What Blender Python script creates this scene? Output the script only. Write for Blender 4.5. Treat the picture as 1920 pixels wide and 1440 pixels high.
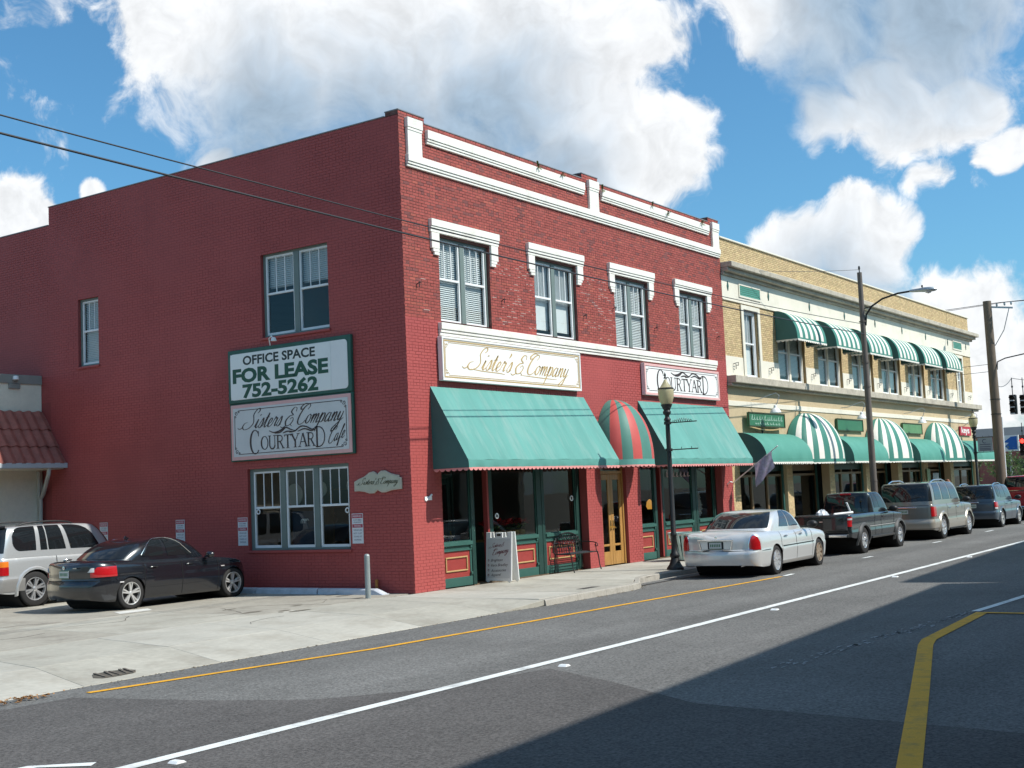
import bpy, math, random
from mathutils import Matrix, Vector
import numpy as np
random.seed(7)
PI = math.pi
for o in list(bpy.data.objects): bpy.data.objects.remove(o)
S = bpy.context.scene
COL = S.collection

# ------------------------------------------------------------------ camera
cam_d = bpy.data.cameras.new('camera'); cam = bpy.data.objects.new('camera', cam_d); COL.objects.link(cam)
cam_d.sensor_width = 36.0; cam_d.lens = 36.0 * 2357.33 / 1920.0
cam_d.clip_start = 0.1; cam_d.clip_end = 5000
CAM = Vector((-20.714, -16.986, 2.0))
cr = Vector((0.57032415, -0.82024947, -0.04383121)); cu = Vector((-0.04650852, -0.08552028, 0.99525034)); cf = Vector((0.82010202, 0.56557678, 0.08692287))
cam.matrix_world = Matrix(((cr.x, cu.x, -cf.x, CAM.x), (cr.y, cu.y, -cf.y, CAM.y), (cr.z, cu.z, -cf.z, CAM.z), (0, 0, 0, 1)))
S.camera = cam
S.render.resolution_x = 1024; S.render.resolution_y = 768
S.view_settings.view_transform = 'Standard'; S.view_settings.look = 'None'
S.view_settings.exposure = 0.06; S.view_settings.gamma = 1.0
try: S.view_settings.use_curve_mapping = False
except Exception: pass

# ------------------------------------------------------------------ sun + sky
SUNV = Vector((0.30, -1.0, 1.10)).normalized()          # towards the sun
sd_ = bpy.data.lights.new('sun', 'SUN'); sd_.energy = 5.0; sd_.angle = math.radians(0.53); sd_.color = (1.0, 0.955, 0.88)
sun = bpy.data.objects.new('sun', sd_); COL.objects.link(sun)
sun.rotation_euler = (-SUNV).to_track_quat('-Z', 'Y').to_euler(); sun.location = (10, -30, 60)
W = bpy.data.worlds.new('World'); S.world = W; W.use_nodes = True
try: W.cycles.sampling_method = 'MANUAL'; W.cycles.sample_map_resolution = 512
except Exception: pass
nt = W.node_tree; nt.nodes.clear()
def wn(t, **k):
    n = nt.nodes.new(t)
    for a, b in k.items(): setattr(n, a, b)
    return n
def wl(a, b): nt.links.new(a, b)
def wmath(op, a, b=None, c=None, clamp=False):
    n = wn('ShaderNodeMath', operation=op, use_clamp=clamp)
    for i, v in enumerate((a, b, c)):
        if v is None: continue
        if isinstance(v, (int, float)): n.inputs[i].default_value = v
        else: wl(v, n.inputs[i])
    return n.outputs[0]
def wmap(v, a, b, c=0.0, d=1.0, mode='SMOOTHSTEP'):
    n = wn('ShaderNodeMapRange', interpolation_type=mode)
    wl(v, n.inputs['Value'])
    for k, x in zip(('From Min', 'From Max', 'To Min', 'To Max'), (a, b, c, d)): n.inputs[k].default_value = x
    return n.outputs['Result']
sky = wn('ShaderNodeTexSky', sky_type='NISHITA'); sky.sun_disc = False
sky.sun_elevation = math.asin(SUNV.z); sky.sun_rotation = math.atan2(SUNV.x, SUNV.y)
sky.altitude = 10; sky.air_density = 1.0; sky.dust_density = 1.3; sky.ozone_density = 2.0
tc = wn('ShaderNodeTexCoord'); D = tc.outputs['Generated']
def wnoise(vec, scale, detail, rough=0.55, out='Fac', dist=0.0):
    n = wn('ShaderNodeTexNoise'); n.inputs['Scale'].default_value = scale; n.inputs['Detail'].default_value = detail
    n.inputs['Roughness'].default_value = rough; n.inputs['Distortion'].default_value = dist
    wl(vec, n.inputs['Vector']); return n.outputs[out]
def wvec(op, a, b=None, s=None):
    n = wn('ShaderNodeVectorMath', operation=op)
    wl(a, n.inputs[0])
    if b is not None:
        if isinstance(b, tuple): n.inputs[1].default_value = b
        else: wl(b, n.inputs[1])
    if s is not None: n.inputs['Scale'].default_value = s
    return n.outputs['Value'] if op in ('DISTANCE', 'DOT_PRODUCT', 'LENGTH') else n.outputs['Vector']
wob = wvec('SCALE', wvec('SUBTRACT', wnoise(D, 8.0, 3, 0.55, 'Color'), (0.5, 0.5, 0.5)), s=0.10)
D2 = wvec('ADD', D, wob)
def pdir(px, py):
    v = cf + cr * ((px - 960) / 2357.33) - cu * ((py - 720) / 2357.33)
    return tuple(v.normalized())
def field(blobs, vec):
    acc = None
    for (px, py, r) in blobs:
        d = wvec('DISTANCE', vec, pdir(px, py))
        v = wmath('MULTIPLY_ADD', d, -2357.0 / r, 1.0)
        acc = v if acc is None else wmath('MAXIMUM', acc, v)
    return acc
# cloud banks, by direction in the sky (radius in the photo's pixels)
CL = [(350, 30, 190), (540, 110, 285), (790, 90, 340), (980, 140, 300), (1100, 320, 235), (880, 330, 280), (1245, 290, 118), (1130, 110, 130),
      (640, -170, 400), (980, -110, 250),
      (1400, 20, 105), (1560, 30, 190), (1740, 10, 215), (1650, 165, 140), (1560, 190, 95), (1790, 165, 105),
      (1480, 470, 110), (1600, 445, 115), (1660, 410, 70), (1540, 590, 190), (1830, 680, 190), (1735, 318, 56), (1870, 275, 58), (1780, 545, 85),
      (10, 425, 115), (95, 415, 46), (415, 300, 58), (205, 350, 34)]
fld = field(CL, D2)
fbm = wnoise(D2, 19.0, 6, 0.63)
fbmB = wnoise(wvec('ADD', D2, tuple(0.011 * c_ for c_ in (0.25, -0.55, 0.8))), 19.0, 4, 0.60)
fbm2 = wnoise(D, 3.2, 3, 0.5)
vc = wvec('DISTANCE', D, pdir(960, 500))
outm = wmap(vc, 0.55, 0.85)
gen = wmath('MULTIPLY', wmap(fbm2, 0.45, 0.72, 0.0, 0.75, 'LINEAR'), outm)  # added clouds out of view, their cover set for the ambient light
cov = wmath('ADD', wmath('MAXIMUM', fld, wmath('MULTIPLY_ADD', gen, 1.0, -0.05)), wmath('MULTIPLY_ADD', fbm, 1.25, -0.64))

SH = [(720, 290, 300), (520, 230, 200), (920, 250, 250), (1040, 330, 150), (1620, 20, 230), (1760, 0, 220), (1520, 120, 140), (1540, 560, 170)]
shf = wmath('ADD', field(SH, D2), wmath('MULTIPLY_ADD', fbm, 0.55, -0.30))
shade = wmath('MAXIMUM', wmap(shf, -0.15, 0.80, 0.0, 1.0), wmath('MULTIPLY', wmap(gen, 0.10, 0.4, 0.35, .95), outm))  # unseen clouds kept grey to hold the ambient light low and neutral
dens = wmap(wmath('DIVIDE', cov, wmath('MULTIPLY_ADD', shade, 0.42, 0.30)), 0.02, 1.0)      # crisp on the sunlit side, soft under the grey bases
relief = wmath('MULTIPLY_ADD', wmath('SUBTRACT', fbm, fbmB), 0.80, 0.98)
mixc = wn('ShaderNodeMix', data_type='RGBA'); wl(shade, mixc.inputs[0])
CWHITE = (11.9, 12.1, 12.3, 1); CGREY = (4.9, 6.4, 8.0, 1)
mixc.inputs[6].default_value = CWHITE; mixc.inputs[7].default_value = CGREY
cm = wn('ShaderNodeMix', data_type='RGBA', blend_type='MULTIPLY'); cm.inputs[0].default_value = 1.0
wl(mixc.outputs[2], cm.inputs[6])
rgbr = wn('ShaderNodeCombineColor'); [wl(relief, rgbr.inputs[i]) for i in range(3)]
wl(rgbr.outputs[0], cm.inputs[7])
skyc = wn('ShaderNodeMix', data_type='RGBA', blend_type='MULTIPLY'); skyc.inputs[0].default_value = 1.0
wl(sky.outputs[0], skyc.inputs[6]); skyc.inputs[7].default_value = (0.92, 1.66, 1.92, 1)
fin = wn('ShaderNodeMix', data_type='RGBA'); wl(wmath('MULTIPLY', dens, 0.97), fin.inputs[0]); wl(skyc.outputs[2], fin.inputs[6]); wl(cm.outputs[2], fin.inputs[7])
bg = wn('ShaderNodeBackground'); bg.inputs['Strength'].default_value = 0.080; wl(fin.outputs[2], bg.inputs['Color'])
wo = wn('ShaderNodeOutputWorld'); wl(bg.outputs[0], wo.inputs['Surface'])

# ------------------------------------------------------------------ materials
MATS = {}
def pm(name, col, rough=0.75, var=0.12, scale=2.0, bump=0.0, bscale=60.0, metal=0.0, coat=0.0, spec=0.4, var2=0.0, scale2=25.0, stain=None, stain_scale=0.6, stain_amt=0.0, emit=0.0, sheen=0.0, stretch=None, attr=None, trans=0.0, streak=0.0):
    """one principled material: base colour with two octaves of wear, optional stain colour, fine bump"""
    if name in MATS: return MATS[name]
    m = bpy.data.materials.new(name); m.use_nodes = True; MATS[name] = m
    t = m.node_tree; b = t.nodes['Principled BSDF']; L = t.links.new
    b.inputs['Roughness'].default_value = rough; b.inputs['Metallic'].default_value = metal
    b.inputs['Coat Weight'].default_value = coat; b.inputs['Coat Roughness'].default_value = 0.04
    b.inputs['Specular IOR Level'].default_value = spec
    geo = t.nodes.new('ShaderNodeNewGeometry'); pos = geo.outputs['Position']
    if stretch:
        mp = t.nodes.new('ShaderNodeVectorMath'); mp.operation = 'MULTIPLY'; L(pos, mp.inputs[0]); mp.inputs[1].default_value = stretch; pos = mp.outputs[0]
    def noise(s, d=4, r=0.6):
        n = t.nodes.new('ShaderNodeTexNoise'); n.inputs['Scale'].default_value = s; n.inputs['Detail'].default_value = d; n.inputs['Roughness'].default_value = r
        L(pos, n.inputs['Vector']); return n.outputs['Fac']
    def mapr(v, a, b_, c, d):
        n = t.nodes.new('ShaderNodeMapRange'); L(v, n.inputs['Value'])
        for k, x in zip(('From Min', 'From Max', 'To Min', 'To Max'), (a, b_, c, d)): n.inputs[k].default_value = x
        return n.outputs['Result']
    c4 = (*col, 1.0)
    cur = None
    if attr:
        a = t.nodes.new('ShaderNodeAttribute'); a.attribute_name = attr; cur = a.outputs['Color']
    def mul(cur, fac):
        mx = t.nodes.new('ShaderNodeMix'); mx.data_type = 'RGBA'; mx.blend_type = 'MULTIPLY'; mx.inputs[0].default_value = 1.0
        if cur is None: mx.inputs[6].default_value = c4
        else: L(cur, mx.inputs[6])
        cc = t.nodes.new('ShaderNodeCombineColor')
        for i in range(3): L(fac, cc.inputs[i])
        L(cc.outputs[0], mx.inputs[7]); return mx.outputs[2]
    if var: cur = mul(cur, mapr(noise(scale), 0.25, 0.75, 1 - var, 1 + var))
    if var2: cur = mul(cur, mapr(noise(scale2, 3), 0.25, 0.75, 1 - var2, 1 + var2))
    if streak:                                      # long wear tracks along the street
        sv = t.nodes.new('ShaderNodeVectorMath'); sv.operation = 'MULTIPLY'; L(geo.outputs['Position'], sv.inputs[0]); sv.inputs[1].default_value = (.035, .95, 1)
        sn = t.nodes.new('ShaderNodeTexNoise'); sn.inputs['Scale'].default_value = 1.0; sn.inputs['Detail'].default_value = 4; L(sv.outputs[0], sn.inputs['Vector'])
        cur = mul(cur, mapr(sn.outputs['Fac'], .3, .7, 1 - streak, 1 + streak))
    if stain is not None:
        mx = t.nodes.new('ShaderNodeMix'); mx.data_type = 'RGBA'
        L(mapr(noise(stain_scale, 7, 0.68), 0.5, 0.75, 0.0, stain_amt), mx.inputs[0])
        if cur is None: mx.inputs[6].default_value = c4
        else: L(cur, mx.inputs[6])
        mx.inputs[7].default_value = (*stain, 1); cur = mx.outputs[2]
    if cur is None: b.inputs['Base Color'].default_value = c4
    else: L(cur, b.inputs['Base Color'])
    if bump:
        bn = t.nodes.new('ShaderNodeBump'); bn.inputs['Strength'].default_value = bump; bn.inputs['Distance'].default_value = 0.01
        L(noise(bscale, 3, 0.6), bn.inputs['Height']); L(bn.outputs[0], b.inputs['Normal'])
    if emit:
        b.inputs['Emission Color'].default_value = c4; b.inputs['Emission Strength'].default_value = emit
    if sheen: b.inputs['Sheen Weight'].default_value = sheen
    if trans:                                       # cloth that lets light through
        tr = t.nodes.new('ShaderNodeBsdfTranslucent'); tr.inputs['Color'].default_value = c4
        ms = t.nodes.new('ShaderNodeMixShader'); ms.inputs[0].default_value = trans
        out = t.nodes['Material Output']; L(b.outputs[0], ms.inputs[1]); L(tr.outputs[0], ms.inputs[2]); L(ms.outputs[0], out.inputs['Surface'])
    return m
def glass(name, tint=(0.75, 0.8, 0.8), refl=1.0, rough=0.01, ior=1.52, wav=0.02):
    m = bpy.data.materials.new(name); m.use_nodes = True; MATS[name] = m
    t = m.node_tree; t.nodes.clear(); L = t.links.new
    o = t.nodes.new('ShaderNodeOutputMaterial'); ms = t.nodes.new('ShaderNodeMixShader')
    tr = t.nodes.new('ShaderNodeBsdfTransparent'); tr.inputs[0].default_value = (*tint, 1)
    gl = t.nodes.new('ShaderNodeBsdfGlossy'); gl.inputs['Roughness'].default_value = rough; gl.inputs['Color'].default_value = (refl, refl, refl, 1)
    fr = t.nodes.new('ShaderNodeLayerWeight'); fr.inputs['Blend'].default_value = 0.5          # Schlick: the same from both faces of the pane
    pw = t.nodes.new('ShaderNodeMath'); pw.operation = 'POWER'; pw.inputs[1].default_value = 5.0; L(fr.outputs['Facing'], pw.inputs[0])
    mp = t.nodes.new('ShaderNodeMath'); mp.operation = 'MULTIPLY_ADD'; mp.inputs[1].default_value = .92; mp.inputs[2].default_value = .045; mp.use_clamp = True
    n = t.nodes.new('ShaderNodeTexNoise'); n.inputs['Scale'].default_value = 1.3; g = t.nodes.new('ShaderNodeNewGeometry'); L(g.outputs['Position'], n.inputs['Vector'])
    b = t.nodes.new('ShaderNodeBump'); b.inputs['Strength'].default_value = wav; b.inputs['Distance'].default_value = 0.05; L(n.outputs['Fac'], b.inputs['Height'])
    L(b.outputs[0], gl.inputs['Normal'])
    L(pw.outputs[0], mp.inputs[0]); L(mp.outputs[0], ms.inputs[0]); L(tr.outputs[0], ms.inputs[1]); L(gl.outputs[0], ms.inputs[2]); L(ms.outputs[0], o.inputs['Surface'])
    return m

# ------------------------------------------------------------------ mesh helpers
class MB:
    def __init__(s): s.v = []; s.f = []; s.mi = []; s.cur = 0
    def add(s, vs, fs):
        b = len(s.v); s.v += [tuple(p) for p in vs]
        for f in fs: s.f.append([b + i for i in f]); s.mi.append(s.cur)
        return s
    def box(s, x0, x1, y0, y1, z0, z1):
        return s.add([(x0, y0, z0), (x1, y0, z0), (x1, y1, z0), (x0, y1, z0), (x0, y0, z1), (x1, y0, z1), (x1, y1, z1), (x0, y1, z1)],
                     [(0, 3, 2, 1), (4, 5, 6, 7), (0, 1, 5, 4), (1, 2, 6, 5), (2, 3, 7, 6), (3, 0, 4, 7)])
    def quad(s, a, b, c, d): return s.add([a, b, c, d], [(0, 1, 2, 3)])
    def bar(s, a, b, w, h, up=(0, 0, 1)):
        a = Vector(a); b = Vector(b); d = (b - a).normalized(); u = Vector(up)
        r = d.cross(u)
        if r.length < 1e-4: r = d.cross(Vector((1, 0, 0)))
        r.normalize(); u = r.cross(d); r *= w / 2; u *= h / 2
        vs = [p + q for p in (a, b) for q in (-r - u, r - u, r + u, -r + u)]
        return s.add(vs, [(0, 1, 2, 3), (7, 6, 5, 4), (0, 4, 5, 1), (1, 5, 6, 2), (2, 6, 7, 3), (3, 7, 4, 0)])
    def grid(s, rows, close_u=False, close_v=False):
        n = len(rows); m = len(rows[0]); vs = [p for r in rows for p in r]; fs = []
        for i in range(n if close_u else n - 1):
            for j in range(m if close_v else m - 1):
                i2 = (i + 1) % n; j2 = (j + 1) % m
                fs.append((i * m + j, i * m + j2, i2 * m + j2, i2 * m + j))
        return s.add(vs, fs)
    def tube(s, pts, r, n=8, cap=True):
        pts = [Vector(p) for p in pts]; rows = []; k = len(pts)
        rr = r if isinstance(r, (list, tuple)) else [r] * k
        ref = None
        for i, p in enumerate(pts):
            d = (pts[min(i + 1, k - 1)] - pts[max(i - 1, 0)]).normalized()
            if ref is None:
                ref = d.orthogonal().normalized()
            a = (ref - d * ref.dot(d)); a = a.normalized() if a.length > 1e-6 else d.orthogonal().normalized(); ref = a; b = d.cross(a)
            rows.append([tuple(p + a * (rr[i] * math.cos(2 * PI * j / n)) + b * (rr[i] * math.sin(2 * PI * j / n))) for j in range(n)])
        base = len(s.v); s.grid(rows, close_v=True)
        if cap:
            s.f.append([base + j for j in range(n)][::-1]); s.mi.append(s.cur)
            e = base + (k - 1) * n; s.f.append([e + j for j in range(n)]); s.mi.append(s.cur)
        return s
    def lathe(s, prof, c=(0, 0, 0), n=20, axis='z', ang=2 * PI):
        rows = []; full = abs(ang - 2 * PI) < 1e-6
        for j in range(n if full else n + 1):
            a = ang * j / n; ca, sa = math.cos(a), math.sin(a); row = []
            for (r, h) in prof:
                if axis == 'z': q = (c[0] + r * ca, c[1] + r * sa, c[2] + h)
                elif axis == 'y': q = (c[0] + r * ca, c[1] + h, c[2] + r * sa)
                else: q = (c[0] + h, c[1] + r * ca, c[2] + r * sa)
                row.append(q)
            rows.append(row)
        return s.grid(rows, close_u=full)
    def prism(s, poly, fn, d0, d1):
        """poly: 2-D outline, fn(u, v, d) -> point; extruded from depth d0 to d1"""
        n = len(poly); vs = [fn(u, v, d0) for u, v in poly] + [fn(u, v, d1) for u, v in poly]
        fs = [tuple(range(n))[::-1], tuple(range(n, 2 * n))] + [(i, (i + 1) % n, n + (i + 1) % n, n + i) for i in range(n)]
        return s.add(vs, fs)
    def build(s, name, mat, parent=None, smooth=False, bevel=0.0, local=False, angle=40, seg=1, kind=None, label=None, fixn=False):
        return link_mesh(name, s.v, s.f, mat, parent, smooth, bevel, local, angle, seg, s.mi if isinstance(mat, (list, tuple)) else None, kind, label, fixn)
INV = {}
def link_mesh(name, v, f, mat, parent=None, smooth=False, bevel=0.0, local=False, angle=40, seg=1, mi=None, kind=None, label=None, fixn=False):
    me = bpy.data.meshes.new(name)
    loc = None
    if parent is None and not local:
        A = np.array(v); lo = A.min(0); hi = A.max(0); loc = ((lo[0] + hi[0]) / 2, (lo[1] + hi[1]) / 2, lo[2]); v = (A - np.array(loc)).tolist()
    me.from_pydata(v, [], f)
    if fixn:
        import bmesh
        bm = bmesh.new(); bm.from_mesh(me); bmesh.ops.recalc_face_normals(bm, faces=bm.faces); bm.to_mesh(me); bm.free()
    for m_ in (mat if isinstance(mat, (list, tuple)) else [mat]): me.materials.append(m_)
    if mi: me.polygons.foreach_set('material_index', mi)
    if smooth:
        me.polygons.foreach_set('use_smooth', [True] * len(me.polygons))
        try: me.set_sharp_from_angle(angle=math.radians(angle))
        except Exception: pass
    me.update()
    o = bpy.data.objects.new(name, me); COL.objects.link(o)
    if loc: o.location = loc; INV[o.name] = Matrix.Translation(loc).inverted()
    setp(o, parent, local)
    if bevel:
        b = o.modifiers.new('bevel', 'BEVEL'); b.width = bevel; b.segments = seg; b.limit_method = 'ANGLE'; b.angle_limit = math.radians(35)
    if kind: o['kind'] = kind
    if label: o['label'] = label
    return o
def setp(o, parent, local=False):
    if parent is not None:
        o.parent = parent
        if not local: o.matrix_parent_inverse = INV.get(parent.name, Matrix.Identity(4))
def thing(name, label, cat, loc=(0, 0, 0), rz=0.0, group=None):
    e = bpy.data.objects.new(name, None); COL.objects.link(e); e.location = loc; e.rotation_euler = (0, 0, rz); e.empty_display_size = 0.3
    INV[e.name] = (Matrix.Translation(loc) @ Matrix.Rotation(rz, 4, 'Z')).inverted()
    e['label'] = label; e['category'] = cat
    if group: e['group'] = group
    return e
def tag(o, label, cat, group=None):
    o['label'] = label; o['category'] = cat
    if group: o['group'] = group
    return o
def struct(o): o['kind'] = 'structure'; return o
def fx(Y):                                   # front-facing plane: u = X, v = Z, d = depth outwards (-Y)
    return lambda u, v, d: (u, Y - d, v)
def sx_(X):                                  # side wall X: u grows to the right as seen from outside (-Y direction)
    return lambda u, v, d: (X - d, -u, v)
def cat_rom(pts, n=8):
    P = [Vector((*p, 0)) for p in pts]
    if len(P) < 3: return [(p.x, p.y) for p in P]
    out = []
    Q = [P[0] * 2 - P[1]] + P + [P[-1] * 2 - P[-2]]
    for i in range(1, len(Q) - 2):
        for k in range(n):
            t = k / n; a, b, c, d = Q[i - 1:i + 3]
            q = 0.5 * (2 * b + (c - a) * t + (2 * a - 5 * b + 4 * c - d) * t * t + (3 * b - a - 3 * c + d) * t ** 3); out.append((q.x, q.y))
    out.append((P[-1].x, P[-1].y)); return out
def ribbon(mb, pts, fn, w, d0, d1, pen=None, taper=True):
    """flat pen stroke along 2-D points, extruded in depth; pen = (thin, thick): thick on downstrokes"""
    n = len(pts); L_, R_ = [], []
    for i, (x, y) in enumerate(pts):
        x0, y0 = pts[max(i - 1, 0)]; x1, y1 = pts[min(i + 1, n - 1)]
        dx, dy = x1 - x0, y1 - y0; l = math.hypot(dx, dy) or 1; dx /= l; dy /= l
        ww = w if pen is None else pen[0] + (pen[1] - pen[0]) * abs(dy) ** 2 * (1.0 if dy < 0 else 0.35)
        if taper: ww *= 0.35 + 0.65 * min(1, 3.2 * min(i, n - 1 - i) / max(1, n - 1) + 0.2)
        L_.append((x - dy * ww / 2, y + dx * ww / 2)); R_.append((x + dy * ww / 2, y - dx * ww / 2))
    rows = [[fn(*L_[i], d0), fn(*L_[i], d1), fn(*R_[i], d1), fn(*R_[i], d0)] for i in range(n)]
    mb.grid(rows)
GL = {  # running-hand glyphs: strokes on a unit x-height, advance last
 'S': ([[(-.35, .75), (-.75, .62), (-.85, .2), (-.4, -.1), (.3, .1), (.62, .6), (.42, 1.15), (.2, 1.6), (.42, 2.15), (.8, 2.3), (.95, 2.0), (.75, 1.75)], [(-.85, .2), (-1.2, .0), (-1.6, .15)]], 1.0),
 'i': ([[(0, .15), (.25, 1), (.2, .25), (.34, 0), (.6, .25)], [(.3, 1.42), (.36, 1.52), (.4, 1.46)]], .6),
 's': ([[(0, .15), (.38, 1.1), (.52, .6), (.42, .08), (.18, .0), (.08, .2)], [(.42, .08), (.68, .22)]], .66),
 't': ([[(0, .15), (.4, 1.65), (.28, .3), (.42, 0), (.66, .25)], [(.05, 1.12), (.62, 1.18)]], .66),
 'e': ([[(0, .2), (.4, .5), (.52, .85), (.32, 1), (.12, .6), (.2, .1), (.42, 0), (.7, .25)]], .68),
 'r': ([[(0, .15), (.26, 1.1), (.36, .92), (.58, .95), (.5, .4), (.56, .04), (.78, .22)]], .76),
 "'": ([[(.1, 2.0), (.12, 1.8), (.0, 1.5)]], .2),
 'o': ([[(.45, 1), (.15, .8), (.1, .25), (.35, 0), (.6, .3), (.6, .8), (.42, 1), (.6, .88), (.86, .86)]], .8),
 'm': ([[(0, .5), (.16, 1), (.14, .5), (.12, 0)], [(.12, .1), (.3, .85), (.45, 1), (.52, .7), (.48, 0)], [(.48, .1), (.68, .85), (.83, 1), (.9, .7), (.86, .15), (.96, 0), (1.16, .2)]], 1.15),
 'n': ([[(0, .5), (.16, 1), (.14, .5), (.12, 0)], [(.12, .1), (.32, .85), (.48, 1), (.56, .7), (.52, .15), (.62, 0), (.84, .2)]], .82),
 'p': ([[(0, .4), (.2, 1.05), (.16, .2), (.02, -1.0)], [(.14, .1), (.32, .85), (.52, 1), (.66, .75), (.6, .2), (.4, 0), (.2, .12)], [(.56, .1), (.86, .2)]], .84),
 'a': ([[(.62, .85), (.36, 1), (.1, .6), (.14, .1), (.34, .02), (.58, .4), (.66, .98)], [(.66, .98), (.6, .22), (.72, 0), (.95, .2)]], .92),
 'y': ([[(0, .4), (.15, 1), (.15, .3), (.3, .05), (.52, .35), (.62, 1)], [(.62, 1), (.5, -.3), (.2, -1.05), (-.18, -.95), (.1, -.5), (.9, .3)]], .9),
 '&': ([[(1.1, 1.5), (1.0, 1.9), (.6, 1.95), (.4, 1.5), (.8, 1.15), (.35, 1.0), (.05, .5), (.35, -.05), (.9, .05), (1.1, .55), (.85, .85), (.6, .65)], [(.35, -.05), (-.1, -.25), (-.45, -.1)], [(.9, .05), (1.25, -.15)]], 1.25),
 'C': ([[(.95, 1.6), (1.15, 1.95), (.9, 2.2), (.4, 1.9), (.08, 1.1), (.08, .35), (.45, -.05), (.95, .1), (1.15, .4)], [(.9, 2.2), (.3, 2.3), (-.15, 1.95), (-.05, 1.65), (.2, 1.75)]], 1.2),
 'f': ([[(0, .1), (.4, 1.1), (.62, 1.85), (.45, 1.9), (.3, 1.0), (.15, -.7), (.32, -.7), (.3, .1), (.6, .25)]], .6),
 ' ': ([], .55)}
def script_text(mb, txt, fn, cx, cy, width, height_scale=1.0, slant=0.5, pen=(.05, .15), d0=0, d1=.01, rise=0.0):
    x = 0; strokes = []
    for ch in txt:
        st, adv = GL[ch]
        for q in st:
            strokes.append([(x + a, b) for a, b in cat_rom(q, 6)])
        x += adv
    P = [[(a + slant * b, b) for a, b in q] for q in strokes]
    xs = [a for q in P for a, _ in q]; x0, x1 = min(xs), max(xs); k = width / (x1 - x0); kz = k * height_scale
    for q in P:
        ribbon(mb, [(cx + (a - (x0 + x1) / 2) * k, cy + (b - 0.6) * kz + rise * (a - (x0 + x1) / 2) * k) for a, b in q], fn, 0, d0, d1, pen=(pen[0] * k, pen[1] * k))
def arc(cx, cy, rx, ry, a0, a1, n=18):
    return [(cx + rx * math.cos(a0 + (a1 - a0) * i / n), cy + ry * math.sin(a0 + (a1 - a0) * i / n)) for i in range(n + 1)]
def roman_text(mb, fn, x, y, w, h, d0, d1, thin=.05, thick=.13):
    """COURTYARD in tall thin roman capitals with large first and last letters"""
    adv = [1.25, .86, .86, .84, .78, .8, .86, .84, 1.15]; tot = sum(adv); k = w / tot; px = x
    def st(p, wd): ribbon(mb, [(px + a * k, y + b * h) for a, b in p], fn, wd * k, d0, d1, taper=False)
    def serif(cx, b): ribbon(mb, [(px + (cx - .16) * k, y + b * h), (px + (cx + .16) * k, y + b * h)], fn, .045 * k, d0, d1, taper=False)
    for ch, a in zip('COURTYARD', adv):
        if ch == 'C':
            ribbon(mb, [(px + u * k, y + v * h) for u, v in arc(.62, .62, .52, .92, .75, 2 * PI - .75)], fn, 0, d0, d1, pen=(.06 * k, .17 * k), taper=False); st([(1.0, 1.05), (1.0, 1.45)], .05)
        elif ch == 'O': ribbon(mb, [(px + u * k, y + v * h) for u, v in arc(.42, .5, .36, .5, 0, 2 * PI)], fn, 0, d0, d1, pen=(.05 * k, .13 * k), taper=False)
        elif ch == 'U':
            st([(.12, 1), (.12, .3)] + arc(.4, .3, .28, .3, PI, 2 * PI, 8), .1); st([(.68, .3), (.68, 1)], thin); serif(.12, 1); serif(.68, 1)
        elif ch == 'R':
            st([(.15, 0), (.15, 1)], thick); st([(.15, .98)] + arc(.38, .75, .26, .23, PI / 2, -PI / 2, 8) + [(.15, .52)], .07); st([(.38, .52), (.74, 0)], .1); serif(.15, 0); serif(.74, 0); serif(.1, 1)
        elif ch == 'T':
            st([(.38, 0), (.38, 1)], thick); st([(.04, .97), (.72, .97)], .06); serif(.38, 0); st([(.04, .86), (.04, .99)], .05); st([(.72, .86), (.72, .99)], .05)
        elif ch == 'Y':
            st([(.05, 1), (.4, .45)], thick); st([(.75, 1), (.4, .45)], thin); st([(.4, .48), (.4, 0)], thick); serif(.4, 0); serif(.05, 1); serif(.75, 1)
        elif ch == 'A':
            st([(.05, 0), (.42, 1)], thin); st([(.42, 1), (.78, 0)], thick); st([(.2, .36), (.64, .36)], thin); serif(.05, 0); serif(.78, 0)
        elif ch == 'D':
            st([(.2, -.12), (.2, 1.4)], .15); st([(.02, 1.38), (.35, 1.38)] + arc(.38, .64, .62, .74, PI / 2, -PI / 2, 14) + [(.05, -.1)], .08)
        px += a * k
    # wavy flourish over the middle letters
    ox, oy = x + 2.2 * k, y + 1.12 * h
    for q in ([(0, .28), (.5, .12), (1.1, .2), (1.8, .42), (2.4, .22), (2.9, .1)], [(.6, .05), (1.2, .1), (1.8, .4)], [(2.2, .02), (2.8, .1), (3.4, .4), (4.0, .35), (4.6, .12), (5.1, .3)], [(1.5, .02), (2.0, .12), (2.6, .05)], [(3.1, .05), (3.8, .2), (4.5, .02), (4.9, .1)]):
        ribbon(mb, [(ox + a * k, oy + b * h) for a, b in cat_rom(q, 5)], fn, .1 * k, d0, d1)
FONTN = [0]
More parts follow.
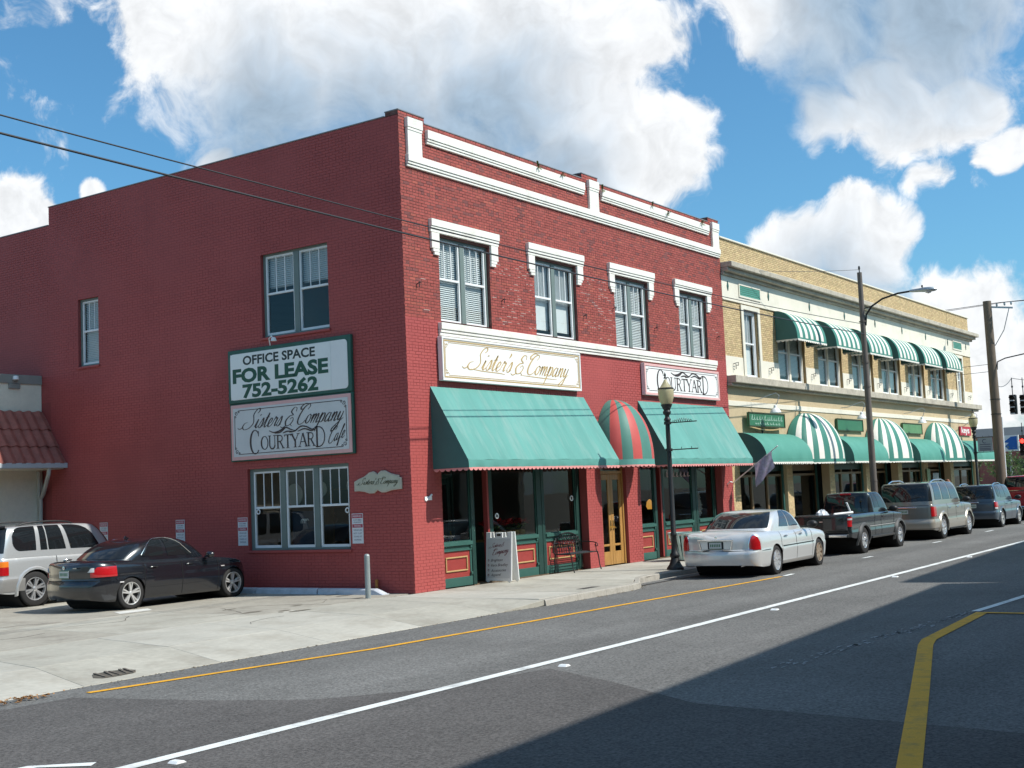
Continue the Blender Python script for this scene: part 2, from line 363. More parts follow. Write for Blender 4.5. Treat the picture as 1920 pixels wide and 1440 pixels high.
def text(name, txt, size, mat, parent, fn, cx, cy, d, width=None, bold=0.0, shear=0.0, local=False, thick=.003, rise=0.0):
    """built-in sans lettering turned into a mesh, laid on the plane fn"""
    c = bpy.data.curves.new('t', 'FONT'); c.body = txt; c.size = 1.0; c.align_x = 'CENTER'; c.align_y = 'CENTER'; c.offset = bold; c.shear = shear; c.resolution_u = 3
    o = bpy.data.objects.new('t', c); COL.objects.link(o); bpy.context.view_layer.update()
    me = o.evaluated_get(bpy.context.evaluated_depsgraph_get()).to_mesh()
    V = [tuple(v.co) for v in me.vertices]; Fc = [tuple(p.vertices) for p in me.polygons]
    o.to_mesh_clear(); bpy.data.objects.remove(o); bpy.data.curves.remove(c)
    if not V: return None
    xs = [v[0] for v in V]; ys = [v[1] for v in V]; mx = (min(xs) + max(xs)) / 2; my = (min(ys) + max(ys)) / 2
    kx = size if width is None else width / (max(xs) - min(xs))
    P = [fn(cx + (a - mx) * kx, cy + (b - my) * size + rise * (a - mx) * kx, d) for a, b, _ in V]
    mb = MB(); mb.add(P, Fc)
    return mb.build(name, mat, parent, local=local)
def holes_panel(u0, u1, v0, v1, holes):
    """cells of a rectangle that lie outside every hole"""
    us = sorted({u0, u1, *[max(u0, min(u1, h[0])) for h in holes], *[max(u0, min(u1, h[1])) for h in holes]})
    vs = sorted({v0, v1, *[max(v0, min(v1, h[2])) for h in holes], *[max(v0, min(v1, h[3])) for h in holes]})
    out = []
    for a, b in zip(us, us[1:]):
        for c, d in zip(vs, vs[1:]):
            mu, mv = (a + b) / 2, (c + d) / 2
            if not any(h[0] < mu < h[1] and h[2] < mv < h[3] for h in holes): out.append((a, b, c, d))
    return out
def wall_mesh(mb, fn, u0, u1, v0, v1, holes, reveal):
    for a, b, c, d in holes_panel(u0, u1, v0, v1, holes): mb.quad(fn(a, c, 0), fn(b, c, 0), fn(b, d, 0), fn(a, d, 0))
    for (a, b, c, d) in holes:
        for p, q in (((a, c), (b, c)), ((b, c), (b, d)), ((b, d), (a, d)), ((a, d), (a, c))):
            if p[1] == q[1] == 0: continue
            mb.quad(fn(*p, 0), fn(*q, 0), fn(*q, -reveal), fn(*p, -reveal))
def lay_bricks(u0, u1, v0, v1, holes, course=0.0677, length=0.2032, joint=0.010, rnd=random):
    """running bond rectangles (u0,u1,v0,v1) clipped round the openings"""
    out = []; n = int(round((v1 - v0) / course)); course = (v1 - v0) / n
    for i in range(n):
        z0 = v0 + i * course; z1 = z0 + course - joint; zm = (z0 + z1) / 2
        spans = [(u0, u1)]
        for h in holes:
            if h[2] < zm < h[3]:
                ns = []
                for a, b in spans:
                    if h[1] <= a or h[0] >= b: ns.append((a, b)); continue
                    if h[0] > a: ns.append((a, h[0]))
                    if h[1] < b: ns.append((h[1], b))
                spans = ns
        off = (i % 2) * length / 2
        hd = (i % 6 == 5); Lc = length * (0.5 if hd else 1.0)
        for a, b in spans:
            k = math.floor((a - u0 - off) / Lc)
            x = u0 + off + k * Lc
            while x < b:
                p, q = max(x, a), min(x + Lc - joint, b)
                if q - p > 0.025: out.append((p, q, z0, z1))
                x += Lc
    return out
# ------------------------------------------------------------------ palette
M_asph = pm('asphalt', (.150, .147, .140), .93, .16, .28, bump=.6, bscale=60, var2=.62, scale2=34, spec=.25, stain=(.080, .077, .074), stain_scale=.45, stain_amt=.40, streak=.16)
M_asph2 = pm('asphalt_patch', (.100, .094, .090), .93, .12, .5, bump=.5, bscale=60, var2=.6, scale2=36, spec=.25, streak=.12)
M_conc = pm('concrete', (.395, .375, .32), .88, .16, .5, bump=.25, bscale=90, var2=.12, scale2=9, stain=(.23, .20, .16), stain_scale=.7, stain_amt=.75, spec=.3)
M_conc2 = pm('concrete_light', (.435, .415, .36), .88, .14, .7, bump=.25, bscale=90, var2=.10, scale2=11, stain=(.27, .235, .185), stain_scale=.9, stain_amt=.65, spec=.3)
M_conc3 = pm('concrete_old', (.345, .32, .27), .9, .13, .7, bump=.3, bscale=70, var2=.12, scale2=9, stain=(.17, .15, .125), stain_scale=1.3, stain_amt=.75, spec=.3)
M_joint = pm('joint_dirt', (.09, .08, .065), .95, .2, 6)
M_kerb = pm('kerb_concrete', (.36, .335, .29), .9, .16, 2.5, bump=.4, bscale=50, var2=.15, scale2=20, stain=(.12, .11, .095), stain_scale=2.5, stain_amt=.7)
M_wline = pm('road_white', (.72, .74, .72), .8, .06, 3, bump=.3, bscale=110, var2=.10, scale2=60, stain=(.22, .215, .21), stain_scale=4, stain_amt=.8)
M_yline = pm('road_yellow', (.74, .37, .025), .8, .08, 3, bump=.3, bscale=110, var2=.12, scale2=60, stain=(.26, .18, .07), stain_scale=4, stain_amt=.7)
M_wworn = pm('road_white_worn', (.33, .33, .33), .85, .3, 6, bump=.3, bscale=110, var2=.3, scale2=50, stain=(.12, .12, .12), stain_scale=6, stain_amt=1.0)
M_paint = pm('red_wall_paint', (.385, .078, .072), .62, .07, .7, bump=.25, bscale=120, var2=.05, scale2=9, stain=(.28, .052, .050), stain_scale=.4, stain_amt=.65, spec=.35)
M_paintj = pm('red_paint_joint', (.285, .056, .052), .7, .08, 2)
M_brick = pm('red_brick_stained', (1, 1, 1), .72, .12, 9, bump=.4, bscale=140, var2=.10, scale2=60, attr='tone')
M_mortar = pm('dark_mortar', (.135, .060, .052), .9, .25, 5, stain=(.30, .20, .17), stain_scale=3, stain_amt=.5)
M_white = pm('white_trim_paint', (.80, .78, .71), .55, .04, 2, bump=.12, bscale=60, var2=.04, scale2=14, stain=(.50, .46, .38), stain_scale=2.2, stain_amt=.6)
M_winw = pm('window_white', (.78, .80, .80), .45, .04, 3)
M_sage = pm('sage_frame', (.155, .20, .185), .5, .08, 4)
M_green = pm('dark_green_frame', (.018, .052, .044), .42, .12, 3, var2=.06, scale2=30)
M_greenl = pm('green_panel_frame', (.038, .112, .094), .45, .1, 3)
M_redp = pm('red_panel', (.30, .045, .040), .45, .1, 4)
M_gold = pm('gold_moulding', (.47, .31, .14), .4, .1, 6)
M_cop = pm('coping_metal', (.20, .20, .21), .5, .15, 3)
M_blind = pm('blind_slat', (.86, .86, .84), .5, .03, 4)
M_blindb = pm('blind_gap', (.52, .53, .53), .7, 0)
M_curt = pm('curtain_cloth', (.74, .76, .76), .8, .05, 4, trans=.3)
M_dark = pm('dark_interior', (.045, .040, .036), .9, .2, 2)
M_inter = pm('interior_wall', (.22, .17, .12), .85, .1, 1)
M_ifloor = pm('interior_floor', (.16, .11, .07), .6, .2, 3)
M_oak = pm('oak_door', (.40, .215, .065), .38, .22, 5, var2=.14, scale2=30, stretch=(6, 6, .6), coat=.2)
M_brass = pm('brass', (.80, .58, .22), .22, .1, 20, metal=1.0)
M_blackm = pm('black_iron', (.018, .019, .020), .45, .2, 8, bump=.2, bscale=80)
M_chrome = pm('chrome', (.82, .83, .84), .10, .03, 8, metal=1.0)
M_steel = pm('galvanised_steel', (.42, .45, .46), .42, .14, 7, metal=.75)
M_roof = pm('roof_felt', (.16, .16, .165), .9, .15, 1)
G_win = glass('window_glass', (.80, .84, .84), 1.0)
G_shop = glass('shop_glass', (.62, .66, .64), 1.0)
G_dark = glass('dark_glass', (.40, .42, .42), 1.0)  # darker tint than the other panes

# ------------------------------------------------------------------ ground
mb = MB(); mb.quad((-900, -900, -.30), (1500, -900, -.30), (1500, 900, -.30), (-900, 900, -.30))
struct(mb.build('ground', pm('ground_earth', (.16, .15, .12), .95, .2, .05)))
RZ = -.13
mb = MB()
xs = [-160, -60, -30, -20, -10, 0, 10, 20, 30, 45, 56, 120, 300]; ys = [-15.4, -12, -9, -6, -3.0, -1.6]
mb.grid([[(x, y, RZ) for y in ys] for x in xs]); mb.quad((46.8, -1.7, RZ - .002), (57, -1.7, RZ - .002), (57, 200, RZ - .002), (46.8, 200, RZ - .002))
road = struct(mb.build('road', M_asph))
mb = MB(); mb.add([(x, y, RZ + .003) for x, y in [(-30, -3.9), (-11.5, -4.25), (-11.05, -6.1), (-10.6, -7.2), (-9.6, -8.0), (-7.8, -8.45), (-8.4, -9.6), (-9.4, -11.2), (-9.9, -15.3), (-30, -15.3)]], [tuple(range(10))[::-1]])
struct(mb.build('asphalt_repair', M_asph2))
def stripe(name, pts, w, mat, z=RZ + .008):
    mb = MB(); L_, R_ = [], []
    for i, (x, y) in enumerate(pts):
        x0, y0 = pts[max(i - 1, 0)]; x1, y1 = pts[min(i + 1, len(pts) - 1)]; dx, dy = x1 - x0, y1 - y0; l = math.hypot(dx, dy)
        L_.append((x - dy / l * w / 2, y + dx / l * w / 2, z)); R_.append((x + dy / l * w / 2, y - dx / l * w / 2, z))
    mb.grid([R_, L_]); return struct(mb.build(name, mat))
stripe('yellow_edge_line', [(-11.2, -4.14), (-9.49, -4.42), (-6.93, -4.84), (-3.15, -5.09), (.31, -5.24), (6.2, -5.56)], .115, M_yline)
stripe('white_lane_line', [(-40, -8.3), (-13.81, -8.18), (-4.34, -8.13), (7.69, -7.93), (19.92, -7.69), (44, -7.25)], .16, M_wline)
stripe('white_lane_line', [(-40, -6.9), (-14.15, -7.35), (-13.85, -7.78)], .14, M_wline)
stripe('yellow_median_line', [(-16.5, -15.3), (-11.36, -13.92), (-8.0, -12.98), (-4.6, -12.02), (-4.05, -11.9), (-3.4, -11.86), (-.62, -11.70)], .185, M_yline)
stripe('yellow_cross_bar', [(-.70, -11.72), (-.72, -15.2)], .15, M_yline, RZ + .012)
mb = MB(); random.seed(77)
for k in range(150):                                  # what is left of an old painted line
    q = random.random() ** .6; x = -7.4 + 6.9 * q; y = -10.98 - .56 * q + random.gauss(0, .035 + .05 * (1 - q)); l = random.uniform(.05, .28); w = random.uniform(.008, .03)
    mb.add([(x, y - w, RZ + .0075), (x + l * .6, y - w * .8 - .02 * l, RZ + .0075), (x + l, y - .04 * l, RZ + .0075), (x + l * .5, y + w, RZ + .0075)], [(0, 1, 2, 3)])
o = mb.build('worn_line', M_wworn); o['kind'] = 'stuff'; tag(o, 'flaking remains of an old white line in the shaded road', 'road marking')
stripe('white_bay_line', [(-.5, -11.56), (.4, -11.62), (3.0, -11.75)], .13, M_wline)
for a, b in (((6.4, -5.55), (7.0, -5.52)), ((12.43, -5.27), (13.18, -5.27)), ((19.64, -5.01), (20.57, -5.01)), ((26.73, -4.83), (27.86, -4.8)), ((33.6, -4.6), (34.6, -4.6))):
    stripe('parking_tick', [a, b], .11, M_wline)
for (x, y) in ((-13.5, -8.42), (-7.55, -8.50), (-.75, -8.36), (6.2, -8.15), (12.6, -8.0)):
    mb = MB(); mb.add([(x - .06, y - .06, RZ), (x + .06, y - .06, RZ), (x + .06, y + .06, RZ), (x - .06, y + .06, RZ), (x - .03, y - .055, RZ + .022), (x + .03, y - .055, RZ + .022), (x + .03, y + .055, RZ + .022), (x - .03, y + .055, RZ + .022)],
                      [(4, 5, 6, 7), (0, 1, 5, 4), (1, 2, 6, 5), (2, 3, 7, 6), (3, 0, 4, 7)])
    tag(mb.build('road_stud', M_winw, bevel=.004), 'small white raised reflector stud beside the white lane line', 'road stud', 'road studs along the lane line')
# concrete: lot, driveway apron, pavement. every slab its own piece, 12 mm joints over a dirt bed
def slab_obj(parent, poly, mat, name='slab', th=.10, gap=.006):
    """poly: [(x,y,z)...] in order; shrunk by the joint width"""
    cx = sum(p[0] for p in poly) / len(poly); cy = sum(p[1] for p in poly) / len(poly)
    q = []
    for x, y, z in poly:
        d = math.hypot(x - cx, y - cy); k = 1 - gap * 1.4 / d; q.append((cx + (x - cx) * k, cy + (y - cy) * k, z + random.uniform(-.0015, .0015)))
    n = len(q); vs = q + [(x, y, z - th) for x, y, z in q]
    mb = MB(); mb.add(vs, [tuple(range(n))] + [(i, n + i, n + (i + 1) % n, (i + 1) % n) for i in range(n)])
    return mb.build(name, mat, parent, bevel=.006)
mb = MB()
mb.quad((-60, .1, -.035), (.02, .1, -.035), (.02, 12.9, -.035), (-60, 12.9, -.035))
mb.add([(-60, .1, -.035), (-60, -2.2, -.035), (-60, -3.63, -.16), (-.9, -3.63, -.16), (-.9, -2.2, -.035), (-.9, .1, -.035)], [(0, 1, 4, 5), (1, 2, 3, 4)])
lot = struct(mb.build('driveway', M_joint))
def jx(x0, y): return x0 + .215 * y
xj = [-14.3, -12.2, -10.1, -7.89, -5.69, -3.5, -1.3]
for i, (a, b) in enumerate(zip(xj, xj[1:])):
    mt = (M_conc, M_conc2, M_conc, M_conc2, M_conc2, M_conc)[i % 6]
    if b <= -12: continue
    slab_obj(lot, [(jx(a, .15), .15, 0), (jx(a, -2.2), -2.2, 0), (jx(b, -2.2), -2.2, 0), (jx(b, .15), .15, 0)], mt)
    slab_obj(lot, [(jx(a, -2.2), -2.2, 0), (jx(a, -3.63), -3.63, -.122), (jx(b, -3.63), -3.63, -.122), (jx(b, -2.2), -2.2, 0)], mt, gap=.0015)
slab_obj(lot, [(jx(-1.3, .15), .15, 0), (jx(-1.3, -2.2), -2.2, 0), (-.75, -2.2, 0), (-.75, .15, 0)], M_conc)
slab_obj(lot, [(jx(-1.3, -2.2), -2.2, 0), (jx(-1.3, -3.63), -3.63, -.122), (-.76, -3.74, -.012), (-.76, -2.2, 0)], M_conc, gap=.0005)
ly = [.15, 3.3, 6.6, 9.7, 12.75]; lx = [0.0, -1.45, -4.35, -7.3, -10.2, -13.2, -16.2]
for i, (a, b) in enumerate(zip(ly, ly[1:])):
    for j, (c, d) in enumerate(zip(lx, lx[1:])):
        slab_obj(lot, [(d + .03 * a, a, 0), (c + (.03 * a if j else 0), a, 0), (c + (.03 * b if j else 0), b, 0), (d + .03 * b, b, 0)], (M_conc3, M_conc, M_conc3)[(i + 2 * j) % 3])
# pavement left of the driveway
mb = MB(); mb.quad((-60, .1, -.03), (-12.3, .1, -.03), (-12.3, -3.7, -.03), (-60, -3.7, -.03))
pvl = struct(mb.build('pavement', M_joint))
for k in range(6):
    a = -14.4 - 2 * k; slab_obj(pvl, [(a, -3.55, 0), (a + 2 + (.0 if k else -.0), -3.55, 0), (a + 2, .1, 0), (a, .1, 0)], M_conc)
# pavement in front of the shops; kerb: bump-out then the parking bay
def kerb_y(x):
    if x < 2.6: return -3.78
    if x < 4.9:
        t = (x - 2.6) / 2.3; t = t * t * (3 - 2 * t); return -3.78 + t * .92
    return -2.86 + (x - 4.9) * .0165
kx = [-.75, .75, 2.25, 3.0, 3.75, 4.5, 6.0] + [7.5 + 1.5 * i for i in range(26)]
mb = MB(); mb.grid([[(x, kerb_y(x) + .05, -.03), (x, .6, -.03)] for x in kx]); mb.quad((45, -2.2, -.032), (46.6, -2.2, -.032), (46.6, 60, -.032), (45, 60, -.032))
pav = struct(mb.build('pavement', M_joint))
seg = [-.75, .75, 2.25, 3.75, 5.25] + [6.75 + 1.5 * i for i in range(27)]
for i, (a, b) in enumerate(zip(seg, seg[1:])):
    slab_obj(pav, [(a, -1.75, 0), (b, -1.75, 0), (b, .0, 0), (a, .0, 0)], (M_conc2, M_conc)[(i * 7 % 3) > 0])
    m2 = (a + b) / 2
    slab_obj(pav, [(a, kerb_y(a) + .16, 0), (m2, kerb_y(m2) + .16, 0), (b, kerb_y(b) + .16, 0), (b, -1.75, 0), (a, -1.75, 0)], (M_conc2, M_conc)[(i * 5 % 3) > 0])
kerb = struct(MB().add([(-.7, -3.6, -.06), (46, -2.1, -.06), (46, -2.0, -.06), (-.7, -3.5, -.06)], [(0, 1, 2, 3)]).build('kerb', M_kerb))
def kerb_piece(a, b, ya, yb, parent, h0=0.0, h1=0.0):
    pr = [(-.01, -.25), (.0, -.13), (.02, -.022), (.045, -.002), (.155, .0), (.155, -.25)]
    rows = []
    for k in range(2):
        x = (a + .003, b - .003)[k]; y = (ya, yb)[k]; h = (h0, h1)[k]
        rows.append([(x, y + p, q + (h if q > -.1 else 0)) for p, q in pr])
    mb = MB(); mb.grid(rows, close_v=True); mb.f.append([0, 1, 2, 3, 4, 5]); mb.mi.append(0); mb.f.append([11, 10, 9, 8, 7, 6]); mb.mi.append(0)
    return mb.build('kerb_stone', M_kerb, parent, fixn=True)
ke = [-.75, .4, 1.5, 2.6, 3.05, 3.5, 3.95, 4.4, 4.9] + [6.4 + 1.5 * i for i in range(27)]
for i, (a, b) in enumerate(zip(ke, ke[1:])):
    kerb_piece(a, b, kerb_y(a), kerb_y(b), kerb, h0=-.012 if i == 0 else 0)
for k in range(5): kerb_piece(-14.0 - 1.8 * k, -12.2 - 1.8 * k, -3.7, -3.7, kerb, h1=-.06 if k == 0 else 0)
# dark shade-side pavement under the camera, across the street
mb = MB(); mb.box(-160, 300, -19.6, -15.4, -.3, 0.0); struct(mb.build('far_pavement', M_conc, bevel=.02))
# drain grate and pull-box lid
zs = lambda y: -.122 * (-2.2 - y) / 1.43
mb = MB(); P = [(-10.50, -3.30), (-10.38, -3.12), (-10.1, -3.07), (-9.86, -3.13), (-9.80, -3.26), (-9.95, -3.40), (-10.2, -3.42), (-10.42, -3.40)]
mb.add([(x, y, zs(y) + .004) for x, y in P], [tuple(range(8))[::-1]])
o = mb.build('drain_opening', M_joint)
tag(o, 'broken dark drain opening in the driveway concrete near the road', 'drain')
mb = MB(); random.seed(14)
for q in range(5): x = -10.36 + .11 * q; mb.bar((x, -3.38, zs(-3.38) + .008), (x + random.uniform(0, .1), -3.12, zs(-3.12) + .008 + random.uniform(0, .012)), .035, .012)
mb.build('grate_bars', pm('old_iron', (.13, .11, .09), .8, .3, 15), o)
mb = MB(); mb.box(1.30, 1.95, -3.36, -3.16, -.02, .004)
tag(mb.build('utility_cover', pm('cast_iron', (.07, .065, .06), .6, .2, 12, bump=.4, bscale=90), bevel=.004), 'small dark iron utility cover set in the pavement near the kerb', 'utility cover')
mb = MB()
mb.add([(-4.75, 3.55, .004), (-4.0, 3.5, .004), (-3.75, 3.95, .004), (-4.5, 4.05, .004)], [(0, 1, 2, 3)])
tag(mb.build('concrete_patch', pm('patch_white', (.62, .61, .57), .9, .1, 3)), 'pale concrete patch beside the rear wheel of the black sedan', 'patch')
mb = MB(); random.seed(41)
for k in range(420):                                  # grit and leaf crumbs where the paving meets the road
    x = random.uniform(-14, 4.4); y = (-3.64 if x < -.75 else kerb_y(x)) - abs(random.gauss(0, .07)); r = random.uniform(.006, .022); a0 = random.uniform(0, 6)
    mb.add([(x + r * math.cos(a0 + q * 2.1) * random.uniform(.6, 1.5), y + r * math.sin(a0 + q * 2.1), RZ + .004 + .01 * (q == 1)) for q in range(3)], [(0, 1, 2)])
o = mb.build('gutter_grit', pm('grit', (.16, .125, .08), .95, .4, 9)); o['kind'] = 'stuff'; tag(o, 'line of brown grit and leaf crumbs where paving meets road', 'grit')
mb = MB(); random.seed(43)
for k in range(60):
    x = -11.9 + random.gauss(0, .22); y = -3.85 + random.gauss(0, .07); r = random.uniform(.025, .05); a0 = random.uniform(0, 6); z = RZ + random.uniform(.01, .05)
    mb.add([(x - r * math.cos(a0), y - r * math.sin(a0), z), (x + r * .4 * math.sin(a0), y - r * .4 * math.cos(a0), z + .012), (x + r * math.cos(a0), y + r * math.sin(a0), z), (x - r * .4 * math.sin(a0), y + r * .4 * math.cos(a0), z + .015)], [(0, 1, 2, 3)])
o = mb.build('leaf_litter', pm('dry_leaf', (.34, .17, .06), .8, .4, 12)); o['kind'] = 'stuff'; tag(o, 'small heap of dry brown leaves against the kerb end at far left', 'leaves')
mb = MB(); random.seed(55)
def crack(x, y, ang, n, w, z):
    P = []
    for k in range(n): P.append((x, y)); ang += random.gauss(0, .35); st = random.uniform(.10, .25); x += st * math.cos(ang); y += st * math.sin(ang)
    ribbon(mb, P, lambda u, v, d: (u, v, z + d), w, 0, .0015)
for a in ((-9.6, 1.2, .1, 16, .012, .002), (-6.8, 2.4, -.25, 14, .011, .002), (-4.8, .9, .25, 13, .010, .002), (-3.2, 1.9, -.1, 12, .012, .002), (-8.0, 4.2, .0, 12, .011, .002), (-5.6, -1.0, .9, 9, .009, .002), (-2.4, .7, .3, 9, .009, .002)): crack(*a)
o = mb.build('concrete_crack', pm('crack_dark', (.07, .06, .05), .95, .2, 9)); o['kind'] = 'stuff'; tag(o, 'thin dark wandering cracks in the driveway concrete', 'cracks')
random.seed(21)
for k in range(9):                                    # flattened litter and leaf scraps by the bollard
    x = random.uniform(-4.2, -.5); y = random.uniform(-.2, 2.6); r = random.uniform(.05, .14); a0 = random.uniform(0, 6)
    mb = MB(); n = 7; P = [(x + r * random.uniform(.6, 1.4) * math.cos(a0 + 2 * PI * i / n) * 1.9, y + r * random.uniform(.4, 1.0) * math.sin(a0 + 2 * PI * i / n), .0035) for i in range(n)]
    mb.add(P, [tuple(range(n))]); tag(mb.build('oil_stain', pm('oil_stain', (.16, .14, .11), .8, .3, 9)), 'dark irregular oil stain on the driveway concrete near the bollard', 'stain', 'oil stains on the driveway')

# ------------------------------------------------------------------ red brick building
RB = thing('red_brick_building', 'two-storey red painted brick corner building with white trim and teal awnings', 'building', (0, 0, 0))
FW = 15.95; DEP = 12.4; PT = 10.29
def fbox(mb, fn, u0, u1, v0, v1, d0, d1):
    vs = [fn(u0, v0, d0), fn(u1, v0, d0), fn(u1, v1, d0), fn(u0, v1, d0), fn(u0, v0, d1), fn(u1, v0, d1), fn(u1, v1, d1), fn(u0, v1, d1)]
    return mb.add(vs, [(0, 3, 2, 1), (4, 5, 6, 7), (0, 1, 5, 4), (1, 2, 6, 5), (2, 3, 7, 6), (3, 0, 4, 7)])
FR = fx(0.0); SD = sx_(0.0)
WINS = [(1.25, 3.19), (5.09, 7.05), (9.03, 10.94), (12.86, 14.71)]; WZ = (5.85, 7.82)
SHOPS = [(1.04, 7.11, 0, 2.95), (7.82, 9.15, 0, 2.95), (9.93, 15.15, 0, 2.95)]
PAINTZ = 5.90
fh = [(a, b, *WZ) for a, b in WINS]
upper_holes = fh; lower_holes = SHOPS + [(a, b, WZ[0], PAINTZ) for a, b in WINS]
mb = MB(); mb.cur = 0; wall_mesh(mb, FR, 0, FW, 0, PAINTZ, lower_holes, 0.22)
mb.cur = 1
for a, b, c, d in holes_panel(0, FW, PAINTZ, PT, [(a, b, PAINTZ, WZ[1]) for a, b in WINS]): mb.quad(FR(a, c, 0), FR(b, c, 0), FR(b, d, 0), FR(a, d, 0))
for a, b in WINS:
    for p, q in (((a, PAINTZ), (a, WZ[1])), ((b, PAINTZ), (b, WZ[1])), ((a, WZ[1]), (b, WZ[1]))): mb.quad(FR(*p, 0), FR(*q, 0), FR(*q, -.22), FR(*p, -.22))
PIERS = [(0, .90, 10.42), (7.6, 8.42, 10.43), (15.2, FW, 10.42)]
for a, b, z in PIERS: mb.box(a, b, 0, .36, PT, z)
mb.quad((0, .36, 9.3), (FW, .36, 9.3), (FW, .36, PT), (0, .36, PT)); mb.quad((0, 0, PT), (FW, 0, PT), (FW, .36, PT), (0, .36, PT))
fwall = mb.build('front_wall', [M_paintj, M_mortar], RB)
side_holes = [(-4.31, -2.19, 5.87, 7.85), (-4.93, -1.76, .95, 2.86), (-11.18, -10.33, 5.83, 7.63)]
mb = MB(); wall_mesh(mb, SD, -DEP, 0, 0, 10.33, side_holes, .2)
mb.box(.012, .3, .37, DEP - .01, 9.3, 10.325)
mb.box(0, .3, DEP, 20, 0, 9.83)
swall = mb.build('side_wall', M_paintj, RB)
# bricks: everything laid in running bond, the 300 that show largest as pieces of their own
rects = []
for r in lay_bricks(0, FW, 0, PAINTZ, lower_holes): rects.append((r, FR, 0))
for r in lay_bricks(0, FW, PAINTZ, PT, [(a, b, PAINTZ - 1, WZ[1]) for a, b in WINS]): rects.append((r, FR, 1))
for a, b, z in PIERS:
    for r in lay_bricks(a, b, PT, z, []): rects.append((r, FR, 1))
for r in lay_bricks(-DEP, 0, 0, 10.33, side_holes): rects.append((r, SD, 0))
for r in lay_bricks(-20, -DEP, 5.0, 9.83, []): rects.append((r, SD, 0))
def show(r, fn):
    p = Vector(fn((r[0] + r[1]) / 2, (r[2] + r[3]) / 2, 0)); d = p - CAM; n = Vector((0, -1, 0)) if fn is FR else Vector((-1, 0, 0))
    hidden = fn is FR and (SIGNBOX[0] < r[0] < SIGNBOX[1] and 2.5 < r[2] < 4.5)
    return 0 if hidden else (r[1] - r[0]) * abs(d.normalized().dot(n)) / d.length
SIGNBOX = (.7, 15.5)
order = sorted(range(len(rects)), key=lambda i: -show(rects[i][0], rects[i][1]) if rects[i][2] == 0 else 0)
near = set(order[:300])
random.seed(3)
from mathutils import noise as mnoise
V, Fc, MI, TONE = [], [], [], []
def brick_faces(b): return [(b, b + 1, b + 5, b + 4), (b + 1, b + 2, b + 6, b + 5), (b + 2, b + 3, b + 7, b + 6), (b + 3, b, b + 4, b + 7), (b + 4, b + 5, b + 6, b + 7)]
pieces = {}
for i, (r, fn, z) in enumerate(rects):
    u0, u1, v0, v1 = r
    if i in near:
        key = (round(u1 - u0, 3), fn is FR)
        if key not in pieces:
            w = (u1 - u0) / 2; h = (v1 - v0) / 2; c = [(-w, -h), (w, -h), (w, h), (-w, h)]; k = .94
            f0 = fx(0) if fn is FR else sx_(0)
            pts = [f0(a, b, 0) for a, b in c] + [f0(a - math.copysign(.003, a), b - math.copysign(.003, b), .006) for a, b in c]
            me = bpy.data.meshes.new('brick'); me.from_pydata(pts, [], brick_faces(0)); me.materials.append(M_paint); pieces[key] = me
        o = bpy.data.objects.new('brick', pieces[key]); COL.objects.link(o); o.parent = fwall if fn is FR else swall
        o.location = fn((u0 + u1) / 2, (v0 + v1) / 2, random.uniform(-.0012, .0012)); continue
    d = .0055 + random.uniform(-.002, .002); b = len(V)
    if z == 0: d = max(.0014, .0062 * min(1, max(0, .62 + 1.2 * mnoise.noise(Vector(fn(u0, v0, 0)) * .55))) + random.uniform(-.0007, .0012))
    j = [random.uniform(.0015, .004) for _ in range(4)]
    V += [fn(u0, v0, 0), fn(u1, v0, 0), fn(u1, v1, 0), fn(u0, v1, 0), fn(u0 + j[0], v0 + .003, d), fn(u1 - j[1], v0 + .003, d), fn(u1 - j[2], v1 - .003, d), fn(u0 + j[3], v1 - .003, d)]
    Fc += brick_faces(b); MI += [z] * 5
    q = random.random(); s = random.uniform(.85, 1.13)
    if q < .06 + (.05 if v0 > 8.2 else 0): t = (.21 * s, .060 * s, .054 * s)
    elif q < .16: t = (.36 * s, .085 * s, .060 * s)
    else: t = (.325 * s, .068 * s, .054 * s)
    TONE += [(*t, 1.0)] * 8
me = bpy.data.meshes.new('brickwork'); me.from_pydata(V, [], Fc); me.materials.append(M_paint); me.materials.append(M_brick)
me.polygons.foreach_set('material_index', MI)
at = me.color_attributes.new('tone', 'FLOAT_COLOR', 'POINT'); at.data.foreach_set('color', np.array(TONE, dtype=np.float32).ravel())
bw = bpy.data.objects.new('brickwork', me); COL.objects.link(bw); bw.parent = RB; bw['kind'] = 'stuff'
# pale mortar showing in worn joints between the windows
mb = MB(); random.seed(9)
for k in range(150):
    x = random.choice([random.gauss(4.1, .55), random.gauss(8.0, .5), random.uniform(.5, 15.5)]); z = PAINTZ + .0677 * random.randint(2, 26 if x < 9 else 46)
    if any(a - .02 < x < b + .02 for a, b in WINS) or x < .1 or x > 15.8: continue
    z -= .010; l = random.uniform(.05, .22)
    if any(a < x + l < b for a, b in WINS): continue
    fbox(mb, FR, x, x + l, z, z + .010, 0, .0045)
mb.build('mortar_smear', pm('pale_mortar', (.55, .45, .40), .9, .15, 10), RB, kind='stuff')
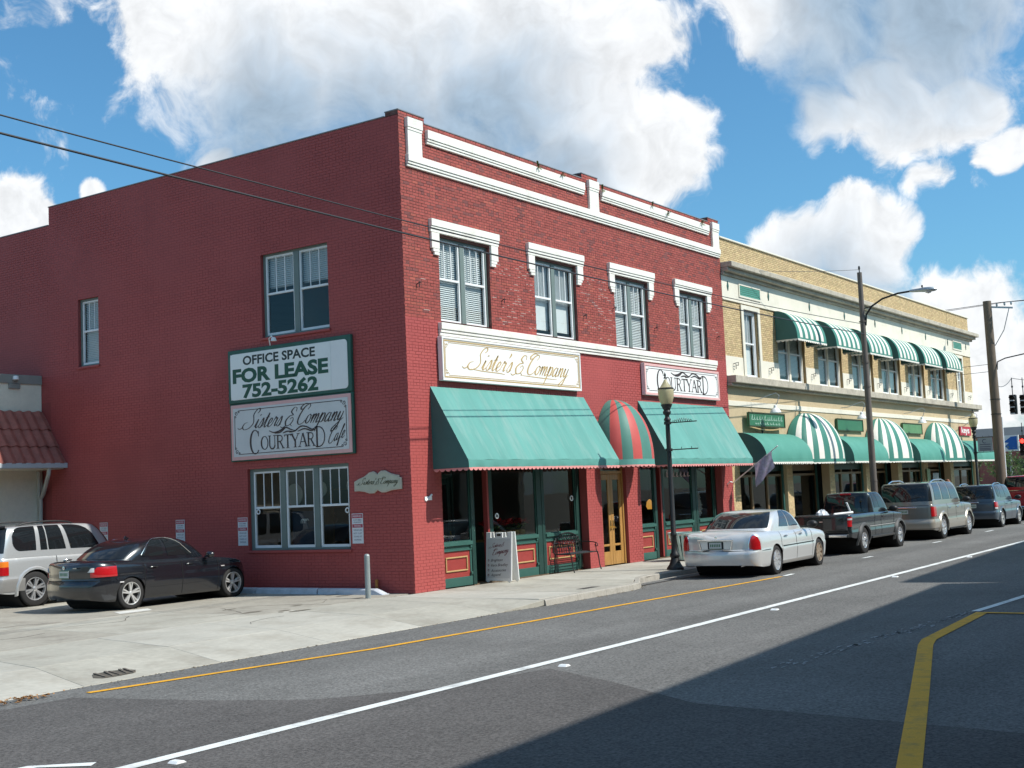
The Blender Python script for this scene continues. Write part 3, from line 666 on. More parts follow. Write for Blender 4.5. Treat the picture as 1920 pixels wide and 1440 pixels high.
# roof, floor slabs, back walls so that rooms are dark
mb = MB(); mb.box(.3, FW - .05, .37, 20, 9.20, 9.32); mb.build('roof_deck', M_roof, RB)
mb = MB(); mb.box(.25, FW - .05, .25, 19.8, 3.75, 3.95); mb.build('upper_floor', M_inter, RB)
mb = MB(); mb.box(FW - .25, FW - .02, .25, 20, 0, 9.2); mb.box(.3, FW, 19.7, 20, 0, 9.8); mb.build('party_wall', M_inter, RB)
mb = MB(); mb.box(.31, FW - .26, .24, 19.7, -.06, .006); mb.build('shop_floor', M_ifloor, RB)
mb = MB(); mb.box(.31, FW - .26, 6.0, 6.15, .01, 3.74); mb.box(7.3, 7.45, .5, 6, .01, 3.74); mb.box(9.5, 9.62, .5, 6, .01, 3.74); mb.box(.31, FW - .26, 3.4, 3.5, 3.96, 9.15); mb.build('inner_wall', M_inter, RB)
# coping
mb = MB()
for a, b, z in ((.9, 7.6, PT), (8.42, 15.2, PT)): mb.box(a, b, -.015, .38, z, z + .028)
for a, b, z in PIERS: mb.box(a - .012, b + .012, -.018, .375, z, z + .03)
mb.box(-.018, .32, .385, DEP + .02, 10.33, 10.358); mb.box(-.02, .32, DEP + .025, 20, 9.83, 9.86)
mb.build('coping', M_cop, RB, bevel=.006)
# white trim
def steps(mb, u0, u1, lay, fn=FR):
    for v0, v1, d in lay: fbox(mb, fn, u0, u1, v0, v1, 0, d)
mb = MB(); steps(mb, .20, 15.85, [(9.32, 9.475, .10), (9.262, 9.316, .078), (9.205, 9.257, .055)]); mb.build('cornice_band', M_white, RB, bevel=.006)
for a, b in ((.21, .74), (7.84, 8.36), (15.34, 15.84)):
    mb = MB(); fbox(mb, FR, a + .02, b - .02, 9.477, 10.08, 0, .075); fbox(mb, FR, a, b, 10.083, 10.30, 0, .10); fbox(mb, FR, a + .01, b - .01, 10.02, 10.079, .076, .088)
    mb.build('pier_trim', M_white, RB, bevel=.006)
for a, b in ((.92, 7.62), (8.52, 15.13)):
    mb = MB(); steps(mb, a, b, [(9.955, 10.155, .095), (9.898, 9.949, .075), (9.842, 9.893, .055)]); mb.build('parapet_panel_trim', M_white, RB, bevel=.006)
for a, b in WINS:
    mb = MB(); x0, x1 = a - .33, b + .33
    steps(mb, x0, x1, [(7.995, 8.155, .105), (7.93, 7.99, .085), (7.865, 7.925, .068)])
    for e0, e1 in ((x0 + .03, x0 + .31), (x1 - .31, x1 - .03)):
        fbox(mb, FR, e0, e1, 7.50, 7.86, 0, .065); fbox(mb, FR, e0 + .05, e1, 7.43, 7.497, 0, .06) if e0 < a else fbox(mb, FR, e0, e1 - .05, 7.43, 7.497, 0, .06)
        fbox(mb, FR, e0 + (.10 if e0 < a else 0), e1 - (0 if e0 < a else .10), 7.36, 7.427, 0, .055)
    mb.build('window_hood', M_white, RB, bevel=.005)
mb = MB(); steps(mb, 1.13, 15.12, [(5.70, 5.848, .11), (5.632, 5.694, .085), (5.560, 5.626, .06)]); mb.build('sill_band', M_white, RB, bevel=.006)
# rusty hooks, hairline cracks in the paint
mb = MB()
for x, z in ((.42, 6.62), (3.62, 6.58), (7.35, 6.55), (11.25, 6.55), (15.35, 6.6), (8.9, 6.9)):
    mb.tube([FR(x, z, 0), FR(x + .02, z + .05, .08), FR(x + .05, z + .03, .10)], .012, 5); mb.tube([FR(x + .02, z + .05, .08), FR(x + .0, z - .06, .09)], .010, 5)
mb.build('wall_hooks', M_blackm, RB)

def window_unit(parent, fn, u0, u1, v0, v1, nsash=2, depth=.13, blind=1.0, frame=M_sage, muntins=2, gl=None, style='slats', fw=.055):
    gl = gl or G_win
    mb = MB(); d = -depth
    fbox(mb, fn, u0, u0 + fw, v0, v1, d - .05, d + .05); fbox(mb, fn, u1 - fw, u1, v0, v1, d - .05, d + .05)
    fbox(mb, fn, u0 + fw, u1 - fw, v1 - fw, v1, d - .05, d + .05); fbox(mb, fn, u0 + fw, u1 - fw, v0, v0 + .05, d - .05, d + .07)
    w = (u1 - u0 - 2 * fw - (nsash - 1) * .16) / nsash
    for k in range(nsash - 1):
        c = u0 + fw + (k + 1) * w + k * .16; fbox(mb, fn, c, c + .16, v0 + .05, v1 - fw, d - .05, d + .055)
    win = mb.build('window', frame, parent, bevel=.004)
    for k in range(nsash):
        a = u0 + fw + k * (w + .16); b = a + w; c, e = v0 + .05, v1 - fw; m = (c + e) / 2 + .02; t = .045
        mb = MB()
        fbox(mb, fn, a, a + t, c, e, d - .03, d + .025); fbox(mb, fn, b - t, b, c, e, d - .03, d + .025)
        fbox(mb, fn, a + t, b - t, e - t, e, d - .03, d + .025); fbox(mb, fn, a + t, b - t, c, c + .06, d - .03, d + .03); fbox(mb, fn, a + t, b - t, m, m + .05, d - .03, d + .03)
        for q in range(muntins):
            x = a + t + (b - a - 2 * t) * (q + 1) / (muntins + 1); fbox(mb, fn, x - .011, x + .011, m + .05, e - t, d - .015, d + .012)
        mb.build('sash', M_winw, win, bevel=.003)
        mb = MB(); mb.quad(fn(a + t, m + .05, d - .004), fn(b - t, m + .05, d - .004), fn(b - t, e - t, d - .004), fn(a + t, e - t, d - .004)); mb.build('pane', gl, win)
        mb = MB(); mb.quad(fn(a + t, c + .06, d - .006), fn(b - t, c + .06, d - .006), fn(b - t, m, d - .006), fn(a + t, m, d - .006)); mb.build('pane', gl, win)
        lo = e - (e - c) * blind
        if blind > 0 and style in ('slats', 'mixed'):
            mb = MB(); z = e - .05; bot = lo if style == 'slats' else m
            if style == 'slats':
                while z > bot:
                    y0, y1 = d - .068, d - .100
                    mb.add([fn(a + .01, z - .006, y0), fn(b - .01, z - .006, y0), fn(b - .01, z + .030, y1), fn(a + .01, z + .030, y1), fn(a + .01, z - .003, y0), fn(b - .01, z - .003, y0), fn(b - .01, z + .033, y1), fn(a + .01, z + .033, y1)],
                           [(0, 1, 2, 3), (4, 5, 6, 7), (0, 1, 5, 4), (3, 2, 6, 7)]); z -= .047
                fbox(mb, fn, a + .005, b - .005, e - .045, e + .0, d - .12, d - .065); mb.cur = 1; mb.quad(fn(a + .01, bot, d - .112), fn(b - .01, bot, d - .112), fn(b - .01, e - .05, d - .112), fn(a + .01, e - .05, d - .112)); mb.cur = 0
                for q in (.2, .8): x = a + (b - a) * q; fbox(mb, fn, x - .004, x + .004, bot, e, d - .074, d - .072)
                mb.build('blind_slats', [M_blind, M_blindb], win, kind='stuff')
            else:
                rows = []
                for i in range(61): x = a + (b - a) * i / 60; dd = d - .09 + .02 * math.sin(i * 1.15) + .008 * math.sin(i * .43); rows.append([fn(x, e, dd), fn(x, m - .05, dd)])
                mb.grid(rows); mb.build('curtain', M_curt, win, smooth=True)
                mb = MB(); mb.quad(fn(a, lo + .05, d - .12), fn(b, lo + .05, d - .12), fn(b, m, d - .12), fn(a, m, d - .12)); mb.build('roller_shade', M_blind, win)
    return win
window_unit(RB, FR, *WINS[0], *WZ, blind=1.0)
window_unit(RB, FR, *WINS[1], *WZ, blind=.93, style='mixed')
window_unit(RB, FR, *WINS[2], *WZ, blind=1.0)
window_unit(RB, FR, *WINS[3], *WZ, blind=1.0)
window_unit(RB, SD, *side_holes[0], nsash=2, blind=.40)
window_unit(RB, SD, *side_holes[1], nsash=3, blind=0, gl=G_shop, fw=.09)
window_unit(RB, SD, *side_holes[2], nsash=1, blind=.98)
for h in side_holes:
    mb = MB(); fbox(mb, SD, h[0] - .04, h[1] + .04, h[2] - .055, h[2] - .003, .007, .05); mb.build('side_sill', M_paint, RB, bevel=.004)
# things seen through the cafe window: pale ring ornaments and a hanging plate
for (y, z, r) in ((4.15, 2.2, .26), (3.3, 2.3, .18), (2.3, 2.35, .2)):
    mb = MB(); mb.lathe([(0, .02), (r * .8, .02), (r, .0), (r, -.02), (0, -.02)], (.75, y, z), 24, 'x'); tag(mb.build('wall_plate', pm('china', (.55, .50, .42), .3, .05, 4), smooth=True), 'round pale plate hanging inside the cafe side window', 'plate', 'plates inside the side window')
mb = MB(); mb.box(.55, 1.3, 1.9, 4.7, .70, .74); mb.tube([(.92, 2.5, 0), (.92, 2.5, .70)], .04); mb.tube([(.92, 4.1, 0), (.92, 4.1, .70)], .04)
tag(mb.build('cafe_table', M_oak), 'wooden cafe table just inside the triple side window', 'table')

# shop fronts
def shop_panel(parent, u0, u1, Y, post=True):
    fn = fx(Y)
    mb = MB(); fbox(mb, fn, u0, u1, 0, .20, -.05, .03); fbox(mb, fn, u0, u1, .82, .90, -.05, .02); fbox(mb, fn, u0, u1, .90, .985, -.06, .075); fbox(mb, fn, u0, u1, .78, .82, -.05, .035)
    fbox(mb, fn, u0, u0 + .06, .20, .78, -.05, .02); fbox(mb, fn, u1 - .06, u1, .20, .78, -.05, .02)
    for z in (.27, .86): mb.box(u1 - .075, u1 - .02, Y - .06, Y - .02, z - .03, z + .03)
    bulk = mb.build('bulkhead', M_greenl, parent, bevel=.006)
    mb = MB(); fbox(mb, fn, u0 + .06, u1 - .06, .20, .78, -.05, .0); mb.build('panel', M_redp, bulk)
    mb = MB(); a, b, c, d = u0 + .16, u1 - .16, .33, .66; t = .035
    for (p, q, r, s) in ((a, b, c, c + t), (a, b, d - t, d), (a, a + t, c + t, d - t), (b - t, b, c + t, d - t)): fbox(mb, fn, p, q, r, s, 0, .03)
    mb.build('moulding', M_gold, bulk, bevel=.008)
    return bulk
def display(parent, u0, u1, Y, top=2.95, lit=True, post_l=.10, post_r=.14):
    fn = fx(Y); mb = MB()
    fbox(mb, fn, u0, u0 + post_l, 0, top, -.06, .045); fbox(mb, fn, u1 - post_r, u1, 0, top, -.06, .045); fbox(mb, fn, u0 + post_l, u1 - post_r, top - .1, top, -.06, .04)
    fr_ = mb.build('display_window', M_green, parent, bevel=.006)
    shop_panel(parent, u0 + post_l + .003, u1 - post_r - .003, Y)
    mb = MB(); a, b = u0 + post_l, u1 - post_r; mb.quad(fn(a, .985, 0), fn(b, .985, 0), fn(b, top - .1, 0), fn(a, top - .1, 0)); mb.build('pane', G_shop, fr_)
    mb = MB(); t = .02
    for (p, q, r, s) in ((a, b, .987, .987 + t), (a, a + t, 1.01, top - .1), (b - t, b, 1.01, top - .1)): fbox(mb, fn, p, q, r, s, -.01, .012)
    mb.build('glazing_bead', M_greenl, fr_)
    return fr_
display(RB, 1.05, 2.42, .20)
display(RB, 3.10, 5.30, .28, post_l=.14, post_r=.2)
display(RB, 5.32, 7.10, .28, post_l=.12, post_r=.18)
mb = MB(); fbox(mb, fx(.28), 3.02, 3.09, .02, 2.95, -.08, .05); mb.build('red_post', M_redp, RB, bevel=.005)
display(RB, 9.94, 11.15, .20)
display(RB, 11.62, 13.75, .28, post_l=.12, post_r=.2); display(RB, 13.77, 15.14, .28, post_l=.14, post_r=.12)
mb = MB(); fbox(mb, fx(.28), 11.52, 11.60, .02, 2.95, -.08, .05); mb.build('red_post', M_redp, RB, bevel=.005)
def shop_door(parent, u0, u1, Y, frame, leaves=1, top=2.45, handle=True):
    fn = fx(Y); mb = MB(); fbox(mb, fn, u0, u0 + .07, 0, top + .42, -.06, .03); fbox(mb, fn, u1 - .07, u1, 0, top + .42, -.06, .03); fbox(mb, fn, u0 + .07, u1 - .07, top, top + .08, -.06, .03); fbox(mb, fn, u0 + .07, u1 - .07, top + .36, top + .42, -.06, .03)
    dr = mb.build('door', frame, parent, bevel=.006)
    w = (u1 - u0 - .14) / leaves
    for k in range(leaves):
        a = u0 + .07 + k * w + .004; b = a + w - .008; mb = MB(); s = .13
        fbox(mb, fn, a, a + s, .01, top - .01, -.045, .0); fbox(mb, fn, b - s, b, .01, top - .01, -.045, .0); fbox(mb, fn, a + s, b - s, .01, .36, -.045, -.002); fbox(mb, fn, a + s, b - s, top - .16, top - .01, -.045, -.002)
        if leaves == 2: fbox(mb, fn, a + s, b - s, .50, .56, -.04, -.006)
        mb.build('door_leaf', frame, dr, bevel=.008)
        mb = MB(); mb.quad(fn(a + s, .36, -.02), fn(b - s, .36, -.02), fn(b - s, top - .16, -.02), fn(a + s, top - .16, -.02)); mb.build('pane', G_shop, dr)
        mb = MB(); hx = (b - .06) if k == 0 else (a + .06)
        fbox(mb, fn, hx - .03, hx + .03, .92, 1.18, .0, .008); mb.tube([fn(hx, 1.0, .0), fn(hx, 1.0, .06), fn(hx + (-.02 if k == 0 else .02), .98, .075)], .018, 8)
        mb.build('door_handle', M_brass, dr, smooth=True)
    mb = MB(); mb.quad(fn(u0 + .07, top + .08, -.02), fn(u1 - .07, top + .08, -.02), fn(u1 - .07, top + .36, -.02), fn(u0 + .07, top + .36, -.02)); mb.build('transom_pane', G_shop, dr)
    return dr
shop_door(RB, 7.83, 9.14, .12, M_oak, 2, top=2.42)
shop_door(RB, 2.46, 3.30, 1.45, M_green, 1); shop_door(RB, 11.15, 12.05, 1.45, M_green, 1)
# return walls of the two recessed entrances
for a, b in ((2.43, 3.02), (11.17, 11.52)):
    mb = MB(); mb.box(a - .02, a + .03, .28, 1.40, .02, .9); mb.box(a - .02, a + .03, .28, 1.40, 2.6, 2.95); mb.box(b + .1, b + .15, .34, 1.40, .02, .9); mb.build('recess_wall', M_green, RB)
mb = MB(); mb.box(1.05, 7.11, .26, 2.2, 2.955, 3.02); mb.box(9.93, 15.14, .26, 2.2, 2.955, 3.02); mb.build('recess_ceiling', M_inter, RB)
# small brass lettering plate on the corner pier, vents at the foot
mb = MB(); fbox(mb, FR, .42, .66, 1.94, 2.02, .008, .02); mb.tube([FR(.44, 1.93, .02), FR(.66, 2.06, .02)], .02, 6); tag(mb.build('door_number_plate', M_winw), 'small white number plate on the red corner pier under the awning', 'plate')
# shop contents: back-lit shelves, hangers, red poinsettias, lamps
mb = MB()
for z in (.5, .95, 1.4, 1.85, 2.3): mb.box(3.4, 7.0, 5.4, 5.8, z, z + .03)
for x in (3.4, 4.6, 5.8, 7.0): mb.box(x - .02, x + .02, 5.4, 5.8, 0, 2.4)
tag(mb.build('display_shelf', M_oak), 'wooden shelving at the back of the left shop', 'shelf')
random.seed(5)
for k in range(10):
    x = 3.6 + .33 * k; z = random.choice((.53, .98, 1.43, 1.88)); h = random.uniform(.15, .34); r = random.uniform(.06, .13)
    mb = MB(); mb.lathe([(r * .5, 0), (r, h * .4), (r * .8, h * .7), (r * .3, h * .85), (r * .4, h)], (x, 5.6, z), 10)
    c = random.choice([(.5, .1, .08), (.6, .5, .3), (.15, .25, .35), (.6, .6, .55), (.35, .2, .1)])
    tag(mb.build('shop_vase', pm('vase%d' % (k % 5), c, .35, .1, 8), smooth=True), 'small vase on the shelves at the back of the left shop', 'vase', 'vases on the shop shelves')
M_leaf_red = pm('poinsettia_red', (.55, .02, .025), .5, .2, 20); M_leafg = pm('leaf_green', (.05, .13, .04), .55, .2, 20)
def poinsettia(x, y, z, s, label):
    t = thing('poinsettia', label, 'plant', (x, y, z), 0, 'red poinsettias in the shop windows')
    mb = MB(); mb.lathe([(0, 0), (.09 * s, 0), (.12 * s, .16 * s), (.105 * s, .16 * s), (.1 * s, .14 * s), (0, .14 * s)], (x, y, z), 12); mb.build('pot', M_gold, t, smooth=True)
    for nm, mt, cnt, zz in (('leaves', M_leafg, 30, .17), ('bracts', M_leaf_red, 70, .26)):
        mb = MB()
        for k in range(cnt):
            a = random.uniform(0, 2 * PI); el = random.uniform(-.2, .7); l = random.uniform(.10, .20) * s; r0 = random.uniform(0, .12) * s
            bx, by, bz = x + r0 * math.cos(a), y + r0 * math.sin(a), z + (zz + random.uniform(0, .1)) * s; dx, dy, dz = math.cos(a) * math.cos(el), math.sin(a) * math.cos(el), math.sin(el); px, py = -math.sin(a) * l * .28, math.cos(a) * l * .28
            mb.add([(bx, by, bz), (bx + dx * l * .5 + px, by + dy * l * .5 + py, bz + dz * l * .55), (bx + dx * l, by + dy * l, bz + dz * l * .8), (bx + dx * l * .5 - px, by + dy * l * .5 - py, bz + dz * l * .55)], [(0, 1, 2, 3)])
        mb.build(nm, mt, t)
mb = MB(); mb.box(3.35, 5.0, .42, .95, .60, .94); tag(mb.build('window_plinth', M_oak, bevel=.01), 'low wooden plinth behind the middle display window', 'plinth')
for k, x in enumerate((3.5, 3.85, 4.25, 4.6, 4.85)): poinsettia(x, .6, .94, 1.15, 'red poinsettia in a gold pot behind the left shop window')
M_bulb = pm('spot_bulb', (1.0, .86, .6), .4, 0, emit=14.0)
for (x, y, z, lab) in ((1.62, 1.6, 2.62, 'small lit spotlight inside the corner display window'), (2.15, 2.4, 2.62, 'fainter lit spotlight further back inside the corner shop'), (3.0, 2.0, 2.62, 'small lit spotlight above the recessed shop entrance')):
    t = thing('spotlight', lab, 'lamp', (x, y, 2.74))
    mb = MB(); mb.lathe([(.015, .2), (.03, .12), (.05, .0), (.045, .0)], (x, y, z), 10); mb.build('lamp_housing', M_chrome, t, smooth=True)
    mb = MB(); mb.lathe([(0, -.02), (.03, -.012), (.042, .01)], (x, y, z), 10); mb.build('bulb', M_bulb, t, smooth=True)
# seasonal figure and amber lantern in the right shop window
t = thing('window_garland', 'pale glittery hanging garland figure in the right shop window', 'ornament', (14.45, .55, 1.0)); mb = MB(); random.seed(12)
for k in range(150):
    a = k * .5; z = 1.02 + .72 * (k / 150) ** .9; r = .13 * (1 - .35 * abs(z - 1.4)) * random.uniform(.5, 1.1)
    x, y = 14.45 + r * math.cos(a) + .05 * math.sin(z * 6), .55 + r * math.sin(a) * .6; s = random.uniform(.02, .045)
    mb.add([(x - s, y, z - s), (x + s, y - s, z), (x, y + s, z + s), (x + s * .3, y, z + 1.4 * s)], [(0, 1, 2), (0, 1, 3), (1, 2, 3), (0, 2, 3)])
mb.build('tinsel', pm('tinsel', (.75, .66, .58), .35, .2, 30), t); mb = MB(); mb.tube([(14.45, .55, 1.7), (14.45, .55, 2.85)], .004, 4); mb.build('hanging_wire', M_blackm, t)
t = thing('hanging_lantern', 'amber lantern glowing inside the right shop window', 'lantern', (13.35, 1.6, 1.1)); mb = MB(); mb.lathe([(.02, .30), (.09, .22), (.11, .08), (.07, 0)], (13.35, 1.6, 1.35), 10); mb.build('shade', pm('amber', (.9, .42, .08), .5, 0, emit=.9), t, smooth=True); mb = MB(); mb.tube([(13.35, 1.6, 1.63), (13.35, 1.6, 2.9)], .006, 4); mb.build('chain', M_blackm, t)

# small things on the shop glass
for (c_, r, fn, lab) in (((3.40, 1.50), .055, fx(.26), 'small white ring ornament on the middle shop window'), ((6.72, 1.82), .06, fx(.26), 'small white ring ornament on the window behind the bench'), ((-4.70, 1.84), .05, sx_(.115), 'small white ring at the left edge of the cafe window'), ((-1.92, 1.80), .05, sx_(.115), 'small white ring at the right edge of the cafe window')):
    mb = MB(); mb.tube([fn(c_[0] + r * math.cos(a), c_[1] + r * math.sin(a), .02) for a in [2 * PI * k / 16 for k in range(17)]], .016, 6); tag(mb.build('ring_ornament', M_winw, smooth=True), lab, 'ornament', 'ring ornaments on the glass')
fn = sx_(.22); t = thing('window_decal', 'dark blue panel with pale swirls in the middle cafe window', 'sign', fn(-3.34, 1.0, 0)); mb = MB(); fbox(mb, fn, -3.72, -2.98, 1.02, 1.82, 0, .01); mb.build('panel', pm('decal_blue', (.012, .022, .045), .4, .1, 6), t)
mb = MB()
for k in range(4): ribbon(mb, arc(-3.30 + .05 * k - .1, 1.56, .05, .075, .5, PI + .3, 10), fn, .018, .011, .014)
mb.build('swirl', M_winw, t)

M_weed = pm('weed_green', (.10, .12, .03), .7, .3, 20)
for k, (x, z) in enumerate(((5.35, 10.16), (6.45, 10.16), (8.50, 10.12), (11.35, 10.16), (12.3, 10.05), (14.55, 10.12))):
    mb = MB(); r_ = random.Random(60 + k)
    for q in range(26):
        a = r_.uniform(-1.2, 1.2); l = r_.uniform(.06, .16); b = r_.uniform(-.6, .9); mb.add([(x + r_.uniform(-.05, .05), -.09, z), (x + l * math.sin(a) - .012, -.10 - l * .5 * abs(math.cos(b)), z + l * math.sin(b)), (x + l * math.sin(a) + .014, -.10 - l * .55, z + l * math.sin(b) + .01)], [(0, 1, 2)])
    tag(mb.build('weed_tuft', M_weed), ('weed tuft near the middle of the left parapet panel', 'weed tuft towards the right end of the left parapet panel', 'larger weed tuft beside the middle parapet pier', 'weed tuft near the middle of the right parapet panel', 'small weed tuft low on the right parapet panel', 'dark weed tuft near the far end of the right parapet panel')[k], 'weed', 'weeds growing on the parapet')
# ------------------------------------------------------------------ awnings
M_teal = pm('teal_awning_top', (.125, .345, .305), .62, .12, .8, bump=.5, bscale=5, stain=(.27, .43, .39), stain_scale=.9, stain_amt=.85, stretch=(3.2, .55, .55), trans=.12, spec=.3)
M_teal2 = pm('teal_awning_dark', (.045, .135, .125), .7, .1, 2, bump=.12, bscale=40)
M_tealv = pm('teal_valance', (.10, .30, .26), .65, .1, 3, bump=.25, bscale=18)
M_pink = pm('pink_trim', (.66, .27, .25), .7, .08, 6)
M_domeg = pm('dome_green', (.075, .215, .175), .55, .08, 2); M_domer = pm('dome_red', (.50, .085, .075), .55, .08, 2)
M_stg = pm('stripe_green', (.045, .20, .155), .6, .1, 2); M_stw = pm('stripe_white', (.74, .71, .64), .65, .06, 2, stain=(.45, .42, .37), stain_scale=2, stain_amt=.5)
M_barr = pm('barrel_green', (.085, .30, .235), .6, .1, 1.2, bump=.12, bscale=30, stain=(.14, .36, .29), stain_scale=1.2, stain_amt=.5, trans=.1)
def scallops(mb, pts, z0, drop, pitch=.16):
    """hanging wavy edge along a plan polyline"""
    P = []
    for (a, b) in zip(pts, pts[1:]):
        a, b = Vector(a), Vector(b); L_ = (b - a).length; n = max(1, int(round(L_ / pitch)))
        for k in range(n * 6 + (1 if b is pts[-1] else 0)):
            t = k / (n * 6); q = a + (b - a) * t; s = abs(math.sin(PI * t * n)) ** .6
            P.append((q.x, q.y, s))
    q = Vector(pts[-1]); P.append((q.x, q.y, 0))
    mb.grid([[(x, y, z0) for x, y, s in P], [(x, y - .004, z0 - drop * (.35 + .65 * s)) for x, y, s in P]])
def sloped_awning(name, label, x0, x1, zt, zf, dep, val=.165):
    t = thing(name, label, 'awning', ((x0 + x1) / 2, 0, zf), 0, 'sloped teal awnings over the shops')
    nx, ny = 44, 14; rows = []
    for i in range(nx + 1):
        u = i / nx; row = []
        for j in range(ny + 1):
            v = j / ny
            sag = -.034 * math.sin(PI * v) * (0.45 + .55 * abs(math.sin(PI * u * 5))) + .006 * math.sin(u * 40 + v * 9) * v + random.uniform(-.002, .002)
            row.append((x0 + (x1 - x0) * u, -.015 - (dep - .015) * v + sag * .5, zt + (zf - zt) * v + sag))
        rows.append(row)
    mb = MB(); mb.grid(rows); mb.build('canopy', M_teal, t, smooth=True)
    mb = MB(); rows = []
    for i in range(61):
        u = i / 60; x = x0 + (x1 - x0) * u
        rows.append([(x, -dep - .002, zf - .002), (x, -dep - .010 - .006 * math.sin(u * 97), zf - val * .45), (x, -dep - .004 - .010 * math.sin(u * 61 + 1), zf - val)])
    mb.grid(rows); mb.build('valance', M_tealv, t, smooth=True)
    for x in (x0, x1):
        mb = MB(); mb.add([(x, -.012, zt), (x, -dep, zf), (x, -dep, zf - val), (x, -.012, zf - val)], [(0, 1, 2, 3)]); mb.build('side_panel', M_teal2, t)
    mb = MB(); scallops(mb, [(x0, -.02, 0), (x0, -dep - .006, 0)], zf - val + .004, .07); scallops(mb, [(x0, -dep - .012, 0), (x1, -dep - .012, 0)], zf - val + .004, .07); scallops(mb, [(x1, -.02, 0), (x1, -dep - .006, 0)], zf - val + .004, .07); mb.build('scalloped_trim', M_pink, t)
    mb = MB()
    for z, y in ((zf - .01, -dep + .03), ((zt + zf) / 2 - .06, -dep / 2 - .0)):
        mb.tube([(x0 + .02, y, z), (x1 - .02, y, z)], .014, 6)
    for k in range(5): x = x0 + .03 + (x1 - x0 - .06) * k / 4; mb.tube([(x, -.02, zf - .1), (x, -dep + .03, zf - .03)], .012, 6)
    mb.build('frame_tube', M_steel, t)
    return t
def dome_awning(name, label, x0, x1, zt, zf, dep, ngore, mats, grp, val=.15, trim=M_pink, n_exp=2.5, valm=None):
    t = thing(name, label, 'awning', ((x0 + x1) / 2, 0, zf), 0, grp)
    cx = (x0 + x1) / 2; rx = (x1 - x0) / 2; H_ = zt - zf; sub = 4; ny = 14; mb = MB()
    def P(phi, th):
        c, s = math.cos(phi), math.sin(phi); e = 2 / n_exp
        u = math.copysign(abs(c) ** e, c); w = abs(s) ** e; k = math.cos(th) ** .92; bul = 1 + .012 * abs(math.sin(phi * ngore / 2)) * math.cos(th)
        return (cx - rx * u * k * bul, -.012 - dep * w * k * bul, zf + H_ * math.sin(th) ** .96)
    for g in range(ngore):
        mb.cur = g % 2; rows = []
        for i in range(sub + 1):
            phi = PI * (g + i / sub) / ngore; rows.append([P(phi, (PI / 2) * j / ny) for j in range(ny + 1)])
        mb.grid(rows)
    mb.build('canopy', mats, t, smooth=True, angle=60)
    ring = [P(PI * i / 60, 0) for i in range(61)]
    mb = MB(); mb.grid([[p for p in ring], [(p[0], p[1] - .004, zf - val) for p in ring]]); mb.build('valance', valm or mats[0], t, smooth=True)
    mb = MB(); scallops(mb, [(p[0], p[1] - .01, 0) for p in ring[::3]], zf - val + .004, .06, .17); mb.build('scalloped_trim', trim, t)
    mb = MB(); mb.tube([(p[0], p[1] + .03, zf - .01) for p in ring[2:-2]], .012, 6); mb.build('frame_tube', M_steel, t)
    return t
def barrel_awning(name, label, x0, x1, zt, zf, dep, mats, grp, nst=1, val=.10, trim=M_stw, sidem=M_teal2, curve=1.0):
    t = thing(name, label, 'awning', ((x0 + x1) / 2, 0, zf), 0, grp); mb = MB(); ny = 14
    prof = [(-.012 - (dep - .012) * math.sin(PI / 2 * j / ny) ** 1.0, zf + (zt - zf) * math.cos(PI / 2 * j / ny)) for j in range(ny + 1)]
    for s in range(nst):
        mb.cur = s % 2 if len(mats) > 1 else 0; a = x0 + (x1 - x0) * s / nst; b = x0 + (x1 - x0) * (s + 1) / nst; m = 3 if nst > 1 else 24
        mb.grid([[(a + (b - a) * i / m, y + (.012 * abs(math.sin(PI * i / m * (4 if nst == 1 else 0)))) * (1 if nst == 1 else 0), z) for y, z in prof] for i in range(m + 1)])
    mb.build('canopy', mats if len(mats) > 1 else mats[0], t, smooth=True, angle=60)
    mb = MB(); mb.grid([[(x0 + (x1 - x0) * i / 30, -dep - .002, zf - .002) for i in range(31)], [(x0 + (x1 - x0) * i / 30, -dep - .004 - .006 * math.sin(i * 1.7), zf - val) for i in range(31)]]); mb.build('valance', mats[0], t, smooth=True)
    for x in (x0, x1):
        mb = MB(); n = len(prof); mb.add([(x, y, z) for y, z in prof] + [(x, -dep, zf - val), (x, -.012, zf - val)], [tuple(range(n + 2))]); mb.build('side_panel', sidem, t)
    mb = MB()
    for pl in ([(x0, -.02, 0), (x0, -dep, 0)], [(x0, -dep - .012, 0), (x1, -dep - .012, 0)], [(x1, -.02, 0), (x1, -dep, 0)]): scallops(mb, pl, zf - val + .003, .075, .17)
    mb.build('scalloped_trim', trim, t)
    return t
random.seed(31)
sloped_awning('shop_awning', 'wide sloped teal awning nearest the corner of the red building', .75, 7.14, 4.41, 2.765, .97)
sloped_awning('shop_awning', 'sloped teal awning behind the ornamental lamp post on the red building', 10.02, 15.46, 4.42, 2.775, .93)
dome_awning('door_awning', 'narrow red and green striped dome awning over the wooden double door', 7.62, 9.62, 4.40, 2.765, .98, 9, [M_domeg, M_domer], 'dome awning of the red building', valm=M_tealv)

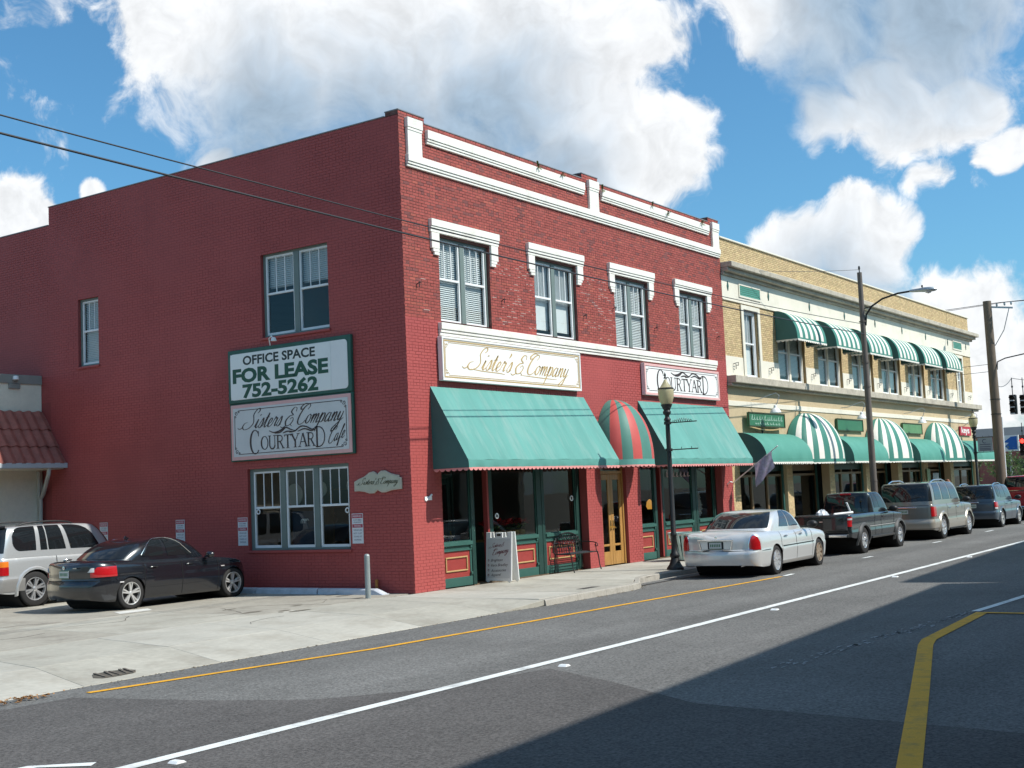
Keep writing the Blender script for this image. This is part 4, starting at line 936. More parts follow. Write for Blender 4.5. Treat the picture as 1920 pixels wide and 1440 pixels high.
# ------------------------------------------------------------------ signs of the red building
M_signw = pm('sign_white', (.80, .80, .78), .45, .03, 2, stain=(.62, .61, .58), stain_scale=1.5, stain_amt=.3); M_signgold = pm('sign_gold', (.50, .36, .17), .4, .1, 10)
M_signpink = pm('sign_pink', (.72, .42, .40), .5, .06, 4); M_ink = pm('sign_ink', (.045, .03, .03), .5, .1, 10); M_signgrey = pm('sign_pale_grey', (.62, .63, .62), .5, .05, 2)
M_greenframe = pm('sign_green_frame', (.025, .10, .075), .5, .15, 4); M_greentext = pm('sign_green_text', (.012, .085, .05), .5, 0)
def sign_board(name, label, fn, u0, u1, v0, v1, d0, d1, board, rim, rimw=.05, line=None, inner=.11):
    t = thing(name, label, 'sign', fn((u0 + u1) / 2, v0, d0))
    mb = MB(); fbox(mb, fn, u0, u1, v0, v1, d0, d1); mb.build('board', board, t, bevel=.006)
    mb = MB(); r = rimw
    for (a, b, c, d) in ((u0, u1, v0, v0 + r), (u0, u1, v1 - r, v1), (u0, u0 + r, v0 + r, v1 - r), (u1 - r, u1, v0 + r, v1 - r)): fbox(mb, fn, a + .002, b - .002, c + .002, d - .002, d1, d1 + .018)
    mb.build('rim', rim, t, bevel=.004)
    if line:
        mb = MB(); a, b, c, d = u0 + inner, u1 - inner, v0 + inner, v1 - inner; q = .012; k = .12
        for (p, r_, s, w_) in ((a + k, b - k, c, c + q), (a + k, b - k, d - q, d), (a, a + q, c + k, d - k), (b - q, b, c + k, d - k)): fbox(mb, fn, p, r_, s, w_, d1, d1 + .006)
        for (cx_, cy_, sx, sy) in ((a, c, 1, 1), (b, c, -1, 1), (a, d, 1, -1), (b, d, -1, -1)):
            for k2 in range(3):
                sp = [(cx_ + sx * (.02 + (.09 - .03 * k2) * 0 + .07 * k2 * (j % 2 == 9) + (.05 - .012 * i) * math.cos(i * .9) + .035 * (k2 == 1) * 1.6), cy_ + sy * (.03 + (.05 - .012 * i * .8) * math.sin(i * .9) + .035 * (k2 == 2) * 1.6)) for j, i in enumerate([q_ * .5 for q_ in range(9)])]
                ribbon(mb, sp, fn, .014, d1, d1 + .006)
        mb.build('line_border', line, t)
    return t
t = sign_board('shop_sign', 'long white sign with gold script lettering above the corner awning', FR, 1.06, 6.86, 4.55, 5.53, .02, .13, M_signw, M_signw, .05, M_signgold, .12)
mb = MB(); script_text(mb, "Sister's & Company", FR, 4.03, 5.00, 4.5, .80, .55, (.07, .21), .13, .136); mb.build('lettering', M_signgold, t)
mb = MB(); ribbon(mb, cat_rom([(2.1, 4.86), (2.6, 4.83), (3.2, 4.82), (3.45, 4.8)], 4), FR, .02, .13, .134); ribbon(mb, cat_rom([(4.1, 4.82), (4.9, 4.8), (5.7, 4.79)], 4), FR, .02, .13, .134); mb.build('underline', M_signgold, t)
mb = MB()
for (a, b, c, d) in ((1.13, 6.79, 4.62, 4.65), (1.13, 6.79, 5.43, 5.46), (1.13, 1.16, 4.65, 5.43), (6.76, 6.79, 4.65, 5.43)): fbox(mb, FR, a, b, c, d, .13, .137)
mb.build('gold_edge', M_signgold, t)
t = sign_board('shop_sign', 'white and pink sign reading COURTYARD above the right-hand teal awning', FR, 10.28, 15.08, 4.60, 5.50, .02, .12, M_signw, M_signpink, .075, M_ink, .13)
mb = MB(); roman_text(mb, FR, 11.0, 4.80, 3.35, .36, .12, .126); mb.build('lettering', M_ink, t)
# side wall signs
t = thing('lease_sign', 'green framed white sign reading OFFICE SPACE FOR LEASE on the side wall', 'sign', (-.2, 3.45, 4.40))
mb = MB(); fbox(mb, SD, -5.40, -1.50, 4.40, 5.66, .01, .095); mb.build('cabinet', M_greenframe, t, bevel=.01)
def rrect(a, b, c, d, r, n=5):
    P = []
    for (cx_, cy_, s) in ((b - r, d - r, 0), (a + r, d - r, PI / 2), (a + r, c + r, PI), (b - r, c + r, 3 * PI / 2)): P += [(cx_ + r * math.cos(s + PI / 2 * i / n), cy_ + r * math.sin(s + PI / 2 * i / n)) for i in range(n + 1)]
    return P
mb = MB(); mb.prism(rrect(-5.31, -1.60, 4.475, 5.565, .09), SD, .096, .101); mb.build('face_panel', M_signw, t)
mb = MB(); fbox(mb, SD, -5.30, -2.10, 4.485, 5.555, .102, .107); mb.build('banner', pm('banner_vinyl', (.80, .82, .79), .4, .03, 2, bump=.1, bscale=4), t, bevel=.002)
text('lettering', 'OFFICE SPACE', .29, pm('sign_black_green', (.02, .035, .03), .5, 0), t, SD, -3.72, 5.385, .109, width=2.32, bold=.030)
text('lettering', 'FOR LEASE', .44, M_greentext, t, SD, -3.70, 5.035, .109, width=3.06, bold=.045)
text('lettering', '752-5262', .42, M_greentext, t, SD, -3.70, 4.665, .109, width=2.42, bold=.042)
mb = MB(); mb.tube([SD(-3.95, 5.66, .12), SD(-3.9, 5.80, .2), SD(-3.72, 5.84, .3), SD(-3.62, 5.76, .34)], .014, 6); mb.lathe([(0, .05), (.05, .03), (.07, -.04)], SD(-3.6, 5.75, .35), 10); mb.build('sign_lamp', M_winw, t)
t = thing('shop_sign', 'pale grey script sign with pink edge below the lease sign on the side wall', 'sign', (-.2, 3.45, 3.07))
mb = MB(); fbox(mb, SD, -5.40, -1.50, 3.03, 4.397, .01, .07); mb.build('cabinet', M_greenframe, t, bevel=.01)
mb = MB(); fbox(mb, SD, -5.34, -1.55, 3.06, 4.36, .071, .095); mb.build('board', M_signpink, t, bevel=.005)
mb = MB(); fbox(mb, SD, -5.26, -1.63, 3.14, 4.28, .096, .101); mb.build('face_panel', M_signgrey, t)
mb = MB()
for (a, b, c, d) in ((-5.05, -1.84, 3.19, 3.205), (-5.05, -1.84, 4.215, 4.23), (-5.21, -5.195, 3.33, 4.09), (-1.695, -1.68, 3.33, 4.09)): fbox(mb, SD, a, b, c, d, .101, .105)
for (cx_, cy_, sx, sy) in ((-5.2, 3.2, 1, 1), (-1.69, 3.2, -1, 1), (-5.2, 4.22, 1, -1), (-1.69, 4.22, -1, -1)):
    for (ox, oy, r) in ((.05, .05, .055), (.13, .015, .035), (.015, .13, .035)):
        ribbon(mb, [(cx_ + sx * (ox + r * (1 - i / 11) * math.cos(i * .8)), cy_ + sy * (oy + r * (1 - i / 11) * math.sin(i * .8))) for i in range(11)], SD, .016, .101, .105)
mb.build('line_border', M_ink, t)
mb = MB(); script_text(mb, "Sisters & Company", SD, -3.43, 3.90, 3.36, .92, .55, (.06, .17), .102, .109); mb.build('lettering', M_ink, t)
mb = MB(); roman_text(mb, SD, -4.72, 3.27, 2.42, .30, .102, .109); mb.build('lettering', M_ink, t); mb = MB(); script_text(mb, 'Cafe', SD, -1.98, 3.44, .5, 1.0, .5, (.06, .15), .102, .109, rise=.25); mb.build('lettering', M_ink, t)
# oval shop plaque
def oval(u0, u1, v0, v1):
    w, h = u1 - u0, v1 - v0
    base = [(0, .18), (.0, .55), (.06, .62), (.12, .68), (.22, .76), (.33, .93), (.42, .97), (.47, .90), (.5, .82), (.53, .90), (.58, .98), (.66, .98), (.78, .84), (.9, .76), (.95, .75), (.95, .66), (1.0, .64), (1.0, .14), (.88, .12), (.78, .10), (.66, .02), (.58, .02), (.52, .10), (.5, .14), (.47, .09), (.42, .0), (.32, .0), (.22, .08), (.1, .12), (0, .12)]
    return [(u0 + a * w, v0 + b * h) for a, b in base]
t = thing('plaque_sign', 'cream scalloped plaque with script lettering near the building corner', 'sign', (-.05, .90, 2.15))
mb = MB(); mb.prism(oval(-1.57, -.23, 2.14, 2.63), SD, .012, .05); mb.build('board', pm('plaque_rim', (.50, .44, .36), .5, .1, 8), t, bevel=.006)
mb = MB(); mb.prism([(-.90 + (a + .90) * .94, 2.385 + (b - 2.385) * .86) for a, b in oval(-1.57, -.23, 2.14, 2.63)], SD, .050, .056); mb.build('face_panel', pm('plaque_face', (.46, .46, .36), .5, .1, 5), t)
mb = MB(); script_text(mb, "Sisters' & Company", SD, -.90, 2.375, 1.18, .85, .5, (.07, .19), .056, .062); mb.build('lettering', pm('plaque_ink', (.06, .065, .035), .5, 0), t)
# parking notices
M_notice = pm('notice_white', (.66, .68, .70), .5, .05, 8); M_nred = pm('notice_red', (.42, .06, .09), .5, .1, 8); M_nink = pm('notice_ink', (.12, .12, .17), .6, 0)
for (u0, z0, lab) in ((-5.28, 1.07, 'white and red parking notice just left of the triple side window'), (-1.70, 1.07, 'white and red parking notice just right of the triple side window'), (-7.46, 1.07, 'white and red parking notice on the side wall above the black sedan'), (-10.39, 1.07, 'white and red parking notice partly hidden behind the silver SUV')):
    u1 = u0 + .32; z1 = z0 + .65; t = thing('parking_notice', lab, 'sign', SD((u0 + u1) / 2, z0, 0), 0, 'parking notices on the side wall'); c = (u0 + u1) / 2
    mb = MB(); fbox(mb, SD, u0, u1, z0, z1, .008, .014); mb.build('plate', M_notice, t)
    mb = MB(); fbox(mb, SD, u0 + .012, u1 - .012, z1 - .10, z1 - .015, .0145, .016); fbox(mb, SD, u0 + .012, u1 - .012, z1 - .305, z1 - .23, .0145, .016); mb.build('red_band', M_nred, t)
    for s, z, w, mt in (('RESERVED', z1 - .058, .25, M_notice), ('PARKING', z1 - .267, .20, M_notice)): text('lettering', s, .055, mt, t, SD, c, z, .0165, width=w, bold=.01)
    for s, z, w in (('CUSTOMER', z1 - .14, .24), ('PARKING', z1 - .19, .22), ('VEHICLES', z1 - .36, .24), ('NOT CUST', z1 - .43, .24), ('TOWED AT', z1 - .50, .24), ('EXPENSE', z1 - .57, .2)): text('lettering', s, .046, M_nink, t, SD, c, z, .0148, width=w, bold=.008)

# ------------------------------------------------------------------ yellow brick building
YB = thing('yellow_brick_building', 'long two-storey yellow brick building with striped awnings and stone ledges', 'building', (30.6, 0, 0))
YF = fx(.03); YX0, YX1 = 15.97, 45.2
M_ybrick = pm('yellow_brick', (1, 1, 1), .75, .10, 7, bump=.3, bscale=120, attr='tone'); M_ymort = pm('yellow_mortar', (.33, .235, .12), .9, .2, 5)
M_tan = pm('tan_paint', (.50, .395, .245), .75, .07, 1.0, bump=.3, bscale=40, var2=.06, scale2=10, stain=(.38, .29, .17), stain_scale=1.2, stain_amt=.4)
M_ywhite = pm('yellow_bldg_white', (.72, .68, .57), .6, .06, 1.5, stain=(.52, .48, .40), stain_scale=1.2, stain_amt=.5, bump=.1, bscale=30)
M_stone = pm('ledge_stone', (.44, .40, .325), .85, .16, 2.5, bump=.5, bscale=35, var2=.16, scale2=14, stain=(.20, .18, .15), stain_scale=2.2, stain_amt=.7)
M_bronze = pm('bronze_frame', (.19, .125, .065), .5, .1, 5)
PAIRS = [(20.28, 22.74), (24.03, 26.5), (27.64, 30.1), (31.18, 33.64), (34.76, 37.1), (38.1, 40.45)]
TALL = [(17.5, 18.6), (42.5, 43.42)]
uph = [(a, b, 5.47, 7.55) for a, b in PAIRS] + [(a, b, 5.47, 7.70) for a, b in TALL]
bays = [(16.57, 20.40), (20.92, 24.45), (24.98, 28.45), (29.0, 32.45), (33.0, 36.15), (36.7, 40.25), (40.8, 44.6)]
gh = [(a, b, 0, 2.95) for a, b in bays]
mb = MB(); mb.cur = 0
wall_mesh(mb, YF, YX0, YX1, 5.45, 9.90, uph, .2)
mb.cur = 1; wall_mesh(mb, YF, YX0, YX1, 0, 5.45, gh, .3)
mb.cur = 0; mb.quad((YX1, .03, 0), (YX1, 22, 0), (YX1, 22, 9.9), (YX1, .03, 9.9)); mb.box(YX0, YX1, .04, .35, 9.0, 9.9); mb.box(YX1 - .3, YX1, .35, 22, 8.9, 9.9)
ywall = mb.build('wall', [M_ymort, M_tan], YB)
V, Fc, TONE = [], [], []; random.seed(8)
rl = lay_bricks(YX0, YX1, 6.10, 7.93, uph) + lay_bricks(YX0, YX1, 9.12, 9.90, [])
for a, b in ((15.98, 16.55), (20.42, 20.90), (24.47, 24.96), (28.47, 28.98), (32.47, 32.98), (36.17, 36.68), (40.27, 40.78), (44.62, 45.18)): rl += lay_bricks(a, b, 0, 2.85, [])
for u0, u1, v0, v1 in rl:
    d = .006 + random.uniform(-.002, .002); b = len(V)
    V += [YF(u0, v0, 0), YF(u1, v0, 0), YF(u1, v1, 0), YF(u0, v1, 0), YF(u0 + .003, v0 + .003, d), YF(u1 - .003, v0 + .003, d), YF(u1 - .003, v1 - .003, d), YF(u0 + .003, v1 - .003, d)]; Fc += brick_faces(b)
    s = random.uniform(.82, 1.12); TONE += [(.55 * s, .415 * s * random.uniform(.97, 1.03), .225 * s, 1)] * 8
me = bpy.data.meshes.new('brickwork'); me.from_pydata(V, [], Fc); me.materials.append(M_ybrick); at = me.color_attributes.new('tone', 'FLOAT_COLOR', 'POINT'); at.data.foreach_set('color', np.array(TONE, dtype=np.float32).ravel())
o = bpy.data.objects.new('brickwork', me); COL.objects.link(o); setp(o, YB); o['kind'] = 'stuff'
mb = MB(); fbox(mb, YF, YX0, YX1 + .01, 7.935, 8.70, 0, .03); fbox(mb, YF, YX0, YX1 + .012, 7.90, 7.932, 0, .05)
mb.build('frieze', M_ywhite, YB, bevel=.006)
cuts = sorted([(a, b) for a, b in PAIRS + TALL]); x = YX0
for a, b in cuts + [(YX1, YX1)]:
    if a - x > .05: mb = MB(); fbox(mb, YF, x, a, 5.45, 6.095, 0, .025); mb.build('spandrel_panel', M_ywhite, YB, bevel=.005)
    x = b

mb = MB(); fbox(mb, YF, YX0 + .0, YX1 + .25, 8.705, 8.80, 0, .12); fbox(mb, YF, YX0 - .0, YX1 + .32, 8.803, 8.92, 0, .28); fbox(mb, YF, YX0 - .0, YX1 + .42, 8.923, 9.10, 0, .42); mb.build('cornice', M_stone, YB, bevel=.02, seg=2)
mb = MB(); fbox(mb, YF, YX0, YX1 + .30, 5.21, 5.445, 0, .34); fbox(mb, YF, YX0, YX1 + .15, 5.12, 5.207, 0, .20); mb.build('ledge', M_stone, YB, bevel=.018, seg=2)
mb = MB(); fbox(mb, YF, YX0, YX1 + .012, 4.49, 4.66, 0, .03); mb.build('string_course', M_ywhite, YB, bevel=.006)
mb = MB(); mb.box(YX0, YX1 + .04, -.03, .40, 9.90, 9.96); mb.box(YX1 - .32, YX1 + .04, .40, 22, 9.90, 9.96); mb.build('coping', M_ywhite, YB, bevel=.01)
mb = MB(); mb.box(YX0, YX1 - .1, .36, 22, 9.0, 9.1); mb.build('roof_deck', M_roof, YB)
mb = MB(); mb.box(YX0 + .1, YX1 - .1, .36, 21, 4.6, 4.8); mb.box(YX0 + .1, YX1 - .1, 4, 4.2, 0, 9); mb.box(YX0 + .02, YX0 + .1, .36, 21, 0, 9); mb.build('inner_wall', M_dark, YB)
for k, x in enumerate((16.4, 19.65, 23.4, 27.05, 30.65, 34.2, 37.65, 41.2, 44.4)):
    mb = MB(); mb.prism([(x - .055, 8.38), (x, 8.22), (x + .055, 8.38), (x, 8.54)], YF, .03, .055); mb.build('diamond_ornament', M_greenl, YB)
for a, b in ((17.28, 18.9), (42.1, 43.55)):
    mb = MB(); fbox(mb, YF, a - .06, b + .06, 8.10, 8.16, .03, .06); fbox(mb, YF, a - .06, b + .06, 8.50, 8.56, .03, .06); fbox(mb, YF, a - .06, a, 8.16, 8.50, .03, .06); fbox(mb, YF, b, b + .06, 8.16, 8.50, .03, .06); v = mb.build('vent', M_ywhite, YB)
    for k in range(5):
        mb = MB(); fbox(mb, YF, a, b, 8.165 + .067 * k, 8.215 + .067 * k, .031, .05); mb.build('louvre_slat', M_barr, v)
for a, b in TALL: 
    window_unit(YB, YF, a, b, 5.47, 7.70, nsash=1, depth=.12, blind=1.0, frame=M_winw, muntins=1, style='mixed')
    mb = MB(); fbox(mb, YF, a - .2, a - .02, 5.50, 7.86, .026, .06); fbox(mb, YF, b + .02, b + .2, 5.50, 7.86, .026, .06); fbox(mb, YF, a - .02, b + .02, 7.72, 7.86, .026, .06); mb.build('window_surround', M_ywhite, YB, bevel=.005)
for a, b in PAIRS: window_unit(YB, YF, a, b, 5.47, 7.55, nsash=2, depth=.14, blind=.9, frame=M_ywhite, muntins=0, style='slats' if a < 28 else 'mixed', gl=G_win, fw=.1)
mb = MB()
for x in (16.6, 19.45, 23.3, 27.0, 30.55, 34.1, 37.5, 41.1, 44.3): mb.tube([YF(x - .1, 5.85, .03), YF(x - .1, 5.87, .12), YF(x + .06, 5.90, .14), YF(x + .04, 5.80, .14), YF(x - .08, 5.80, .13)], .012, 5); mb.tube([YF(x - .1, 5.85, .12), YF(x - .1, 5.68, .12)], .012, 5)
mb.build('flag_brackets', M_blackm, YB)
# ground floor bays
M_frost = pm('etched_panel', (.32, .36, .36), .5, .2, 6)
for i, (a, b) in enumerate(bays):
    fn = fx(.22); d = .35 if i in (1, 3, 5) else 0
    fn = fx(.22 + d)
    mb = MB(); fbox(mb, fn, a, b, 0, .55, -.1, 0); fbox(mb, fn, a, b, 2.38, 2.95, -.1, -.02); mb.build('bulkhead', M_green if i % 2 == 0 else M_bronze, YB)
    n = (3, 1, 3, 2, 2, 1, 2)[i]; w = (b - a) / n
    mb = MB()
    for k in range(n + 1): x = a + w * k; fbox(mb, fn, max(a, x - .06), min(b, x + .06), .55, 2.38, -.08, .02)
    fbox(mb, fn, a, b, 2.20, 2.28, -.06, .025); fbox(mb, fn, a, b, .55, .64, -.06, .025)
    sf = mb.build('display_window', M_bronze, YB, bevel=.004)
    for k in range(n):
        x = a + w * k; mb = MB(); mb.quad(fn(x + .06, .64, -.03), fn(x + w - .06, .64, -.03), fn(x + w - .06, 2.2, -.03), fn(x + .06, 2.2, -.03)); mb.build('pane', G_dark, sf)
    for x, dx in ((a + .02, 0), (b - .12, 0)): mb = MB(); fbox(mb, fn, x, x + .10, .0, 2.9, .03, .08); mb.build('post', M_greenl, YB)
mb = MB(); fbox(mb, fx(.1), 37.6, 38.5, 1.0, 2.1, .0, .01); mb.build('etched_glass_panel', M_frost, YB)
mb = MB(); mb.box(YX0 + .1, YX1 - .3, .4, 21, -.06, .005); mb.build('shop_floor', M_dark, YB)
# awnings of the yellow building
UPG = 'striped window awnings of the yellow building'
ordn = ('first', 'second', 'third', 'fourth', 'fifth', 'sixth')
for k, (a, b) in enumerate(PAIRS): barrel_awning('window_awning', 'green and white striped window awning, %s from the red building' % ordn[k], a - .2, b + .06, 7.90, 6.93, .80, [M_stg, M_stw], UPG, nst=11, val=.06)
GA = 'plain green barrel awnings of the yellow building'
for lab, a, b in (('plain green barrel awning next to the red building with a flag before it', 16.42, 20.26), ('plain green barrel awning between the first two striped domes', 24.32, 28.22), ('plain green barrel awning between the second and third striped domes', 32.32, 36.0), ('plain green barrel awning at the far corner beyond the last striped dome', 40.2, 44.6)):
    barrel_awning('shop_awning', lab, a, b, 3.63, 2.74, 1.0, [M_barr], GA, nst=1)
GD = 'striped dome awnings of the yellow building'
for lab, a, b in (('green and white striped dome awning nearest the red building', 20.30, 24.25), ('middle green and white striped dome awning behind the street light pole', 28.28, 32.28), ('farthest green and white striped dome awning near the street corner', 36.06, 40.15)):
    dome_awning('dome_awning', lab, a, b, 4.42, 2.74, 1.02, 15, [M_stg, M_stw], GD, val=.12, trim=M_stw, n_exp=2.9)
# signs and gooseneck lamps on the yellow building
M_bgreen = pm('board_green', (.03, .15, .075), .45, .1, 4); M_pale = pm('pale_green_ink', (.35, .52, .42), .5, .1, 8)
def squiggle(mb, fn, u0, u1, v, h, d, seed):
    r = random.Random(seed); x = u0
    while x < u1:
        w = r.uniform(.10, .2); q = [(x, v), (x + w * .5, v + h * r.uniform(.5, 1.0)), (x + w * .4, v + h * .1), (x + w, v + h * .15)]
        ribbon(mb, cat_rom(q, 4), fn, .028, d, d + .004); x += w + r.uniform(.02, .09)
for k, (a, b, lab) in enumerate(((17.05, 20.0, 'dark green hanging board sign with pale lettering over the first green awning'), (25.35, 28.2, 'green board sign between the first two striped domes'), (33.2, 35.95, 'plain lighter green board sign between the second and third domes'))):
    fn = fx(.02); t = thing('board_sign', lab, 'sign', (a + (b - a) / 2, -.1, 3.8))
    if k == 0: fn = fx(-.1)
    mb = MB(); fbox(mb, fn, a, b, 3.84, 4.30, .01, .07); mb.build('board', M_bgreen if k < 2 else pm('board_green_light', (.10, .24, .11), .5, .1, 4), t)
    mb = MB()
    for (p, q, r_, s) in ((a, b, 4.27, 4.31), (a, b, 3.83, 3.87), (a - .02, a + .03, 3.83, 4.31), (b - .03, b + .02, 3.83, 4.31)): fbox(mb, fn, p, q, r_, s, .071, .09)
    mb.build('rim', pm('board_rim', (.03, .045, .015), .5, .1, 4), t)
    if k == 0:
        mb = MB(); squiggle(mb, fn, a + .2, b - .3, 4.05, .17, .072, 2); squiggle(mb, fn, a + .5, b - .5, 3.92, .09, .072, 4); mb.build('lettering', M_pale, t)
        mb = MB(); ribbon(mb, cat_rom([(a, 3.84), ((a * 2 + b) / 3, 3.755), ((a + b * 2) / 3, 3.75), (b, 3.84)], 8), fn, .04, .03, .08, taper=False); mb.build('scroll_bracket', M_gold, t); mb = MB(); mb.tube([(a + 1.2, -.1, 3.8), (a + 1.2, -.1, 3.58)], .03, 6); mb.build('hanger', M_blackm, t)
t = thing('board_sign', 'small red sign with white lettering at the end of the yellow building', 'sign', (43.1, -.1, 3.88)); fn = fx(.02)
mb = MB(); fbox(mb, fn, 42.1, 44.05, 3.88, 4.32, .01, .07); mb.build('board', pm('sign_red', (.42, .02, .04), .45, .1, 4), t); text('lettering', 'keys', .42, M_signw, t, fn, 43.05, 4.1, .073, width=1.4, bold=.02)
for k, (x, lab) in enumerate(((18.25, 'white gooseneck lamp over the first green board sign'), (26.55, 'white gooseneck lamp over the sign between the first two domes'), (34.2, 'white gooseneck lamp over the lighter green sign'), (42.7, 'white gooseneck lamp near the far end of the yellow building'))):
    t = thing('gooseneck_lamp', lab, 'lamp', (x, 0, 4.3), 0, 'gooseneck sign lamps')
    mb = MB(); P = [(x - .55, 0.0, 4.72), (x - .45, -.25, 4.74), (x - .2, -.5, 4.86), (x + .0, -.66, 4.93), (x + .1, -.72, 4.84), (x + .06, -.66, 4.62), (x + .0, -.60, 4.5)]
    mb.tube(P, .012, 6); mb.build('neck', M_steel, t)
    mb = MB(); mb.lathe([(.02, .20), (.05, .18), (.06, .10), (.16, .02), (.19, -.06), (.18, -.06), (.14, .01)], (x, -.60, 4.34), 14); mb.build('shade', M_winw, t, smooth=True)
mb = MB(); fbox(mb, fx(-.01), 36.2, 36.62, 1.7, 2.3, .04, .07); tag(mb.build('menu_board', pm('menu_green', (.20, .28, .13), .5, .2, 5), bevel=.005), 'small pale green notice board on a pillar behind the tan SUV', 'sign')

# ------------------------------------------------------------------ cream building with tiled mansard
CB = thing('cream_building', 'cream stucco building with red barrel-tile eave behind the silver SUV', 'building', (-3, 12.8, 0)); CF = fx(12.8)
M_cream = pm('cream_stucco', (.78, .73, .60), .85, .06, 1.2, bump=.5, bscale=45, var2=.05, scale2=12, stain=(.62, .57, .46), stain_scale=1.0, stain_amt=.4); M_trimg = pm('grey_trim', (.27, .27, .245), .7, .08, 3)
mb = MB(); fbox(mb, CF, -9, -.012, 0, 5.66, -6, 0); mb.build('wall', M_cream, CB)
mb = MB(); fbox(mb, CF, -9, -.013, 5.50, 5.74, .003, .04); fbox(mb, CF, -1.02, -.68, 5.36, 5.497, .003, .05); fbox(mb, CF, -9, -.014, 5.662, 5.745, -6, .002); mb.build('parapet_trim', M_trimg, CB, bevel=.008)
t = thing('wall_floodlight', 'small white dome floodlight on the cream building parapet', 'lamp', (-.85, 12.75, 5.62)); mb = MB(); mb.lathe([(.0, .07), (.07, .05), (.085, -.04), (.06, -.05)], (-.85, 12.70, 5.64), 14); mb.build('lamp_shade', M_winw, t, smooth=True); mb = MB(); mb.box(-.9, -.8, 12.70, 12.76, 5.56, 5.60); mb.build('bracket', M_trimg, t)
# mansard: each clay tile a piece
mb = MB(); mb.add([(-9, 12.78, 4.74), (-.02, 12.78, 4.74), (-.02, 11.86, 3.34), (-9, 11.86, 3.34), (-9, 12.78, 3.3), (-.02, 12.78, 3.3)], [(0, 1, 2, 3), (1, 5, 2), (0, 3, 4), (3, 2, 5, 4)]); tr = mb.build('tile_roof', M_dark, CB)
M_tile = pm('clay_tile', (.36, .115, .085), .75, .22, 3.2, bump=.3, bscale=50, stain=(.17, .07, .055), stain_scale=2.2, stain_amt=.7, var2=.1, scale2=20)
sl = Vector((0, 11.80 - 12.76, 3.34 - 4.74)); L3 = sl.length; sd = sl.normalized(); nrm = Vector((0, -sd.z, sd.y)) if -sd.z > 0 else Vector((0, sd.z, -sd.y)); nrm = Vector((0, sd.z, -sd.y)); pit = .285
nrm = nrm if nrm.z > 0 else -nrm
tm = MB(); rows = []
for j in range(2):
    s = (0, L3 / 3 + .07)[j]; row = []
    for i in range(9):
        u = -pit / 2 + pit * i / 8 * 1.06; h = .055 * math.cos(PI * (u / pit)) ** 2 * (1.0 if abs(u) < pit / 2 else 0) + .012 + .028 * j
        row.append(tuple(Vector((u * (1 + .06 * j), 0, 0)) + sd * s + nrm * h))
    rows.append(row)
tm.grid(rows); tm.grid([[Vector(p) - nrm * .014 for p in r] for r in rows]); tm.grid([rows[1], [tuple(Vector(p) - nrm * .014) for p in rows[1]]])
tmesh = bpy.data.meshes.new('roof_tile'); tmesh.from_pydata(tm.v, [], tm.f); tmesh.materials.append(M_tile); tmesh.polygons.foreach_set('use_smooth', [True] * len(tmesh.polygons)); random.seed(2)
for r in range(3):
    for c in range(22):
        o = bpy.data.objects.new('roof_tile', tmesh); COL.objects.link(o); o.parent = tr
        o.location = (-.17 - c * pit + random.uniform(-.006, .006), 12.76 + sd.y * L3 / 3 * r, 4.74 + sd.z * L3 / 3 * r + random.uniform(-.005, .005)); o.rotation_euler = (0, 0, random.uniform(-.012, .012))
mb = MB(); mb.box(-9, -.0, 11.70, 11.84, 3.20, 3.335); mb.build('gutter', pm('gutter_white', (.50, .51, .52), .5, .06, 3), CB, bevel=.01)
mb = MB(); mb.box(-9, -.02, 11.86, 12.78, 3.18, 3.22); mb.build('soffit', M_cream, CB)
mb = MB(); q = .055
for P in ([(-.50, 11.8, 3.2), (-.50, 11.82, 3.05), (-.16, 12.55, 2.55), (-.14, 12.70, 2.40), (-.14, 12.72, 0.05)],): mb.tube(P, q, 8)
mb.tube([(-.16, 12.74, 3.15), (-.16, 12.74, 2.4)], .05, 8); mb.build('downpipe', pm('downpipe_white', (.46, .45, .41), .5, .08, 4), CB, smooth=True)

# ------------------------------------------------------------------ buildings across the street (they shade the near half of the road)
def across(name, label, x0, x1, xp, yp, yaw, h, mat):
    """street front running through (xp, yp) at the given yaw, from x0 to x1 along it, set back 16 m"""
    t = thing(name, label, 'building', (xp, yp, 0), yaw); x0 -= xp; x1 -= xp; mb = MB(); mb.box(x0, x1, -16, 0, 0, h - .25); mb.build('wall', mat, t, local=True)
    mb = MB(); mb.box(x0 - .02, x1 + .02, -16, .05, h - .248, h); mb.build('parapet', M_stone, t, local=True, bevel=.02)
    n = int((x1 - x0) / 4); og = pm('opaque_glass', (.02, .025, .03), .05, 0)
    for k in range(n):
        x = x0 + 2 + (x1 - x0 - 4) * k / max(1, n - 1)
        mb = MB(); mb.box(x - .75, x + .75, .004, .07, 5.4, 7.5); w = mb.build('window', M_winw, t, local=True); mb = MB(); mb.box(x - .65, x + .65, .072, .085, 5.5, 7.4); mb.build('pane', og, w, local=True)
        mb = MB(); mb.box(x - 1.6, x + 1.6, .004, .06, .1, 3.0); w = mb.build('shop_window', M_green, t, local=True); mb = MB(); mb.box(x - 1.5, x + 1.5, .062, .075, .6, 2.8); mb.build('pane', og, w, local=True)
    return t
M_brk2 = pm('plain_brick', (.30, .17, .11), .85, .1, 2, var2=.15, scale2=9)
SL = SUNV.z / -SUNV.y                                   # rise of the sun per metre of Y
AH = 9.65; DL = (AH + .13) / SL; YAW = .068
across('brick_building', 'two-storey brick building across the street behind the viewer', -60, 7.28, -9.9, -10.78 - DL, YAW, AH, M_brk2)
AH2 = 10.6
across('brick_building', 'taller pale building across the street beyond a narrow gap', 7.75, 30, -9.9, -10.78 - DL, YAW, AH2, M_cream)

